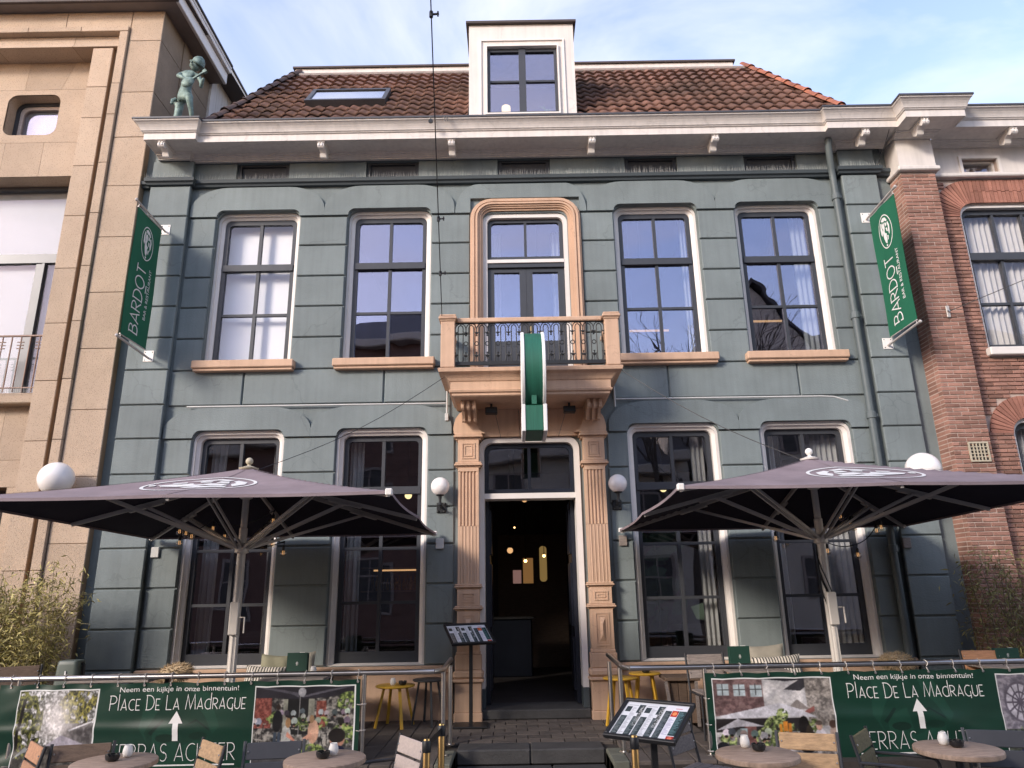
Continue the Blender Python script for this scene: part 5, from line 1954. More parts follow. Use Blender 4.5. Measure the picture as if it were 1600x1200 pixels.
# ================================================================== BANNER FLAGS on the corner pilasters
def flag(x, face, label):
    fl = thing('banner_flag', label, 'banner', (x, -0.1, 5.0), 'green banners on the corner pilasters')
    for z, zt in ((7.06, 7.02), (4.99, 4.955)):
        q = MB(); q.bbox(x - 0.075, x + 0.075, -0.093, -0.086, z - 0.085, z + 0.085, 0.003)
        a = q.build('wall_plate', M['wax_glass'], fl)
        q = MB()
        for sx in (-.05, .05):
            for sz_ in (-.06, .06):
                q.sphere((x + sx, -0.094, z + sz_), 0.008, 6, 4)
        q.build('bolts', M['gutter'], a)
        q = MB()
        q.tube([(x, -0.09, z - 0.03), (x, -0.96, z + 0.01)], 0.017, 8)
        q.sphere((x, -0.965, z + 0.01), 0.024, 8, 6)
        sgn = 1 if z < 6 else -1
        q.tube([(x, -0.20, z + 0.06 * sgn), (x, -0.90, z + 0.06 * sgn)], 0.010, 6)
        for yy in (-0.22, -0.88):
            q.tube([(x, yy, z), (x, yy, z + 0.06 * sgn)], 0.006, 6)
        q.build('pole', M['rib'], fl)
    z0, z1 = 5.05, 7.0
    def cloth(y, z):
        u = (z - z0) / (z1 - z0)
        return x + 0.006 * math.sin(u * 7 + y * 5) + 0.004 * math.sin(y * 14)
    q = MB()
    nz_, ny_ = 24, 8
    ya, yb = -0.19, -0.90
    for d in (-0.003, 0.003):
        q.skin([[(cloth(ya + (yb - ya) * j / ny_, z0 + (z1 - z0) * i / nz_) + d, ya + (yb - ya) * j / ny_, z0 + (z1 - z0) * i / nz_) for j in range(ny_ + 1)] for i in range(nz_ + 1)])
    q.build('cloth', M['flag'], fl, True)
    # print: letters read upwards; letter tops point away from (face>0) or towards (face<0) the wall
    def fn(u, v, lift):       # u along reading direction (up), v = letter height direction, both metres from banner origin
        y = (-0.545 - v) if face > 0 else (-0.545 + v)
        z = z0 + u
        return (cloth(y, z) + face * (0.006 + lift), y, z)
    q = MB()
    polys, wd = deco('BARDOT', 0.085, 0.17, 1.0, False)
    L_ = 1.02
    place_polys(q, [([(a / wd * L_ + 0.13, (b - 0.5) * 0.235 + 0.055) for a, b in vs], fs) for vs, fs in polys], fn, 0.0004)
    # short bar under the O
    q.add([fn(a, b, 0) for a, b in ((0.79, -0.125), (0.91, -0.125), (0.91, -0.105), (0.79, -0.105))], [(0, 1, 2, 3)])
    vs, fs = text_mesh('BAR & RESTAURANT')
    vs = fit(vs, 0.40, 1.18, -0.205, -0.145)
    q.add([fn(a, b, 0.0) for a, b in vs], fs)
    q.build('lettering', M['print_white'], fl)
    # emblem near the top
    q = MB()
    for k, (vs, fs) in enumerate(EMB):
        pts = []
        for a, b in vs:
            y = -0.545 + a * 0.215 * (1 if face > 0 else -1)
            z = z0 + 1.53 + b * 0.265
            pts.append((cloth(y, z) + face * (0.006 + 0.0003 * k), y, z))
        q.add(pts, fs)
    q.build('emblem', M['print_white'], fl)
flag(-5.60, 1, 'green banner reading BARDOT hanging by the beige stone building')
flag(5.30, -1, 'green banner reading BARDOT hanging next to the red brick pier')

# ================================================================== PROJECTING SIGN seen edge-on
sg = thing('projecting_sign', 'green and white round sign seen edge-on in front of the balcony grille', 'sign', (0.01, -1.45, 3.4))
SX = 0.012
q = MB()
q.lathe([(0.50, -0.105), (0.50, 0.105)], (SX, -1.48, 4.20), 48, axis='x')
q.build('rim', M['sign_green'], sg, True)
for s in (-1, 1):
    q = MB()
    a, b = (0.106 * s, 0.145 * s)
    q.lathe([(0.512, min(a, b)), (0.518, min(a, b) + 0.006), (0.518, max(a, b) - 0.006), (0.512, max(a, b))], (SX, -1.48, 4.20), 48, axis='x')
    q.build('side_face', M['print_white'], sg, True)
q = MB(); q.bbox(SX - 0.105, SX + 0.105, -1.80, -1.16, 3.40, 3.71, 0.006)
q.build('lower_box', M['sign_green'], sg)
for s in (-1, 1):
    q = MB()
    a, b = (0.106 * s, 0.152 * s)
    q.bbox(SX + min(a, b), SX + max(a, b), -1.81, -1.15, 3.39, 3.72, 0.006)
    q.build('lower_side_face', M['print_white'], sg)
q = MB(); q.box(SX - 0.03, SX + 0.03, -1.812, -1.79, 3.72, 3.84)
q.build('clasp', M['sign_green'], sg)
q = MB(); q.tube([(SX, -0.98, 4.28), (SX, -0.75, 4.28)], 0.03, 8)
q.build('bracket', M['iron'], sg)

# ================================================================== LAMPS
def globe_lamp(x, z, rad, label, yw, reach, post, group):
    lp = thing('wall_lamp', label, 'lamp', (x, yw, z - post), group)
    yy = yw - reach
    q = MB(); q.sphere((x, yy, z), rad, 28, 18)
    q.build('globe', M['globe'], lp, True)
    q = MB()
    q.lathe([(rad * 0.36, 0.0), (rad * 0.48, 0.02), (rad * 0.42, 0.035), (rad * 0.2, 0.04)], (x, yy, z - rad * 1.02), 14)
    q.lathe([(0.022, 0), (0.03, 0.02), (0.018, 0.05), (0.018, post - rad - 0.06), (0.026, post - rad)], (x, yy, z - post), 10)
    q.tube([(x, yy, z - post + 0.03), (x, yy + reach * .5, z - post - 0.01), (x, yw, z - post + 0.02)], 0.016, 8)
    q.build('arm', M['iron'], lp)
    q = MB()
    q.bbox(x - 0.065, x + 0.065, yw - 0.02, yw, z - post - 0.07, z - post + 0.07, 0.006)
    for sx in (-.045, .045):
        for sz_ in (-.05, .05):
            q.sphere((x + sx, yw - 0.022, z - post + sz_), 0.017, 8, 5)
    q.build('mounting_plate', M['iron'], lp)
globe_lamp(-1.265, 2.98, 0.128, 'white globe lamp on black bracket left of the doorway pilaster', -0.003, 0.20, 0.27, 'globe lamps beside the doorway')
globe_lamp(1.185, 2.98, 0.128, 'white globe lamp on black bracket right of the doorway pilaster', -0.003, 0.20, 0.27, 'globe lamps beside the doorway')
globe_lamp(-6.48, 3.15, 0.225, 'large white globe lamp on the beige stone wall, half hidden by a parasol', -0.105, 0.28, 0.42, 'large globe lamps')
globe_lamp(5.33, 3.08, 0.225, 'large white globe lamp on the right corner pilaster, half hidden by a parasol', -0.088, 0.28, 0.42, 'large globe lamps')
for s, lb in ((-1, 'small black floodlight under the balcony beside its left corbel'), (1, 'small black floodlight under the balcony beside its right corbel')):
    fl = thing('floodlight', lb, 'floodlight', (s * 0.545, -0.35, 3.9), 'floodlights under the balcony')
    x = s * 0.545
    q = MB(); q.bbox(x - 0.085, x + 0.085, -0.43, -0.31, 3.955, 4.045, 0.01)
    q.build('housing', M['black'], fl)
    q = MB(); q.bar((x, -0.36, 4.04), (x, -0.36, 4.10), 0.03, 0.03)
    q.build('yoke', M['black'], fl)

# ================================================================== PARASOLS
def parasol(cx, cy, label, lean):
    ps = thing('parasol', label, 'parasol', (cx, cy, 0), 'square charcoal parasols on the terrace')
    HX, HY, ZE, ZA = 1.955, 1.86, 2.405, 2.955
    def zc(u, v):
        mm = max(abs(u), abs(v))
        nn = min(abs(u), abs(v)) / mm if mm > 1e-6 else 0
        sag = 0.10 * mm * (1 - mm) + 0.030 * math.sin(min(1, nn * 1.0) * PI) * mm * (1.25 - mm)
        return ZA - (ZA - ZE) * mm - sag + 0.03 * (1 - mm) ** 3 - 0.04 * v
    def cp(u, v, lift=0.0):
        # edge of the cloth is cut slightly concave between ribs
        mm = max(abs(u), abs(v))
        nn = min(abs(u), abs(v)) / mm if mm > 1e-6 else 0
        k = 1 - 0.016 * math.sin(nn * PI) * mm
        return (cx + u * HX * k, cy + v * HY * k, zc(u, v) + lift)
    n = 48
    q = MB()
    rows = [[cp(-1 + 2 * i / n, -1 + 2 * j / n) for i in range(n + 1)] for j in range(n + 1)]
    q.skin(rows)
    edge = [rows[0][i] for i in range(n + 1)] + [rows[j][n] for j in range(1, n + 1)] + [rows[n][i] for i in range(n - 1, -1, -1)] + [rows[j][0] for j in range(n - 1, 0, -1)]
    q.skin([edge, [(x, y, z - 0.028) for x, y, z in edge]], close=True)
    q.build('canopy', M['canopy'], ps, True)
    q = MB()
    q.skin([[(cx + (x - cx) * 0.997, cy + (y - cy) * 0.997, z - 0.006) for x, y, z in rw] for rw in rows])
    q.build('shade_layer', M['shade_layer'], ps, True)  # added layer under the cloth, coloured near-black as underside shade
    q = MB()
    for (u, v) in ((1, 1), (0, 1), (-1, 1), (-1, 0), (-1, -1), (0, -1), (1, -1), (1, 0)):
        nn_ = 16
        pu, pv = -v, u
        ln_ = math.hypot(pu, pv)
        rowa, rowb = [], []
        for i in range(1, nn_ + 1):
            t = i / nn_
            w_ = 0.0045
            a = cp(u * t, v * t, 0.004)
            rowa.append((a[0] + pu / ln_ * 0.009, a[1] + pv / ln_ * 0.009, a[2]))
            rowb.append((a[0] - pu / ln_ * 0.009, a[1] - pv / ln_ * 0.009, a[2]))
        q.skin([rowa, rowb])
    q.build('seams', M['canopy'], ps)['kind'] = 'stuff'
    # printed oval emblem on the street-side panel
    q = MB()
    for k, (vs, fs) in enumerate(EMB):
        pts = []
        for a, b in vs:
            px_ = lean * (b * 0.285 - 0.05)
            py_ = -0.55 + a * 0.30
            pts.append(cp(px_, py_, 0.006 + 0.0004 * k))
        q.add(pts, fs)
    q.build('emblem', M['print_white'], ps)
    # pole
    q = MB()
    q.lathe([(0.045, 0.0), (0.045, 2.30), (0.036, 2.31), (0.036, ZA - 0.02)], (cx, cy, 0), 14)
    for a in range(0, 360, 45):
        q.box(cx + 0.043 * math.cos(R(a)) - 0.006, cx + 0.043 * math.cos(R(a)) + 0.006, cy + 0.043 * math.sin(R(a)) - 0.006, cy + 0.043 * math.sin(R(a)) + 0.006, 0.1, 1.9)
    q.build('pole', M['alu'], ps, True)
    q = MB()
    q.bbox(cx - 0.4, cx + 0.4, cy - 0.28, cy + 0.4, 0.0, 0.10, 0.015)
    q.build('base', M['bluestone'], ps)
    q = MB()
    q.lathe([(0.02, 0.0), (0.10, 0.012), (0.11, 0.03), (0.075, 0.04), (0.02, 0.06), (0.018, 0.075)], (cx, cy, ZA - 0.005), 18)
    q.sphere((cx, cy, ZA + 0.105), 0.042, 14, 10)
    q.build('finial', M['wax_glass'] if lean < 0 else M['vent'], ps, True)
    q = MB()
    q.lathe([(0.05, -0.05), (0.075, -0.04), (0.075, 0.05), (0.05, 0.06)], (cx, cy, 2.08), 16)
    q.build('hub', M['alu'], ps, True)
    q = MB()
    q.lathe([(0.05, -0.03), (0.07, -0.02), (0.07, 0.03), (0.05, 0.04)], (cx, cy, 2.66), 16)
    q.build('hub', M['alu'], ps, True)
    q = MB()
    q.bbox(cx - 0.045, cx + 0.055, cy - 0.085, cy - 0.03, 1.18, 1.52, 0.01)
    q.tube([(cx + 0.05, cy - 0.06, 1.36), (cx + 0.12, cy - 0.07, 1.36), (cx + 0.12, cy - 0.07, 1.20)], 0.009, 6)
    q.build('crank', M['alu'], ps)
    for k in range(8):
        u, v = ((1, 1), (0, 1), (-1, 1), (-1, 0), (-1, -1), (0, -1), (1, -1), (1, 0))[k]
        tip = Vector(cp(u * 0.99, v * 0.99, -0.035))
        top = Vector((cx + u * 0.05, cy + v * 0.05, ZA - 0.10))
        q = MB()
        q.bar(top, tip, 0.026, 0.042)
        rb = q.build('rib', M['rib'], ps)
        mid = top + (tip - top) * 0.56 + Vector((0, 0, -0.03))
        q = MB()
        sd_ = (tip - top).cross(Vector((0, 0, 1))).normalized() * 0.028
        foot = Vector((cx + u * 0.06, cy + v * 0.06, 2.09))
        q.bar(foot + sd_, mid + sd_, 0.014, 0.03)
        q.bar(foot - sd_, mid - sd_, 0.014, 0.03)
        q.build('strut', M['rib'], rb)
        q = MB()
        q.bar(mid - (tip - top).normalized() * 0.18, mid + (tip - top).normalized() * 0.20, 0.05, 0.02)
        q.build('sleeve', M['rib'], rb)
        if u and v:
            q = MB()
            q.bbox(tip.x - 0.03, tip.x + 0.03, tip.y - 0.03, tip.y + 0.03, tip.z - 0.01, tip.z + 0.05, 0.008)
            q.build('corner_cap', M['wax_glass'], rb)
    return ps
parasol(-3.275, -1.95, 'charcoal parasol with white oval emblem standing on the left part of the terrace', 1)
parasol(3.14, -1.95, 'charcoal parasol with white oval emblem standing right of the doorway', -1)

# string lights on the parasol frames
def string_light(label, pts, cables, lx):
    sl = thing('string_light', label, 'string lights', (lx, -1.3, 2.0))
    q = MB()
    for c in cables:
        q.tube(c, 0.006, 5)
    q.build('cable', M['black'], sl)
    for (x, y, z) in pts:
        q = MB(); q.lathe([(0.014, 0.0), (0.017, 0.01), (0.017, 0.04), (0.010, 0.05)], (x, y, z + 0.035), 10)
        q.tube([(x, y, z + 0.08), (x + 0.01, y, z + 0.14)], 0.005, 5)
        cap = q.build('socket', M['black'], sl)
        q = MB(); q.sphere((x, y, z), 0.040, 14, 10)
        q.build('bulb', M['glass_clear'], sl, True)
        q = MB(); q.tube([(x - 0.008, y, z + 0.03), (x - 0.010, y, z - 0.012), (x + 0.010, y, z - 0.012), (x + 0.008, y, z + 0.03)], 0.0035, 4)
        q.build('filament', M['warm_soft'], cap)
bl = [(-4.29, -1.3, 2.33), (-4.22, -1.28, 2.31), (-4.14, -1.3, 2.27), (-4.30, -1.25, 2.20), (-3.89, -1.3, 2.36), (-3.74, -1.3, 2.26), (-3.17, -1.3, 2.44), (-3.27, -1.35, 2.27), (-3.16, -1.3, 2.17), (-3.02, -1.3, 2.06)]
def droop(a, b, s=0.06, n=8):
    a, b = Vector(a), Vector(b)
    return [a + (b - a) * (i / n) - Vector((0, 0, s * math.sin(PI * i / n))) for i in range(n + 1)]
cb = []
for a, b in zip(bl[:-1], bl[1:]):
    cb.append(droop((a[0] + .01, a[1], a[2] + 0.13), (b[0] + .01, b[1], b[2] + 0.13), 0.05))
cb.append(droop((-3.01, -1.3, 2.20), (-3.275, -1.90, 2.10), 0.03))
string_light('string of clear bulbs looped round the pole under the left parasol', bl, cb, -3.7)
br_ = [(3.69, -1.3, 2.37), (2.88, -1.3, 2.13), (3.80, -1.3, 2.27), (3.85, -1.25, 2.25), (4.10, -1.3, 2.20), (4.16, -1.3, 2.24), (3.81, -1.35, 1.92), (3.30, -1.5, 1.99), (3.35, -1.6, 1.96)]
cb = []
for a, b in zip(br_[:-1], br_[1:]):
    cb.append(droop((a[0] + .01, a[1], a[2] + 0.13), (b[0] + .01, b[1], b[2] + 0.13), 0.06))
for k in range(5):
    a = random.uniform(0, 6)
    cb.append([(3.14 + 0.06 * math.cos(a + t_ * .8), -1.95 + 0.06 * math.sin(a + t_ * .8), 2.05 - t_ * 0.14) for t_ in range(6)])
string_light('string of clear bulbs wound round the pole under the right parasol', br_, cb, 3.6)

# ================================================================== HANDRAILS
def rail_post(hr, x, y, h=0.80):
    q = MB(); q.lathe([(0.024, 0.0), (0.024, h)], (x, y, 0.0), 14)
    o = q.build('post', M['steel'], hr, True)
    q = MB(); q.lathe([(0.05, 0.0), (0.05, 0.012), (0.026, 0.016)], (x, y, 0.0), 14)
    q.build('foot_plate', M['steel'], o)
YR = -2.25
hrL = thing('handrail', 'stainless steel handrail carrying the banner with two photos, left of the steps', 'railing', (-4, YR, 0), 'steel handrails along the terrace')
q = MB(); q.tube([(-9.4, YR, 0.80), (-1.09, YR, 0.81)], 0.026, 14); q.tube([(-1.10, YR, 0.81), (-1.01, YR + 0.10, 0.815), (-0.985, -1.52, 0.86)], 0.026, 14)
q.build('rail', M['steel'], hrL, True)
for x, y in ((-1.80, YR), (-5.3, YR), (-8.6, YR), (-1.01, -2.12), (-0.985, -1.57)):
    rail_post(hrL, x, y)
hrR = thing('handrail', 'stainless steel handrail carrying the banner with the round window photo, right of the steps', 'railing', (4, YR, 0), 'steel handrails along the terrace')
q = MB(); q.tube([(0.90, YR, 0.81), (9.4, YR, 0.82)], 0.026, 14); q.tube([(0.91, YR, 0.81), (0.83, YR + 0.10, 0.815), (0.79, -1.36, 0.865)], 0.026, 14)
q.build('rail', M['steel'], hrR, True)
for x, y in ((1.655, YR), (5.2, YR), (8.6, YR), (0.82, -2.08), (0.795, -1.42)):
    rail_post(hrR, x, y)

# ================================================================== PRINTED BANNERS on the rails
GREEN = (0.055, 0.195, 0.145)
def photo_garden():
    P = Paint(240, 190, (0.45, 0.42, 0.42))
    P.speckle(P.all(), (0.30, 0.30, 0.27), (0.93, 0.92, 0.93), 5, 3)
    P.rect(0, 1, 0, 0.34, (0.16, 0.15, 0.14))
    P.speckle(P.Y < 0.34, (0.10, 0.10, 0.10), (0.36, 0.34, 0.31), 8, 5)
    mk = (((P.X - 0.12) / 0.22) ** 2 + ((P.Y - 0.62) / 0.45) ** 2 < 1) & (P.noise(9, 11) > 0.42)
    P.speckle(mk, (0.12, 0.14, 0.07), (0.58, 0.58, 0.25), 5, 12)
    mk = (((P.X - 0.78) / 0.26) ** 2 + ((P.Y - 0.78) / 0.24) ** 2 < 1) & (P.noise(8, 21) > 0.38)
    P.speckle(mk, (0.14, 0.14, 0.10), (0.66, 0.62, 0.24), 5, 22)
    P.speckle((P.X > 0.6) & (P.Y > 0.34) & (P.Y < 0.6), (0.30, 0.28, 0.28), (0.50, 0.48, 0.48), 10, 31)
    d = np.clip(1 - np.sqrt(((P.X - 0.52) / 0.30) ** 2 + ((P.Y - 0.66) / 0.36) ** 2), 0, 1)[..., None] ** 0.8
    P.a = P.a * (1 - d) + np.array((0.99, 0.95, 0.93), np.float32) * d
    P.poly([(0.40, 0.335), (0.60, 0.46), (0.94, 0.33), (0.55, 0.325)], (0.66, 0.63, 0.68))
    P.poly([(0.68, 0.52), (1.0, 0.64), (1.0, 0.62), (0.70, 0.505)], (0.86, 0.85, 0.86))
    P.poly([(0.0, 0.18), (0.14, 0.32), (0.32, 0.24), (0.15, 0.26)], (0.52, 0.54, 0.55))
    P.poly([(0.0, 0.30), (0.06, 0.9), (0.10, 0.9), (0.03, 0.25)], (0.09, 0.08, 0.07))
    return P
def photo_terrace():
    P = Paint(260, 210, (0.28, 0.27, 0.27))
    P.speckle(P.all(), (0.14, 0.13, 0.13), (0.62, 0.60, 0.56), 8, 41)
    P.rect(0, 1, 0, 0.26, (0.30, 0.30, 0.31))
    P.speckle((P.X < 0.17) & (P.Y > 0.5) & (P.Y < 0.86), (0.40, 0.16, 0.13), (0.62, 0.33, 0.28), 4, 43)
    P.speckle((P.X > 0.62) & (P.X < 0.72) & (P.Y > 0.5) & (P.Y < 0.82), (0.42, 0.18, 0.14), (0.60, 0.33, 0.27), 4, 44)
    P.rect(0.29, 0.60, 0.42, 0.88, (0.10, 0.10, 0.10))
    P.rect(0.54, 0.60, 0.48, 0.85, (0.52, 0.52, 0.46))
    P.rect(0.29, 0.33, 0.48, 0.85, (0.52, 0.52, 0.46))
    P.poly([(0, 0.86), (0, 1), (1, 1), (1, 0.92), (0.72, 0.86), (0.45, 0.84), (0.2, 0.86)], (0.15, 0.14, 0.17))
    P.poly([(0.0, 1.0), (0.38, 0.90), (0.44, 0.86), (0.44, 0.92), (0.1, 1.0)], (0.31, 0.30, 0.34))
    P.poly([(0.46, 0.88), (0.9, 1.0), (1, 1), (0.48, 0.86)], (0.34, 0.33, 0.37))
    P.rect(0.445, 0.455, 0.40, 0.90, (0.62, 0.61, 0.60))
    P.ell(0.47, 0.93, 0.04, 0.06, (0.62, 0.62, 0.64))
    for cx, cy, r_, sd in ((0.50, 0.55, 0.09, 1), (0.68, 0.55, 0.08, 2), (0.95, 0.80, 0.13, 3), (0.60, 0.16, 0.15, 4), (0.20, 0.62, 0.08, 5), (0.9, 0.42, 0.12, 6)):
        mk = (((P.X - cx) / r_) ** 2 + ((P.Y - cy) / r_) ** 2 < 1) & (P.noise(6, 50 + sd) > 0.35)
        P.speckle(mk, (0.16, 0.22, 0.10), (0.62, 0.70, 0.34), 5, 60 + sd)
    g2 = np.random.default_rng(5)
    for k in range(18):
        P.person(g2.random(), 0.52 + g2.random() * 0.14, 0.07 + 0.03 * g2.random(), tuple(np.clip(g2.random() * 0.65 + 0.12 + (g2.random(3) - 0.5) * 0.12, 0, 1)))
    for k in range(40):
        x, y = g2.random(), 0.3 + g2.random() * 0.26
        P.rect(x, x + 0.035, y, y + 0.012, (0.62, 0.60, 0.56))
        P.rect(x, x + 0.008, y - 0.07, y, (0.12, 0.12, 0.12))
    # waiter, two women, man in blue
    P.rect(0.205, 0.235, 0.16, 0.45, (0.20, 0.26, 0.33)); P.rect(0.245, 0.272, 0.16, 0.45, (0.22, 0.28, 0.36))
    P.ell(0.235, 0.58, 0.048, 0.13, (0.05, 0.05, 0.07)); P.ell(0.238, 0.75, 0.022, 0.035, (0.16, 0.11, 0.08))
    P.ell(0.33, 0.40, 0.05, 0.13, (0.66, 0.66, 0.64)); P.ell(0.33, 0.24, 0.07, 0.05, (0.68, 0.13, 0.13)); P.ell(0.345, 0.56, 0.026, 0.06, (0.58, 0.42, 0.25)); P.poly([(0.34, 0.46), (0.42, 0.36), (0.42, 0.33), (0.33, 0.40)], (0.83, 0.52, 0.42))
    P.ell(0.60, 0.45, 0.055, 0.14, (0.80, 0.60, 0.48)); P.ell(0.58, 0.60, 0.024, 0.05, (0.60, 0.45, 0.30)); P.poly([(0.58, 0.44), (0.50, 0.38), (0.50, 0.34), (0.6, 0.38)], (0.84, 0.60, 0.48))
    P.poly([(0.55, 0.0), (0.66, 0.18), (0.80, 0.24), (0.95, 0.22), (1.0, 0.16), (1.0, 0.0)], (0.06, 0.10, 0.28))
    P.ell(0.845, 0.36, 0.075, 0.10, (0.70, 0.48, 0.38)); P.ell(0.84, 0.40, 0.085, 0.085, (0.09, 0.06, 0.05)); P.ell(0.84, 0.235, 0.08, 0.05, (0.05, 0.08, 0.22)); P.rect(0.80, 0.87, 0.19, 0.205, (0.8, 0.8, 0.84))
    return P
def photo_court():
    P = Paint(260, 190, (0.70, 0.68, 0.68))
    P.speckle(P.all(), (0.66, 0.65, 0.66), (0.82, 0.80, 0.79), 20, 71)
    P.speckle((P.X < 0.42) & (P.Y > 0.55), (0.36, 0.25, 0.25), (0.52, 0.40, 0.39), 6, 72)
    for k in range(3):
        x = 0.03 + 0.14 * k
        P.rect(x, x + 0.10, 0.80 - 0.01 * k, 0.94 - 0.01 * k, (0.66, 0.72, 0.74)); P.rect(x + 0.045, x + 0.052, 0.80, 0.94, (0.25, 0.25, 0.25)); P.rect(x, x + 0.10, 0.865, 0.873, (0.25, 0.25, 0.25))
    P.poly([(0.40, 1.0), (0.62, 0.96), (0.84, 1.0)], (0.15, 0.14, 0.16)); P.poly([(0.60, 0.86), (0.76, 1), (0.88, 1.0), (0.74, 0.84)], (0.20, 0.19, 0.21))
    P.speckle((P.X > 0.78) & (P.Y > 0.42), (0.40, 0.37, 0.35), (0.68, 0.64, 0.60), 5, 74)
    P.poly([(0.60, 0.62), (0.70, 0.74), (0.80, 0.62)], (0.52, 0.48, 0.46)); P.poly([(0.70, 0.56), (0.84, 0.66), (0.84, 0.60), (0.72, 0.53)], (0.56, 0.30, 0.27))
    P.rect(0, 0.75, 0.36, 0.52, (0.17, 0.15, 0.15))
    P.poly([(0.02, 0.55), (0.55, 0.70), (0.72, 0.62), (0.86, 0.52), (0.66, 0.54), (0.1, 0.52)], (0.78, 0.77, 0.80)); P.poly([(0.0, 0.38), (0.18, 0.52), (0.42, 0.42), (0.2, 0.42)], (0.74, 0.73, 0.76))
    P.rect(0, 1, 0, 0.30, (0.50, 0.47, 0.46)); P.speckle(P.Y < 0.30, (0.30, 0.28, 0.28), (0.66, 0.63, 0.62), 8, 75)
    P.speckle((P.X > 0.24) & (P.X < 0.34) & (P.Y > 0.2) & (P.Y < 0.42), (0.40, 0.24, 0.22), (0.52, 0.34, 0.32), 5, 76); P.rect(0.20, 0.26, 0.18, 0.40, (0.60, 0.70, 0.72))
    for cx, cy, r_, sd in ((0.50, 0.40, 0.10, 1), (0.42, 0.28, 0.09, 2), (0.60, 0.36, 0.08, 3), (0.56, 0.56, 0.05, 4), (0.82, 0.40, 0.07, 5), (0.10, 0.26, 0.07, 6)):
        mk = (((P.X - cx) / r_) ** 2 + ((P.Y - cy) / (r_ * 1.5)) ** 2 < 1) & (P.noise(5, 80 + sd) > 0.35)
        P.speckle(mk, (0.22, 0.28, 0.12), (0.72, 0.78, 0.46), 5, 90 + sd)
    g2 = np.random.default_rng(9)
    for k in range(10):
        P.person(0.08 + 0.4 * g2.random(), 0.24 + 0.07 * g2.random(), 0.10, tuple(np.clip(g2.random() * 0.6 + 0.25 + (g2.random(3) - 0.5) * 0.14, 0, 1)))
    P.ell(0.05, 0.12, 0.07, 0.12, (0.08, 0.08, 0.10))
    P.rect(0.53, 0.555, 0.35, 0.45, (0.86, 0.52, 0.10)); P.rect(0.56, 0.60, 0.36, 0.48, (0.90, 0.52, 0.12)); P.rect(0.605, 0.63, 0.35, 0.46, (0.84, 0.48, 0.12)); P.rect(0.50, 0.68, 0.335, 0.35, (0.10, 0.08, 0.08)); P.ell(0.59, 0.22, 0.06, 0.10, (0.82, 0.80, 0.82)); P.poly([(0.57, 0.28), (0.59, 0.335), (0.62, 0.335), (0.60, 0.26)], (0.60, 0.40, 0.30))
    P.ell(0.75, 0.24, 0.09, 0.14, (0.06, 0.06, 0.08)); P.ell(0.735, 0.42, 0.045, 0.12, (0.10, 0.08, 0.07)); P.ell(0.775, 0.32, 0.03, 0.11, (0.20, 0.16, 0.11))
    P.ell(0.865, 0.26, 0.055, 0.13, (0.80, 0.77, 0.80)); P.ell(0.86, 0.42, 0.026, 0.055, (0.72, 0.54, 0.46)); P.ell(0.86, 0.455, 0.028, 0.03, (0.36, 0.30, 0.26)); P.ell(0.985, 0.30, 0.04, 0.14, (0.66, 0.56, 0.50)); P.ell(0.975, 0.44, 0.03, 0.05, (0.32, 0.22, 0.18))
    return P
def photo_rosette():
    P = Paint(260, 190, (0.5, 0.47, 0.52))
    P.speckle(P.all(), (0.40, 0.38, 0.43), (0.60, 0.57, 0.61), 7, 101)
    P.poly([(0.22, 1.0), (0.5, 0.72), (1, 0.7), (1, 1)], (0.80, 0.79, 0.78))
    P.ell(0.17, 0.66, 0.135, 0.25, (0.38, 0.35, 0.40)); P.ell(0.17, 0.66, 0.118, 0.22, (0.72, 0.70, 0.74))
    for k in range(6):
        a = PI * k / 6
        c_, s_ = math.cos(a), math.sin(a)
        d = np.abs((P.X - 0.17) / 0.118 * s_ - (P.Y - 0.66) / 0.22 * c_)
        P.fill((d < 0.05) & (((P.X - 0.17) / 0.118) ** 2 + ((P.Y - 0.66) / 0.22) ** 2 < 1), (0.32, 0.29, 0.34))
    rr2 = ((P.X - 0.17) / 0.118) ** 2 + ((P.Y - 0.66) / 0.22) ** 2
    P.fill((rr2 > 0.26) & (rr2 < 0.36), (0.32, 0.29, 0.34))
    P.rect(0, 1, 0, 0.32, (0.20, 0.21, 0.20)); P.speckle(P.Y < 0.34, (0.14, 0.16, 0.14), (0.42, 0.45, 0.38), 7, 103)
    mk = (((P.X - 0.28) / 0.2) ** 2 + ((P.Y - 0.26) / 0.16) ** 2 < 1) & (P.noise(6, 105) > 0.4)
    P.speckle(mk, (0.20, 0.28, 0.12), (0.55, 0.62, 0.30), 5, 106)
    P.rect(0.1, 0.4, 0.0, 0.10, (0.18, 0.18, 0.38))
    return P
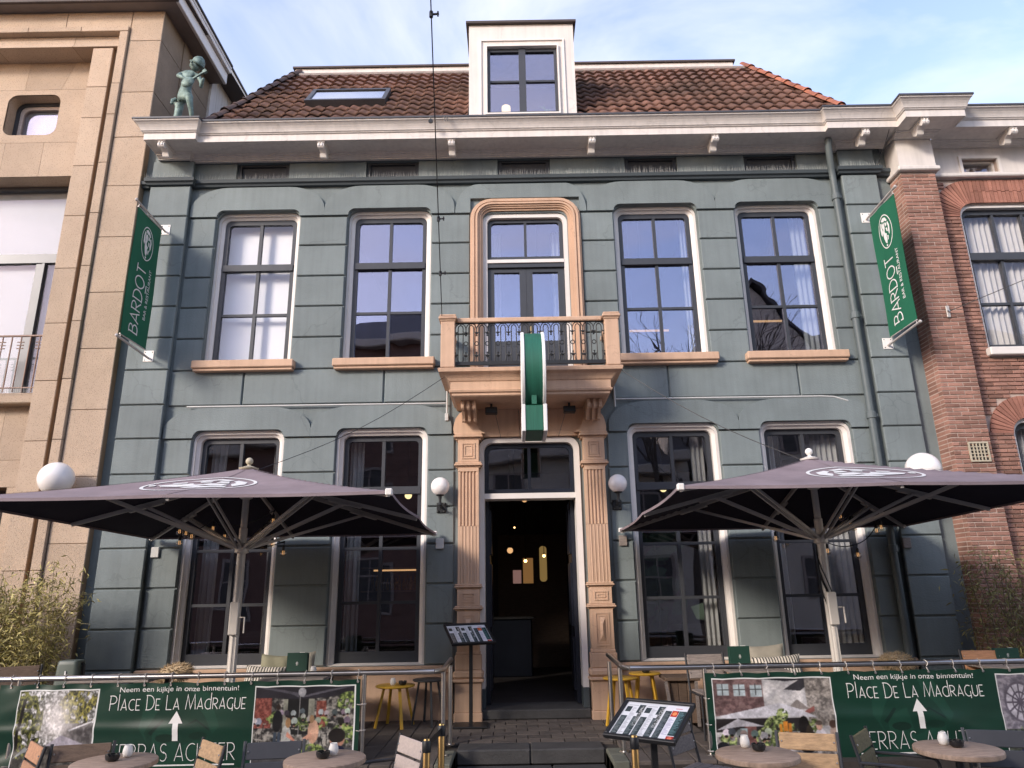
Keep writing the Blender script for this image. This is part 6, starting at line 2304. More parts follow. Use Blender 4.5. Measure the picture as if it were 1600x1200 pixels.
def tarp_print(wm, photos, face_x, arrow_x, bend):
    ppm = 330
    H = 0.86
    P = Paint(int(wm * ppm), int(H * ppm), GREEN)
    n = P.noise(60, 3)[..., None]
    P.a *= 0.93 + 0.14 * n
    # pale, barely visible face between the photographs
    lg = (0.105, 0.265, 0.205)
    def fx(x): return (face_x + x) / wm
    P.poly([(fx(-.36), 0.94), (fx(-.16), 0.99), (fx(-.22), 0.72), (fx(-.34), 0.46), (fx(-.30), 0.34), (fx(-.40), 0.52)], lg, 0.6)
    P.poly([(fx(.08), 0.96), (fx(.26), 0.88), (fx(.40), 0.52), (fx(.34), 0.44), (fx(.24), 0.64), (fx(.14), 0.76)], lg, 0.6)
    P.poly([(fx(-.26), 0.50), (fx(-.06), 0.60), (fx(.0), 0.30), (fx(.30), 0.44), (fx(.28), 0.06), (fx(.0), 0.02), (fx(-.24), 0.1)], lg, 0.5)
    P.ell(fx(-.13), 0.40, 0.095 / wm, 0.045, (0.04, 0.14, 0.10), 0.8)
    P.ell(fx(.2), 0.42, 0.095 / wm, 0.045, (0.04, 0.14, 0.10), 0.6)
    P.poly([(fx(-.30), 0.46), (fx(-.18), 0.60), (fx(-.16), 0.585), (fx(-.27), 0.43)], (0.03, 0.12, 0.09), 0.8)
    P.poly([(fx(.06), 0.53), (fx(.16), 0.60), (fx(.30), 0.50), (fx(.31), 0.47), (fx(.17), 0.575)], (0.03, 0.12, 0.09), 0.8)
    for (ph, x0, x1) in photos:
        y0, y1 = 0.045, 0.93
        P.rect((x0 - 0.012) / wm, (x1 + 0.012) / wm, y0 - 0.014, y1 + 0.014, (0.84, 0.84, 0.83))
        P.paste(ph, x0 / wm, x1 / wm, y0, y1)
    return P
def tarp(name, label, x0, wm, photos, tx, pm, seed, rings):
    """green printed tarpaulin hung below the rail from rings"""
    tp = thing(name, label, 'banner', (x0 + wm / 2, YR - 0.03, -0.1), 'printed banners on the handrails')
    H = 0.86
    zt = 0.755
    g3 = random.Random(seed)
    folds = [(g3.uniform(0, wm), g3.uniform(0.25, 0.75), g3.uniform(-0.5, 0.5), g3.uniform(0.05, 0.12), g3.uniform(-0.012, 0.014)) for _ in range(16)]
    def wv(x, z):
        u = x - x0
        d = 0.010 * math.sin(u * 1.7 + seed) * (zt - z) + 0.006 * math.sin(z * 9 + u * 1.1)
        dz = (z - (zt - 0.44) - 0.02 * math.sin(u * 1.3)) / 0.05
        d -= 0.016 * math.exp(-dz * dz) * (0.5 + 0.5 * math.sin(u * 0.9 + 1.3))
        for fx, fz, sl, wd, am in folds:
            t_ = ((z - (zt - H * fz)) - sl * (u - fx)) / wd
            d += am * math.exp(-t_ * t_ - ((u - fx) / 0.35) ** 2)
        # tension towards the rings
        top = math.exp(-((zt - z) / 0.05) ** 2)
        d += 0.008 * top * math.sin(u * 2 * PI / 0.36)
        return YR - 0.035 + d
    def zs(x, z):
        u = x - x0
        k = max(0.0, 1 - (zt - z) / 0.12)
        return z - 0.012 * k * (1 - abs(math.cos(u * PI / 0.36)))
    nx, nz_ = int(wm / 0.022), 42
    vs, fs, uv = [], [], []
    for j in range(nz_ + 1):
        for i in range(nx + 1):
            x = x0 + wm * i / nx
            z = zt - H + H * j / nz_
            vs.append((x - tp.location.x, wv(x, z) - tp.location.y, zs(x, z) - tp.location.z))
            uv.append((i / nx, j / nz_))
    for j in range(nz_):
        for i in range(nx):
            a = j * (nx + 1) + i
            fs.append((a, a + 1, a + nx + 2, a + nx + 1))
    me = bpy.data.meshes.new('cloth')
    me.from_pydata(vs, [], fs)
    ul = me.uv_layers.new(name='UVMap')
    idx = np.zeros(len(me.loops), np.int32)
    me.loops.foreach_get('vertex_index', idx)
    ul.data.foreach_set('uv', np.array(uv, np.float32)[idx].ravel())
    me.materials.append(pm)
    for pl in me.polygons: pl.use_smooth = True
    o = bpy.data.objects.new('cloth', me); COL.objects.link(o); o.parent = tp
    def fn(u, v, lift):
        x = x0 + u
        return (x, wv(x, v) - 0.004 - lift, zs(x, v))
    def dense(vs, fs):
        return vs, fs
    q = MB()
    w_ = 1.36
    a0 = tx - w_ / 2
    polys, wd = deco('PlACE DE LA MAdRAGUE', 0.058, 0.16, 0.74)
    place_polys(q, [([(a0 + a / wd * w_, zt - 0.255 + b * 0.135) for a, b in vs], fs) for vs, fs in polys], fn, 0.0003)
    polys, wd = deco('TERRAS ACHTER', 0.048, 0.20, 1.0, False)
    place_polys(q, [([(a0 + 0.05 + a / wd * (w_ - 0.12), zt - 0.72 + b * 0.155) for a, b in vs], fs) for vs, fs in polys], fn, 0.0003)
    n = 24
    q.skin([[fn(a0 + 0.05 + (w_ - 0.12) * i / n, zt - 0.765, 0) for i in range(n + 1)], [fn(a0 + 0.05 + (w_ - 0.12) * i / n, zt - 0.752, 0) for i in range(n + 1)]])
    q.build('lettering', M['print_white'], tp)
    q = MB()
    vs, fs = text_mesh('Neem een kijkje in onze binnentuin!')
    vs = fit(vs, tx - 0.60, tx + 0.60, zt - 0.10, zt - 0.035)
    q.add([fn(a, b, 0) for a, b in vs], fs)
    q.build('small_lettering', M['print_white'], tp)
    q = MB()
    k = 6
    sh = []
    for i in range(k + 1):
        z = zt - 0.54 + (0.16) * i / k
        sh.append([fn(tx - 0.03 + 0.012 * (1 - i / k), z, 0), fn(tx + 0.025 + 0.012 * (1 - i / k), z, 0)])
    q.skin(sh)
    q.add([fn(tx - 0.072, zt - 0.382, 0.0004), fn(tx + 0.068, zt - 0.382, 0.0004), fn(tx - 0.005, zt - 0.268, 0.0004)], [(0, 1, 2)])
    q.build('arrow', M['print_white'], tp)
    x = x0 + 0.10
    while x < x0 + wm:
        q = MB()
        yy = wv(x, zt - 0.02)
        q.tube([(x + g3.uniform(-.01, .01), YR + 0.034 * math.cos(R(a)), 0.806 + 0.036 * math.sin(R(a))) for a in range(-60, 241, 30)] + [(x, yy - 0.006, 0.752), (x + 0.004, yy - 0.008, 0.735)], 0.0045, 5)
        q.build('ring', M['rib'], tp)
        q = MB()
        q.lathe([(0.006, -0.002), (0.013, -0.003), (0.013, 0.002), (0.006, 0.002)], (x + 0.004, yy - 0.006, 0.733), 12, axis='y')
        q.build('eyelet', M['steel'], tp)
        x += 0.27
    for z in rings:
        xe = x0 + wm - 0.03 if x0 < 0 else x0 + 0.03
        xp = -1.80 if x0 < 0 else 1.655
        q = MB()
        q.tube([(xe, wv(xe, z) - 0.006, z), ((xe + xp) / 2, YR - 0.04, z - 0.004), (xp + (0.03 if x0 < 0 else -0.03), YR - 0.02, z)], 0.004, 5)
        q.tube([(xp + 0.029 * math.cos(R(a)), YR + 0.029 * math.sin(R(a)), z) for a in range(0, 360, 30)], 0.004, 5, closed=True)
        q.build('tie', M['rib'], tp)
PG, PT, PC, PRo = [f_().photo_finish(200 + 7 * i_) for i_, f_ in enumerate((photo_garden, photo_terrace, photo_court, photo_rosette))]
xl, wl_ = -5.47, 3.64
pL = tarp_print(wl_, [(PG, -5.25 - xl, -4.47 - xl), (PT, -2.88 - xl, -1.885 - xl)], -3.62 - xl, 0, 0)
tarp('printed_banner', 'green printed banner on the left handrail with garden and crowded terrace photos', xl, wl_, None, -3.655 - xl, print_mat('tarp_print_a', pL.image('tarp_print_a'), 0.36, 0.5), 3, (0.52, 0.28, 0.04))
xr_, wr_ = 1.645, 4.9
pR = tarp_print(wr_, [(PC, 1.72 - xr_, 2.90 - xr_), (PRo, 4.58 - xr_, 5.75 - xr_)], 3.68 - xr_, 0, 0)
tarp('printed_banner', 'green printed banner on the right handrail with courtyard and round window photos', xr_, wr_, None, 3.745 - xr_, print_mat('tarp_print_b', pR.image('tarp_print_b'), 0.40, 0.5), 8, (0.52, 0.28, 0.04))

# ================================================================== TERRACE FURNITURE
ZS = -0.33
def bistro_chair(name, slat_m, frame_m, arms, slat_meshes={}):
    """chair standing on its root, sitter facing -Y"""
    ch = bpy.data.objects.new(name, None)
    ch.empty_display_size = 0.2
    COL.objects.link(ch)
    def lean(z): return 0.19 + 0.09 * max(0, (z - 0.44)) / 0.4
    for z0, z1 in ((0.565, 0.685), (0.70, 0.82)):
        q = MB()
        a = Vector((0, lean((z0 + z1) / 2), (z0 + z1) / 2))
        q.bbox(-0.205, 0.205, -0.010, 0.010, -(z1 - z0) / 2, (z1 - z0) / 2, 0.005)
        q.xform(Matrix.Translation(a) @ Matrix.Rotation(-math.atan2(0.09, 0.4), 4, 'X'))
        sl_ = q.build('back_slat', M[slat_m], ch)
        q = MB()
        for x in (-0.19, 0.19):
            q.sphere((x, a.y - 0.011, a.z), 0.008, 6, 4)
        q.build('screws', M['steel'], sl_)
    for k in range(5):
        q = MB(); y = -0.20 + 0.085 * k
        q.bbox(-0.20, 0.20, y, y + 0.074, 0.44, 0.458, 0.004)
        q.build('seat_slat', M[slat_m], ch)
    for s in (-1, 1):
        q = MB()
        q.tube([(s * 0.222, 0.26, 0.0), (s * 0.222, 0.19, 0.42), (s * 0.222, 0.195, 0.46), (s * 0.222, lean(0.83) + 0.004, 0.83)], 0.0125, 8)
        q.build('rear_leg', M[frame_m], ch, True)
        q = MB()
        if arms:
            pts = [(s * 0.222, -0.22, 0.0), (s * 0.222, -0.21, 0.56)] + [(s * 0.222, -0.16 + 0.05 * math.cos(R(a)), 0.60 + 0.05 * math.sin(R(a))) for a in range(180, 89, -22)] + [(s * 0.222, 0.05, 0.652), (s * 0.222, lean(0.65), 0.645)]
        else:
            pts = [(s * 0.222, -0.22, 0.0), (s * 0.222, -0.21, 0.44)]
        q.tube(pts, 0.0125, 8)
        q.build('front_leg', M[frame_m], ch, True)
        q = MB(); q.tube([(s * 0.222, -0.215, 0.435), (s * 0.222, 0.195, 0.435)], 0.011, 8)
        q.build('seat_rail', M[frame_m], ch, True)
    q = MB(); q.tube([(-0.222, -0.215, 0.428), (0.222, -0.215, 0.428)], 0.010, 8)
    q.tube([(-0.222, 0.195, 0.428), (0.222, 0.195, 0.428)], 0.010, 8)
    q.build('cross_bars', M[frame_m], ch, True)
    return ch
KINDS = {}
def chair(kind, x, y, yaw, label, z=ZS, group='bistro chairs at the round tables'):
    """(x, y) is where the middle of the top slat stands"""
    if kind not in KINDS:
        KINDS[kind] = o = bistro_chair('bistro_chair', *kind)
    else:
        o = copy_tree(KINDS[kind])
    a = R(yaw)
    o.rotation_euler = (0, 0, a)
    o.location = (x + math.sin(a) * 0.26, y - math.cos(a) * 0.26, z)
    tag(o, label, 'chair', group)
    return o
chair(('wood_orange', 'tube', False), -4.05, -3.86, -46, 'orange wooden bistro chair turned sideways, at the far left below the garden photo')
chair(('wood_brown', 'tube', False), -3.66, -3.89, 14, 'dark brown wooden bistro chair behind the leftmost round table')
chair(('wood_light', 'tube', False), -2.64, -3.92, -47, 'sunlit pale wooden bistro chair in front of the left TERRAS ACHTER lettering')
chair(('grey_metal', 'grey_metal', False), -2.145, -3.93, 8, 'dark grey metal bistro chair in front of the crowded terrace photo')
chair(('wood_pink', 'tube', True), -1.09, -3.90, -56, 'whitewashed wooden bistro chair beside the brass stanchions left of the steps')
chair(('wood_grey', 'tube', False), 1.14, -3.25, 50, 'weathered grey wooden bistro chair behind the near menu stand')
chair(('wood_light', 'grey_metal', False), 1.99, -3.94, -16, 'golden wooden bistro chair behind the round table below the courtyard photo')
chair(('wood_olive', 'tube', True), 2.415, -3.94, 52, 'olive and grey wooden bistro chair with tubular armrests, turned sideways')
chair(('grey_metal', 'grey_metal', False), 3.45, -3.95, -14, 'dark grey metal bistro chair behind the rightmost round table')

def pedestal_table(x, y, label, first=[None]):
    if first[0] is None:
        tb = bpy.data.objects.new('bistro_table', None)
        COL.objects.link(tb)
        q = MB(); q.lathe([(0.0, 0.705), (0.285, 0.705), (0.298, 0.712), (0.30, 0.725), (0.298, 0.742), (0.290, 0.748), (0.0, 0.75)], (0, 0, 0), 40)
        q.build('tabletop', M['table'], tb, True)
        q = MB(); q.lathe([(0.03, 0.02), (0.03, 0.69), (0.09, 0.70), (0.09, 0.705)], (0, 0, 0), 14)
        q.build('pedestal', M['tube'], tb, True)
        for k in range(3):
            a = R(20 + 120 * k)
            q = MB(); q.bar((0.02 * math.cos(a), 0.02 * math.sin(a), 0.06), (0.27 * math.cos(a), 0.27 * math.sin(a), 0.02), 0.05, 0.03)
            q.build('foot', M['tube'], tb)
        q = MB(); q.tube([(0.12, 0.05, 0.0), (0.12, 0.05, 0.70)], 0.012, 8)
        q.build('side_stay', M['rib'], tb)
        first[0] = tb
    else:
        tb = copy_tree(first[0])
    tb.location = (x, y, ZS)
    tb.rotation_euler = (0, 0, random.uniform(0, 6))
    tag(tb, label, 'table', 'round bistro tables in the street')
pedestal_table(-3.27, -4.13, 'worn round wooden table at the far left, in front of the brown chair')
pedestal_table(-1.69, -4.15, 'worn round wooden table in front of the man in blue on the banner photo')
pedestal_table(1.50, -4.24, 'worn round wooden table in front of the golden chair, below the courtyard photo')
pedestal_table(3.01, -4.17, 'worn round wooden table at the far right, by the dark grey metal chair')

def tealight(x, y, z, label):
    o = MB().lathe([(0.022, 0.0), (0.030, 0.006), (0.037, 0.03), (0.035, 0.055), (0.027, 0.078), (0.026, 0.085), (0.022, 0.083), (0.024, 0.05), (0.0, 0.02)], (x, y, z), 18).build('tealight_holder', M['wax_glass'], None, True, (x, y, z))
    tag(o, label, 'candle holder', 'white tealight holders on the tables')
def ashtray(x, y, z, label):
    q = MB()
    n = 24
    lo = []
    for rad, hh in ((0.030, 0.0), (0.046, 0.012), (0.052, 0.035), (0.050, 0.050), (0.043, 0.050), (0.040, 0.02), (0.001, 0.012)):
        lo.append([(x + rad * math.cos(2 * PI * i / n), y + rad * math.sin(2 * PI * i / n), z + hh - (0.014 if hh > 0.045 and i % 6 == 0 else 0)) for i in range(n)])
    q.skin(lo, close=True)
    q.add(lo[0], [tuple(range(n))])
    o = q.build('ashtray', M['ash'], None, True, (x, y, z))
    tag(o, label, 'ashtray', 'black ashtrays on the tables')
zt_ = ZS + 0.75
tealight(-3.235, -4.02, zt_, 'white tealight holder on the worn table at the far left')
ashtray(-3.28, -4.15, zt_, 'black notched ashtray on the worn table at the far left')
tealight(-1.645, -4.09, zt_, 'white tealight holder on the worn table below the crowded terrace photo')
ashtray(-1.70, -4.18, zt_, 'black notched ashtray on the worn table below the crowded terrace photo')
tealight(1.47, -4.06, zt_, 'white tealight holder on the worn table below the courtyard photo')
ashtray(1.535, -4.18, zt_, 'black notched ashtray on the worn table below the courtyard photo')
tealight(2.965, -4.08, zt_, 'white tealight holder on the worn table at the far right')
ashtray(3.01, -4.17, zt_, 'black notched ashtray on the worn table at the far right')

# painted side tables on the terrace
def side_table(x, y, h, rad, m_, label, ang, legw=0.034):
    tb = thing('side_table', label, 'table', (x, y, 0), 'small round tables on the terrace')
    q = MB(); q.lathe([(0.0, h - 0.022), (rad - 0.012, h - 0.022), (rad, h - 0.012), (rad, h - 0.004), (rad - 0.006, h), (0.0, h)], (x, y, 0), 32)
    q.build('tabletop', M[m_], tb, True)
    for k in range(4):
        a = R(ang + 90 * k)
        q = MB()
        q.bar((x + rad * 0.60 * math.cos(a), y + rad * 0.60 * math.sin(a), h - 0.02), (x + rad * 1.02 * math.cos(a), y + rad * 1.02 * math.sin(a), 0.0), legw, 0.022, (math.cos(a), math.sin(a), 0))
        q.build('leg', M[m_], tb)
side_table(-1.775, -0.42, 0.475, 0.245, 'yellow', 'yellow round side table by the plinth, holding a white tealight', 30)
side_table(-1.37, -0.34, 0.53, 0.20, 'table_dark', 'dark round side table beside the doorway pedestal', 20, 0.026)
side_table(1.02, -0.55, 0.535, 0.21, 'yellow', 'yellow round side table nearest the right doorway pedestal', 25)
side_table(1.36, -0.38, 0.565, 0.20, 'yellow', 'yellow round side table between the other yellow one and the wooden crate', 40)
tealight(-1.80, -0.46, 0.475, 'white tealight holder on the yellow table left of the steps')
ashtray(-1.68, -0.45, 0.475, 'black ashtray on the yellow table left of the steps')
ashtray(1.37, -0.42, 0.565, 'black ashtray on the yellow table next to the wooden crate')
# wooden crate table
cr = thing('wooden_crate', 'brown wooden crate stool between the yellow tables and the right handrail post', 'crate', (1.74, -0.55, 0))
q = MB(); q.bbox(1.54, 1.96, -0.78, -0.36, 0.505, 0.545, 0.006)
q.build('lid', M['wood_brown'], cr)
for k in range(3):
    q = MB(); q.bbox(1.60 + 0.105 * k, 1.60 + 0.105 * k + 0.10, -0.72, -0.42, 0.03, 0.50, 0.005)
    q.build('panel', M['wood_brown'], cr)
for x in (1.555, 1.92):
    q = MB(); q.bar((x - 0.01, -0.76, 0.50), (x + (0.05 if x < 1.7 else -0.01), -0.76, 0.0), 0.035, 0.035)
    q.build('leg', M['wood_grey'], cr)

# benches along the wall with cushions
def bench(x0, x1, label):
    bn = thing('bench', label, 'bench', ((x0 + x1) / 2, -0.5, 0), 'benches along the house wall')
    for k in range(4):
        q = MB(); q.bbox(x0, x1, -0.78 + 0.115 * k, -0.675 + 0.115 * k, 0.42, 0.45, 0.005)
        q.build('seat_plank', M['wood_brown'], bn)
    for x in (x0 + 0.1, (x0 + x1) / 2, x1 - 0.1):
        q = MB(); q.box(x - 0.03, x + 0.03, -0.76, -0.36, 0.0, 0.418)
        q.build('leg', M['tube'], bn)
bench(-5.0, -2.3, 'long wooden bench against the house wall behind the left handrail')
bench(2.1, 5.0, 'long wooden bench against the house wall behind the right handrail')
def pillow_mesh(w2, h2, th, n=14):
    q = MB()
    rows = []
    for s in (1, -1):
        rw_ = []
        for j in range(n + 1):
            row = []
            for i in range(n + 1):
                u, v = -1 + 2 * i / n, -1 + 2 * j / n
                k = 1 - 0.09 * (1 - u * u) * abs(v) - 0.0
                k2 = 1 - 0.09 * (1 - v * v) * abs(u)
                t = ((1 - u ** 4) * (1 - v ** 4)) ** 0.5
                row.append((u * w2 * k2, s * th * t * 0.5 + 0.006 * math.sin(u * 6 + v * 3) * t, v * h2 * k))
            rw_.append(row)
        q.skin(rw_)
    return q
stripe = bpy.data.materials.new('black_and_cream_stripes')
n_, b_ = nodes_of(stripe)
tcs = n_.nodes.new('ShaderNodeTexCoord')
wv_ = n_.nodes.new('ShaderNodeTexWave')
wv_.wave_type = 'BANDS'; wv_.bands_direction = 'X'
wv_.inputs['Scale'].default_value = 9.0
wv_.inputs['Distortion'].default_value = 0.3
n_.links.new(tcs.outputs['Object'], wv_.inputs['Vector'])
rps = n_.nodes.new('ShaderNodeValToRGB')
rps.color_ramp.elements[0].position = 0.36; rps.color_ramp.elements[0].color = (0.05, 0.05, 0.045, 1)
rps.color_ramp.elements[1].position = 0.46; rps.color_ramp.elements[1].color = (0.60, 0.55, 0.48, 1)
n_.links.new(wv_.outputs['Fac'], rps.inputs[0])
n_.links.new(rps.outputs[0], b_.inputs['Base Color'])
b_.inputs['Roughness'].default_value = 0.9
M['stripe'] = stripe
def cushion(x, y, z, w2, h2, th, m_, label, rx=-18, rz=0, ry=0):
    q = pillow_mesh(w2, h2, th)
    o = q.build('cushion', M[m_], None, True)
    o.location = (x, y, z)
    o.rotation_euler = (R(rx), R(ry), R(rz))
    tag(o, label, 'cushion', 'cushions on the benches')
cushion(-3.29, -0.46, 0.665, 0.20, 0.20, 0.14, 'olive_cush', 'olive linen cushion on the left bench behind the striped one', -16, 5, 4)
cushion(-2.96, -0.44, 0.69, 0.18, 0.19, 0.12, 'grey_cush', 'grey-beige cushion on the left bench behind the green menu box', -14, -5, -6)
cushion(-3.36, -0.62, 0.60, 0.26, 0.15, 0.15, 'stripe', 'black and cream striped cushion on the left bench', -24, 0, 3)
cushion(2.89, -0.44, 0.68, 0.26, 0.20, 0.14, 'grey_cush', 'grey-beige linen cushion on the right bench behind the striped one', -16, 0, -3)
cushion(2.97, -0.62, 0.605, 0.31, 0.165, 0.16, 'stripe', 'black and cream striped cushion on the right bench', -24, 0, -3)
def fluffy(x, y, z, wx, wz, label, tilt):
    q = MB(); q.sphere((0, 0, 0), 1.0, 18, 12, (wx, 0.10, wz))
    o = bpy.data.objects.new('fluffy_cushion', None); COL.objects.link(o)
    o.location = (x, y, z)
    o.rotation_euler = (0, R(tilt), 0)
    tag(o, label, 'cushion', 'fluffy cushions on the benches')
    me = q.mesh('core', M['cream_cush'], (0, 0, 0), True)
    c = bpy.data.objects.new('core', me); COL.objects.link(c); c.parent = o
    h = MB()
    for k in range(1500):
        d = Vector((random.gauss(0, 1), random.gauss(0, 1), random.gauss(0, 1))).normalized()
        pz = Vector((d.x * wx, d.y * 0.10, d.z * wz))
        t = Vector((random.gauss(0, 1), random.gauss(0, 1), random.gauss(0, 1))).normalized() * 0.006
        e = pz + Vector((d.x, d.y, d.z)) * random.uniform(.02, .045) + Vector((random.uniform(-.02, .02), random.uniform(-.02, .02), random.uniform(-.025, .01)))
        h.add([pz + t, pz - t, e], [(0, 1, 2)])
    me = h.mesh('wool_strands', M['cream_cush'])
    c = bpy.data.objects.new('wool_strands', me); COL.objects.link(c); c.parent = o
    c['kind'] = 'stuff'
fluffy(-4.52, -0.52, 0.66, 0.215, 0.11, 'fluffy cream cushion on the left bench, left of the parasol pole', -12)
fluffy(4.49, -0.52, 0.645, 0.21, 0.11, 'fluffy cream cushion on the right bench, right of the parasol pole', 4)

# things standing on tables behind the rails
def menu_box(x, y, z, w2, h, label, yaw=0):
    o = thing('menu_holder', label, 'menu holder', (x, y, z), 'dark green menu holders')
    q = MB(); q.bbox(x - w2, x + w2, y - 0.035, y - 0.022, z, z + h, 0.003)
    q.build('front_board', M['green_box'], o)
    q = MB(); q.bbox(x - w2, x + w2, y + 0.022, y + 0.035, z, z + h * 0.97, 0.003); q.box(x - w2, x + w2, y - 0.0215, y + 0.0215, z + 0.002, z + 0.012)
    q.build('back_board', M['green_box'], o)
    q = MB()
    for k, (vs, fs) in enumerate(EMB):
        q.add([(x + a * 0.018, y - 0.0365 - 0.0002 * k, z + h * 0.5 + b * 0.022) for a, b in vs], fs)
    q.build('emblem', M['print_white'], o)
    for dx in (-0.02, 0.02, 0.05):
        q = MB(); q.box(x + dx - 0.03, x + dx + 0.03, y - 0.018, y - 0.016, z + 0.02, z + h * 1.02)
    q.build('menu_cards', M['print_white'], o)
def low_table(x, y, w2, d2, h, label):
    o = thing('wooden_table', label, 'table', (x, y, 0), 'wooden tables behind the handrails')
    for k in range(4):
        a = y - d2 + 2 * d2 * k / 4
        q = MB(); q.bbox(x - w2, x + w2, a + 0.003, a + d2 / 2 - 0.003, h - 0.03, h, 0.004)
        q.build('plank', M['wood_grey'], o)
    for sx in (-1, 1):
        for sy in (-1, 1):
            q = MB(); q.box(x + sx * (w2 - 0.06) - 0.025, x + sx * (w2 - 0.06) + 0.025, y + sy * (d2 - 0.06) - 0.025, y + sy * (d2 - 0.06) + 0.025, 0, h - 0.031)
            q.build('leg', M['tube'], o)
low_table(-4.75, -1.30, 0.45, 0.33, 0.715, 'grey wooden table behind the left handrail, near the grey-green bucket')
low_table(-2.72, -1.35, 0.36, 0.33, 0.70, 'grey wooden table behind the left handrail carrying a green menu holder')
low_table(2.42, -1.35, 0.32, 0.33, 0.70, 'grey wooden table behind the right handrail carrying the green menu holder nearest the doorway')
low_table(5.35, -1.35, 0.42, 0.33, 0.70, 'grey wooden table behind the right handrail near the brick building')
menu_box(-2.79, -1.20, 0.70, 0.118, 0.235, 'dark green menu holder with a small white emblem behind the left handrail')
menu_box(2.33, -1.20, 0.70, 0.118, 0.225, 'dark green menu holder behind the right handrail, left of the striped cushion')
menu_box(5.42, -1.20, 0.70, 0.135, 0.155, 'dark green menu holder at the right end of the terrace by the bamboo')
tealight(-2.60, -1.22, 0.70, 'white tealight holder beside the green menu holder on the left')
# grey-green bucket at the left end
o = thing('bucket', 'grey-green tapered bucket behind the left handrail next to the bamboo', 'bucket', (-5.42, -1.2, 0.6))
q = MB()
q.skin([[(-5.42 + a * k, -1.2 + b * k * 0.8, z) for a, b in rr4(-0.135, 0.135, -0.135, 0.135, 0.05, 5)] for k, z in ((1.0, 0.60), (0.90, 0.845), (0.86, 0.885), (0.78, 0.895), (0.0, 0.895))], close=True)
q.build('body', M['bucket'], o, True)
q = MB(); q.box(-5.425, -5.41, -1.312, -1.300, 0.745, 0.785)
q.build('mark', M['print_white'], o)
q = MB(); q.tube([(-5.30, -1.2, 0.86), (-5.275, -1.2, 0.84), (-5.27, -1.2, 0.70)], 0.02, 6)
q.build('handle', M['black'], o)
tp_ = low_table(-5.55, -1.25, 0.33, 0.30, 0.60, 'grey wooden table under the grey-green bucket')
# chairs that show only their top slat above the rails
chair(('wood_grey', 'tube', False), 1.93, -1.20, 4, 'weathered wooden chair back above the right handrail, left of the green menu holder', 0.02, 'chairs behind the handrails')
chair(('wood_orange', 'tube', False), 5.13, -1.20, -6, 'orange wooden chair back above the right handrail near the bamboo', 0.01, 'chairs behind the handrails')
chair(('wood_brown', 'tube', False), -5.93, -1.35, 24, 'dark wooden chair back above the left handrail in front of the bamboo', 0.03, 'chairs behind the handrails')

# brass stanchions
def stanchion(x, y, label):
    o = thing('stanchion', label, 'stanchion', (x, y, ZS), 'brass stanchions in the street')
    q = MB(); q.lathe([(0.025, 0.02), (0.025, 0.93), (0.02, 0.95)], (x, y, ZS), 14)
    q.build('post', M['brass'], o, True)
    q = MB(); q.lathe([(0.16, 0.0), (0.16, 0.012), (0.05, 0.03), (0.026, 0.04)], (x, y, ZS), 24)
    q.build('base', M['brass'], o, True)
    q = MB(); q.lathe([(0.029, 0.865), (0.031, 0.87), (0.031, 0.935), (0.027, 0.94)], (x, y, ZS), 14)
    q.build('belt_head', M['black'], o, True)
    return o
s1 = stanchion(-0.88, -4.62, 'brass stanchion beside the whitewashed chair, nearest the camera left of the steps')
s2 = stanchion(-0.835, -4.05, 'brass stanchion left of the steps, farther back, joined by a belt')
stanchion(0.55, -4.62, 'brass stanchion under the near menu stand, right of the steps')
q = MB(); q.skin([droop((-0.88, -4.59, ZS + 0.925), (-0.835, -4.08, ZS + 0.925), 0.0, 6), droop((-0.88, -4.59, ZS + 0.88), (-0.835, -4.08, ZS + 0.88), 0.0, 6)])
q.build('belt', M['black'], s1)

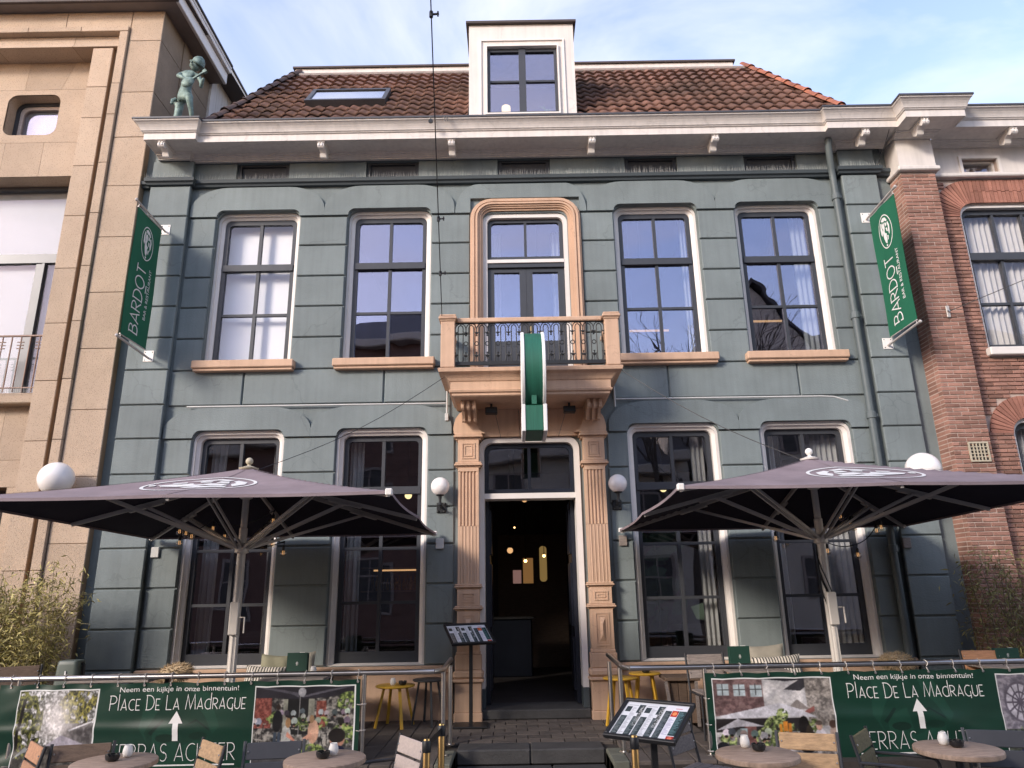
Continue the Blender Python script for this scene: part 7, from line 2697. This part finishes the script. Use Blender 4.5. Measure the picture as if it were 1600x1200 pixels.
# menu stands
def menu_print():
    P = Paint(420, 280, (0.82, 0.82, 0.82))
    dk = (0.20, 0.24, 0.25)
    g4 = np.random.default_rng(14)
    def lines(x0, x1, y0, y1, col, cell=0.022, a=0.8):
        y = y1 - cell
        while y > y0:
            P.rect(x0 + 0.005, x0 + 0.005 + (x1 - x0 - 0.01) * (0.4 + 0.6 * g4.random()), y, y + cell * 0.42, col, a)
            y -= cell
    for k, x0 in enumerate((0.02, 0.335)):
        P.rect(x0, x0 + 0.30, 0.10, 0.95, (0.86, 0.86, 0.86))
        P.rect(x0 + 0.01, x0 + 0.10, 0.70, 0.86, dk); P.rect(x0 + 0.20, x0 + 0.30, 0.68, 0.93, dk)
        P.rect(x0 + 0.0, x0 + 0.10, 0.04, 0.58, dk); P.rect(x0 + 0.20, x0 + 0.30, 0.04, 0.58, dk)
        P.speckle((P.X > x0 + 0.24) & (P.X < x0 + 0.30) & (P.Y > 0.30) & (P.Y < 0.9), (0.10, 0.12, 0.12), (0.72, 0.72, 0.70), 5, 5 + k)
        lines(x0, x0 + 0.10, 0.06, 0.56, (0.52, 0.55, 0.55)); lines(x0 + 0.105, x0 + 0.195, 0.06, 0.86, (0.55, 0.55, 0.57)); lines(x0 + 0.20, x0 + 0.30, 0.06, 0.56, (0.52, 0.55, 0.55))
        P.rect(x0 + 0.02, x0 + 0.18, 0.89, 0.915, (0.6, 0.6, 0.6), 0.6)
    P.rect(0.655, 0.985, 0.02, 0.98, (0.88, 0.87, 0.88))
    P.rect(0.665, 0.765, 0.02, 0.82, dk); P.rect(0.875, 0.985, 0.14, 0.84, (0.16, 0.24, 0.24))
    lines(0.665, 0.765, 0.05, 0.80, (0.50, 0.53, 0.53)); lines(0.77, 0.87, 0.14, 0.62, (0.58, 0.55, 0.66)); lines(0.875, 0.985, 0.16, 0.82, (0.45, 0.58, 0.58), 0.03)
    P.rect(0.77, 0.87, 0.66, 0.84, (0.72, 0.18, 0.12)); P.ell(0.82, 0.75, 0.035, 0.05, (0.90, 0.55, 0.32)); P.rect(0.85, 0.87, 0.80, 0.84, (0.15, 0.05, 0.05))
    P.rect(0.875, 0.985, 0.02, 0.12, (0.62, 0.16, 0.14)); P.ell(0.93, 0.07, 0.035, 0.035, (0.85, 0.45, 0.35))
    P.rect(0.80, 0.90, 0.89, 0.91, (0.75, 0.35, 0.35), 0.7)
    return P.image('menu_print')
menu_mat = print_mat('menu_print', menu_print(), 0.25, 0.5, 0.4)
menu_dim = print_mat('menu_print_far', bpy.data.images['menu_print'], 0.25, 0.5, 0.4)
def menu_stand(x, y, z0, zc, w2, d2, tilt, yaw, label, pole_dx, m_):
    ms = thing('menu_stand', label, 'menu stand', (x + pole_dx, y, z0), 'black framed menu stands')
    mt_ = Matrix.Translation((x, y, zc)) @ Matrix.Rotation(R(yaw), 4, 'Z') @ Matrix.Rotation(R(tilt), 4, 'X')
    q = MB()
    fw = 0.030
    q.bbox(-w2, w2, -d2, -d2 + fw, -0.012, 0.022, 0.005); q.bbox(-w2, w2, d2 - fw, d2, -0.012, 0.022, 0.005)
    q.bbox(-w2, -w2 + fw, -d2 + fw, d2 - fw, -0.012, 0.0215, 0.005); q.bbox(w2 - fw, w2, -d2 + fw, d2 - fw, -0.012, 0.0215, 0.005)
    q.box(-w2 + 0.01, w2 - 0.01, -d2 + 0.01, d2 - 0.01, -0.020, -0.013)
    q.xform(mt_)
    q.build('frame', M['black'], ms)
    vs = [mt_ @ Vector(v) for v in ((-w2 + fw, -d2 + fw, 0.004), (w2 - fw, -d2 + fw, 0.004), (w2 - fw, d2 - fw, 0.004), (-w2 + fw, d2 - fw, 0.004))]
    me = bpy.data.meshes.new('menu_sheet')
    T = wloc(ms)
    me.from_pydata([tuple(v - T) for v in vs], [], [(0, 1, 2, 3)])
    ul = me.uv_layers.new(name='UVMap')
    for k, c in enumerate(((0, 0), (1, 0), (1, 1), (0, 1))):
        ul.data[k].uv = c
    me.materials.append(m_)
    o = bpy.data.objects.new('menu_sheet', me); COL.objects.link(o); o.parent = ms
    q = MB()
    q.box(x + pole_dx - 0.022, x + pole_dx + 0.022, y - 0.022, y + 0.022, z0 + 0.02, zc - 0.02)
    q.build('pole', M['black'], ms)
    q = MB(); q.bbox(x + pole_dx - 0.21, x + pole_dx + 0.21, y - 0.17, y + 0.17, z0 + 0.0, z0 + 0.022, 0.006)
    q.build('base_plate', M['black'], ms)
menu_stand(0.755, -4.085, ZS, 0.621, 0.296, 0.232, 27, -37, 'black framed menu stand close to the camera, in front of the right handrail', 0.02, menu_mat)
menu_stand(-0.843, -0.512, 0.0, 1.066, 0.294, 0.204, 33.5, 25, 'black framed menu stand in front of the left doorway pilaster', 0.02, menu_dim)

# ================================================================== BAMBOO
def bamboo(x0, x1, y, zmax, n, nl, label, lm, sm, seed, lean_):
    g5 = random.Random(seed)
    o = thing('bamboo_plant', label, 'plant', ((x0 + x1) / 2, y, 0))
    st_, lf = MB(), MB()
    for k in range(n):
        bx, by = g5.uniform(x0, x1), y + g5.uniform(-.22, .22)
        h = zmax * g5.uniform(.55, 1.0)
        dx, dy = g5.gauss(lean_, .16), g5.gauss(-.05, .14)
        pts = []
        for i in range(7):
            t = i / 6
            pts.append(Vector((bx + dx * t * t * 1.2, by + dy * t * t, 0.3 + (h - 0.3) * t)))
        st_.tube(pts, [0.008 * (1 - 0.7 * i / 6) for i in range(7)], 5, caps=False)
        for j in range(int(nl * h / zmax)):
            t = g5.uniform(.22, 1.0) ** 0.8
            i = min(5, int(t * 6))
            a = pts[i] + (pts[i + 1] - pts[i]) * (t * 6 - i)
            off = Vector((g5.gauss(0, .11), g5.gauss(0, .11), g5.gauss(0, .05)))
            c = a + off
            d = Vector((g5.gauss(0, 1), g5.gauss(0, 1), g5.gauss(-.5, .6))).normalized()
            ln, wd = g5.uniform(.05, .115), g5.uniform(.006, .011)
            s_ = d.cross(Vector((g5.gauss(0, 1), g5.gauss(0, 1), g5.gauss(0, 1)))).normalized() * wd
            m_ = c + d * ln * .45
            lf.add([c, m_ + s_, c + d * ln + Vector((0, 0, -.012)), m_ - s_], [(0, 1, 2, 3)])
            if j % 5 == 0:
                st_.tube([a, c], 0.0025, 3, caps=False)
    st_.build('canes', M[sm], o)
    lf.build('leaves', M[lm], o)['kind'] = 'stuff'
    q = MB(); q.bbox(x0 - 0.1, x1 + 0.1, y - 0.28, y + 0.28, 0.0, 0.42, 0.02)
    q.build('planter', M['terracotta'], o)
bamboo(-7.3, -5.95, -0.75, 2.05, 66, 135, 'dense yellow-green bamboo against the beige stone building', 'leaf', 'stem', 4, 0.0)
bamboo(5.45, 6.9, -0.85, 2.05, 46, 80, 'sparse brownish bamboo against the red brick pier', 'leaf_dark', 'stem_dark', 6, -0.05)

# ================================================================== CABLES
def cable(label, pts, rad, clamps=(), mt='wire'):
    pts = [Vector(v) for v in pts]
    o = thing('cable', label, 'cable', tuple(pts[0]), 'thin cables across the facade and street')
    q = MB(); q.tube(pts, rad, 5)
    q.build('wire', M[mt], o)
    for t in clamps:
        c = pts[0] + (pts[-1] - pts[0]) * t
        q = MB(); q.tube([c - Vector((0.0, 0, 0.03)), c + Vector((0.0, 0, 0.03))], rad * 3, 6); q.bar(c, c + Vector((0.07, 0, 0.005)), 0.014, 0.014); q.bar(c + Vector((0.06, 0, -.02)), c + Vector((0.06, 0, .03)), 0.014, 0.014)
        q.build('clamp', M['wire'], o)
a, b = Vector((-1.19, -0.97, 5.20)), Vector((-0.08, -16.5, 10.5))
cable('steel span cable with clamps rising over the street from the left balcony post', [a, b], 0.006, (0.05, 0.105, 0.25, 0.30))
cable('thin cable from under the balcony down to the left parasol top', droop((-1.16, -0.85, 4.36), (-3.20, -1.85, 2.98), 0.12), 0.004)
cable('thin cable from under the balcony down to the right parasol top', droop((1.14, -0.85, 4.48), (3.08, -1.85, 2.99), 0.10), 0.005)
cable('thin cable from the brick pier plate out over the street', [(6.14, -0.33, 5.39), (8.6, -3.2, 6.0)], 0.006)
cable('thin cable hanging from the right cornice end to the ledge', droop((5.72, -0.72, 8.72), (5.60, -0.12, 7.95), 0.06), 0.005)
o = thing('cable_plate', 'small steel anchor plate on the red brick pier holding a cable', 'anchor plate', (6.13, -0.305, 5.39))
q = MB(); q.bbox(6.105, 6.155, -0.325, -0.306, 5.30, 5.48, 0.004)
q.build('plate', M['rib'], o)
q = MB(); q.lathe([(0.012, -0.02), (0.018, -0.01), (0.018, 0.02), (0.008, 0.03)], (6.13, -0.33, 5.39), 10, axis='y')
q.build('eye_bolt', M['steel'], o)

# ================================================================== INSIDE THE HOUSE
def curtain(x0, x1, z0, z1, y, label, nw):
    q = MB()
    n = max(16, nw * 8)
    amp = 0.025
    top = [(x0 + (x1 - x0) * i / n, y + amp * math.sin(2 * PI * nw * i / n) * (0.8 + 0.3 * math.sin(i * .7)), z1) for i in range(n + 1)]
    q.skin([top, [(a, b, z0) for a, b, c in top]])
    q.skin([[(a, b + 0.004, c) for a, b, c in top], [(a, b + 0.004, z0) for a, b, c in top]])
    o = q.build('curtain', M['curtain'], None, True, ((x0 + x1) / 2, y, z0))
    tag(o, label, 'curtain', 'light curtains behind the windows')
gz = (0.72, 3.75)
curtain(-4.72, -4.50, *gz, 0.42, 'light curtain at the left side of the leftmost shop window', 3)
curtain(-3.80, -3.70, *gz, 0.42, 'light curtain strip at the right side of the leftmost shop window', 2)
curtain(-2.66, -2.46, *gz, 0.42, 'light curtain at the left side of the window beside the doorway, left of it', 3)
curtain(1.46, 1.58, *gz, 0.42, 'light curtain at the left side of the window right of the doorway', 2)
curtain(2.38, 2.58, *gz, 0.42, 'light curtain at the right side of the window right of the doorway', 3)
curtain(3.38, 3.62, *gz, 0.42, 'light curtain at the left side of the rightmost shop window', 3)
curtain(4.16, 4.55, *gz, 0.42, 'light curtain at the right side of the rightmost shop window', 5)
uz = (4.95, 7.35)
curtain(4.30, 4.54, *uz, 0.42, 'light curtain at the right side of the top right window', 3)
curtain(2.50, 2.60, *uz, 0.42, 'light curtain strip in the second window from the right upstairs', 2)
curtain(-0.56, -0.40, 4.5, 7.2, 0.48, 'light curtain at the left side of the balcony door', 2)
curtain(0.42, 0.55, 4.5, 7.2, 0.48, 'light curtain at the right side of the balcony door', 2)
q = MB(); q.box(-4.80, -3.60, 0.345, 0.352, 4.92, 7.40)
tag(q.build('roller_blind', M['blind'], None, False, (-4.2, 0.37, 4.95)), 'white roller blind pulled down behind the top left window', 'blind')

def pendant(x, y, z, rad, m_, label, ceil, shade=None):
    o = thing('pendant_lamp', label, 'lamp', (x, y, z), 'lamps seen inside the house')
    q = MB(); q.sphere((x, y, z), rad, 14, 10)
    q.build('bulb', M[m_], o, True)
    q = MB(); q.tube([(x, y, z + rad), (x, y, ceil)], 0.006, 5)
    q.build('cord', M['black'], o)
    q = MB(); q.lathe([(rad * 0.5, 0), (rad * 0.3, rad * 1.2)], (x, y, z + rad * .85), 10)
    q.build('lamp_holder', M['black'], o)
pendant(-0.08, 1.6, 3.0, 0.045, 'warm_soft', 'orange pendant lamp high up inside the open doorway', 4.1)
pendant(-0.34, 3.6, 2.30, 0.055, 'warm_soft', 'amber pendant lamp deep inside the doorway on the left', 4.1)
pendant(-0.05, 4.0, 2.12, 0.032, 'warm', 'warm pendant lamp deep inside the doorway in the middle', 4.1)
pendant(0.30, 3.8, 2.2, 0.030, 'warm', 'warm pendant lamp deep inside the doorway on the right', 4.1)
pendant(-0.25, 2.4, 2.62, 0.014, 'warm', 'tiny bright bulb inside the doorway above the others', 4.1)
o = thing('glazed_door', 'dimly lit amber glazed inner door at the end of the passage', 'door', (0.12, 5.9, 0.02))
o['kind'] = 'thing'
q = MB(); q.plate(rr4(-0.62, 0.86, 0.03, 2.75, 0.004, 1), [rr4(0.28, 0.44, 1.75, 2.5, 0.07, 5), rr4(-0.30, -0.12, 1.72, 2.0, 0.004, 1), rr4(-0.08, 0.14, 1.72, 2.25, 0.004, 1)], 5.86, 5.93)
q.build('panel', M['wood_brown'], o)
for a, b, z0, z1, cc in ((0.27, 0.45, 1.74, 2.51, (0.75, 0.48, 0.16)), (-0.31, -0.11, 1.71, 2.01, (0.75, 0.42, 0.36)), (-0.09, 0.15, 1.71, 2.26, (0.72, 0.36, 0.12))):
    q = MB(); q.box(a, b, 5.94, 5.95, z0, z1)
    q.build('lit_pane', emis('lit_pane_glow', cc, 0.13), o)
o = thing('bar_counter', 'dark bar counter with stools deep inside the doorway', 'counter', (-0.2, 4.6, 0.02))
q = MB(); q.bbox(-0.8, 0.05, 4.3, 4.7, 0.02, 1.05, 0.02); q.build('body', M['door'], o)
q = MB(); q.bbox(-0.84, 0.09, 4.26, 4.74, 1.051, 1.09, 0.008); q.build('top', M['bluestone'], o)
pendant(2.02, 1.3, 7.05, 0.04, 'yellow_glow', 'yellow bulb inside the second upper window from the right', 7.95)
pendant(4.35, 1.5, 7.10, 0.045, 'yellow_glow', 'yellow bulb inside the top right window', 7.95)
pendant(0.22, 1.2, 6.98, 0.045, 'yellow_glow', 'yellow bulb inside the upper pane of the balcony door', 7.95)
pendant(-1.88, 1.0, 3.02, 0.055, 'yellow_glow', 'yellow lamp inside the window left of the doorway above the parasol edge', 4.1)
pendant(2.06, 1.0, 3.06, 0.055, 'yellow_glow', 'yellow lamp inside the window right of the doorway above the parasol edge', 4.1)
pendant(3.90, 1.2, 3.35, 0.0, 'black', 'dark conical pendant lamp behind the right parasol top', 4.1) if False else None
o = thing('pendant_lamp', 'grey conical pendant lamp behind the rightmost shop window', 'lamp', (3.95, 1.1, 3.1), 'lamps seen inside the house')
q = MB(); q.lathe([(0.20, 0.0), (0.15, 0.10), (0.05, 0.22), (0.03, 0.34)], (3.95, 1.1, 3.12), 20)
q.build('shade', M['grey_metal'], o, True)
q = MB(); q.tube([(3.95, 1.1, 3.46), (3.95, 1.1, 4.1)], 0.008, 5)
q.build('cord', M['black'], o)
for x, z, y, w2, lb in ((4.15, 6.02, 1.6, 0.32, 'long warm strip lamp inside the top right window'), (2.15, 5.88, 1.6, 0.34, 'long warm strip lamp inside the second upper window from the right')):
    o = thing('strip_lamp', lb, 'lamp', (x, y, z), 'lamps seen inside the house')
    q = MB(); q.box(x - w2, x + w2, y - 0.02, y + 0.02, z - 0.015, z + 0.01)
    q.build('tube', M['warm_soft'], o)
    for sx in (-1, 1):
        q = MB(); q.tube([(x + sx * w2 * .8, y, z + 0.01), (x + sx * w2 * .8, y, 7.95)], 0.004, 4)
        q.build('cord', M['black'], o)
# table lamp and plant in the dormer
o = thing('table_lamp', 'lit pleated lamp in the dormer window', 'lamp', (-0.27, 0.25, 8.83))
q = MB(); q.lathe([(0.075, 0.0), (0.075, 0.17)], (-0.27, 0.25, 9.28), 20)
q.build('lamp_shade', emis('lamp_shade_glow', (1.0, 0.70, 0.36), 0.9), o, True)
q = MB(); q.lathe([(0.07, 0.0), (0.07, 0.02), (0.015, 0.05), (0.015, 0.37)], (-0.27, 0.25, 8.83), 14)
q.build('stand', M['black'], o)
o = thing('house_plant', 'pale green potted plant in the right dormer pane', 'plant', (0.40, 0.28, 8.83))
q = MB(); q.lathe([(0.06, 0), (0.085, 0.32)], (0.40, 0.28, 8.83), 14)
q.build('pot', M['wax_glass'], o, True)
q = MB()
for k in range(26):
    a = random.uniform(0, 2 * PI); el = random.uniform(.1, 1.1); ln = random.uniform(.10, .24)
    c = Vector((0.40, 0.26, 9.16 + random.uniform(0, .22)))
    d = Vector((math.cos(a) * math.cos(el), math.sin(a) * math.cos(el) * .6, math.sin(el)))
    s_ = d.cross(Vector((0, 1, .2))).normalized() * 0.012
    q.add([c, c + d * ln * .5 + s_, c + d * ln + Vector((0, 0, -.05)), c + d * ln * .5 - s_], [(0, 1, 2, 3)])
q.build('leaves', mat('pale_plant_leaf', (0.22, 0.32, 0.14), 0.5, 0.2, 8), o)['kind'] = 'stuff'
# bar shelf with lit bottles
o = thing('bar_shelf', 'lit back-bar shelf with bottles deep inside, seen through the window left of the doorway', 'shelf', (-2.2, 4.2, 1.2))
for z in (1.62, 2.05):
    q = MB(); q.box(-3.2, -1.2, 4.05, 4.3, z - 0.03, z)
    q.build('board', M['wood_brown'], o)
q = MB(); q.box(-3.0, -1.4, 4.25, 4.27, 1.98, 2.01)
q.build('light_strip', M['warm_soft'], o)
bms = None
for k in range(22):
    x = -3.0 + 0.075 * k
    if bms is None:
        q = MB(); q.lathe([(0.032, 0.0), (0.035, 0.01), (0.035, 0.16), (0.012, 0.21), (0.012, 0.27)], (0, 0, 0), 10)
        bms = q.mesh('bottle', M['bottle'])
    t_ = inst('bottle', bms, None, (x + random.uniform(-.01, .01), 4.15 + random.uniform(-.04, .04), 1.62), None, (1, 1, random.uniform(.8, 1.1)))
    tag(t_, 'amber bottle on the lit back-bar shelf inside', 'bottle', 'bottles on the back-bar shelf')
# sofas and tables inside near the glass
for x, lb in ((-4.3, 'dark armchair inside behind the leftmost shop window'), (2.35, 'dark armchair inside the window right of the doorway')):
    o = thing('armchair', lb, 'armchair', (x, 1.1, 0.02), 'armchairs inside')
    q = MB(); q.bbox(x - 0.33, x + 0.33, 0.85, 1.4, 0.25, 0.48, 0.05); q.build('seat', M['inner'], o)
    q = MB(); q.bbox(x - 0.33, x + 0.33, 1.28, 1.45, 0.48, 1.05, 0.05); q.build('backrest', M['inner'], o)
    for s in (-1, 1):
        q = MB(); q.bbox(x + s * 0.36 - 0.05, x + s * 0.36 + 0.05, 0.85, 1.42, 0.2, 0.68, 0.03); q.build('armrest', M['inner'], o)
o = thing('leafy_plant', 'large dark leafy house plant inside the window right of the doorway', 'plant', (1.85, 0.9, 0.02))
q = MB(); q.lathe([(0.14, 0), (0.19, 0.5)], (1.85, 0.9, 0.02), 16); q.build('pot', M['terracotta'], o, True)
q = MB()
for k in range(40):
    a = random.uniform(0, 2 * PI); ln = random.uniform(.25, .45)
    c = Vector((1.85 + random.gauss(0, .18), 0.95 + random.gauss(0, .08), random.uniform(1.0, 2.5)))
    d = Vector((math.cos(a), math.sin(a) * .4, random.uniform(-.5, .6))).normalized()
    s_ = d.cross(Vector((0, 1, 0))).normalized() * ln * .3
    q.add([c, c + d * ln * .4 + s_, c + d * ln * .8 + s_ * .6, c + d * ln, c + d * ln * .8 - s_ * .6, c + d * ln * .4 - s_], [(0, 1, 2, 3, 4, 5)])
q.tube([(1.85, 0.9, 0.5), (1.85, 0.95, 2.4)], 0.015, 6)
q.build('leaves', mat('dark_leaf', (0.03, 0.06, 0.03), 0.5, 0.2, 8), o)['kind'] = 'stuff'
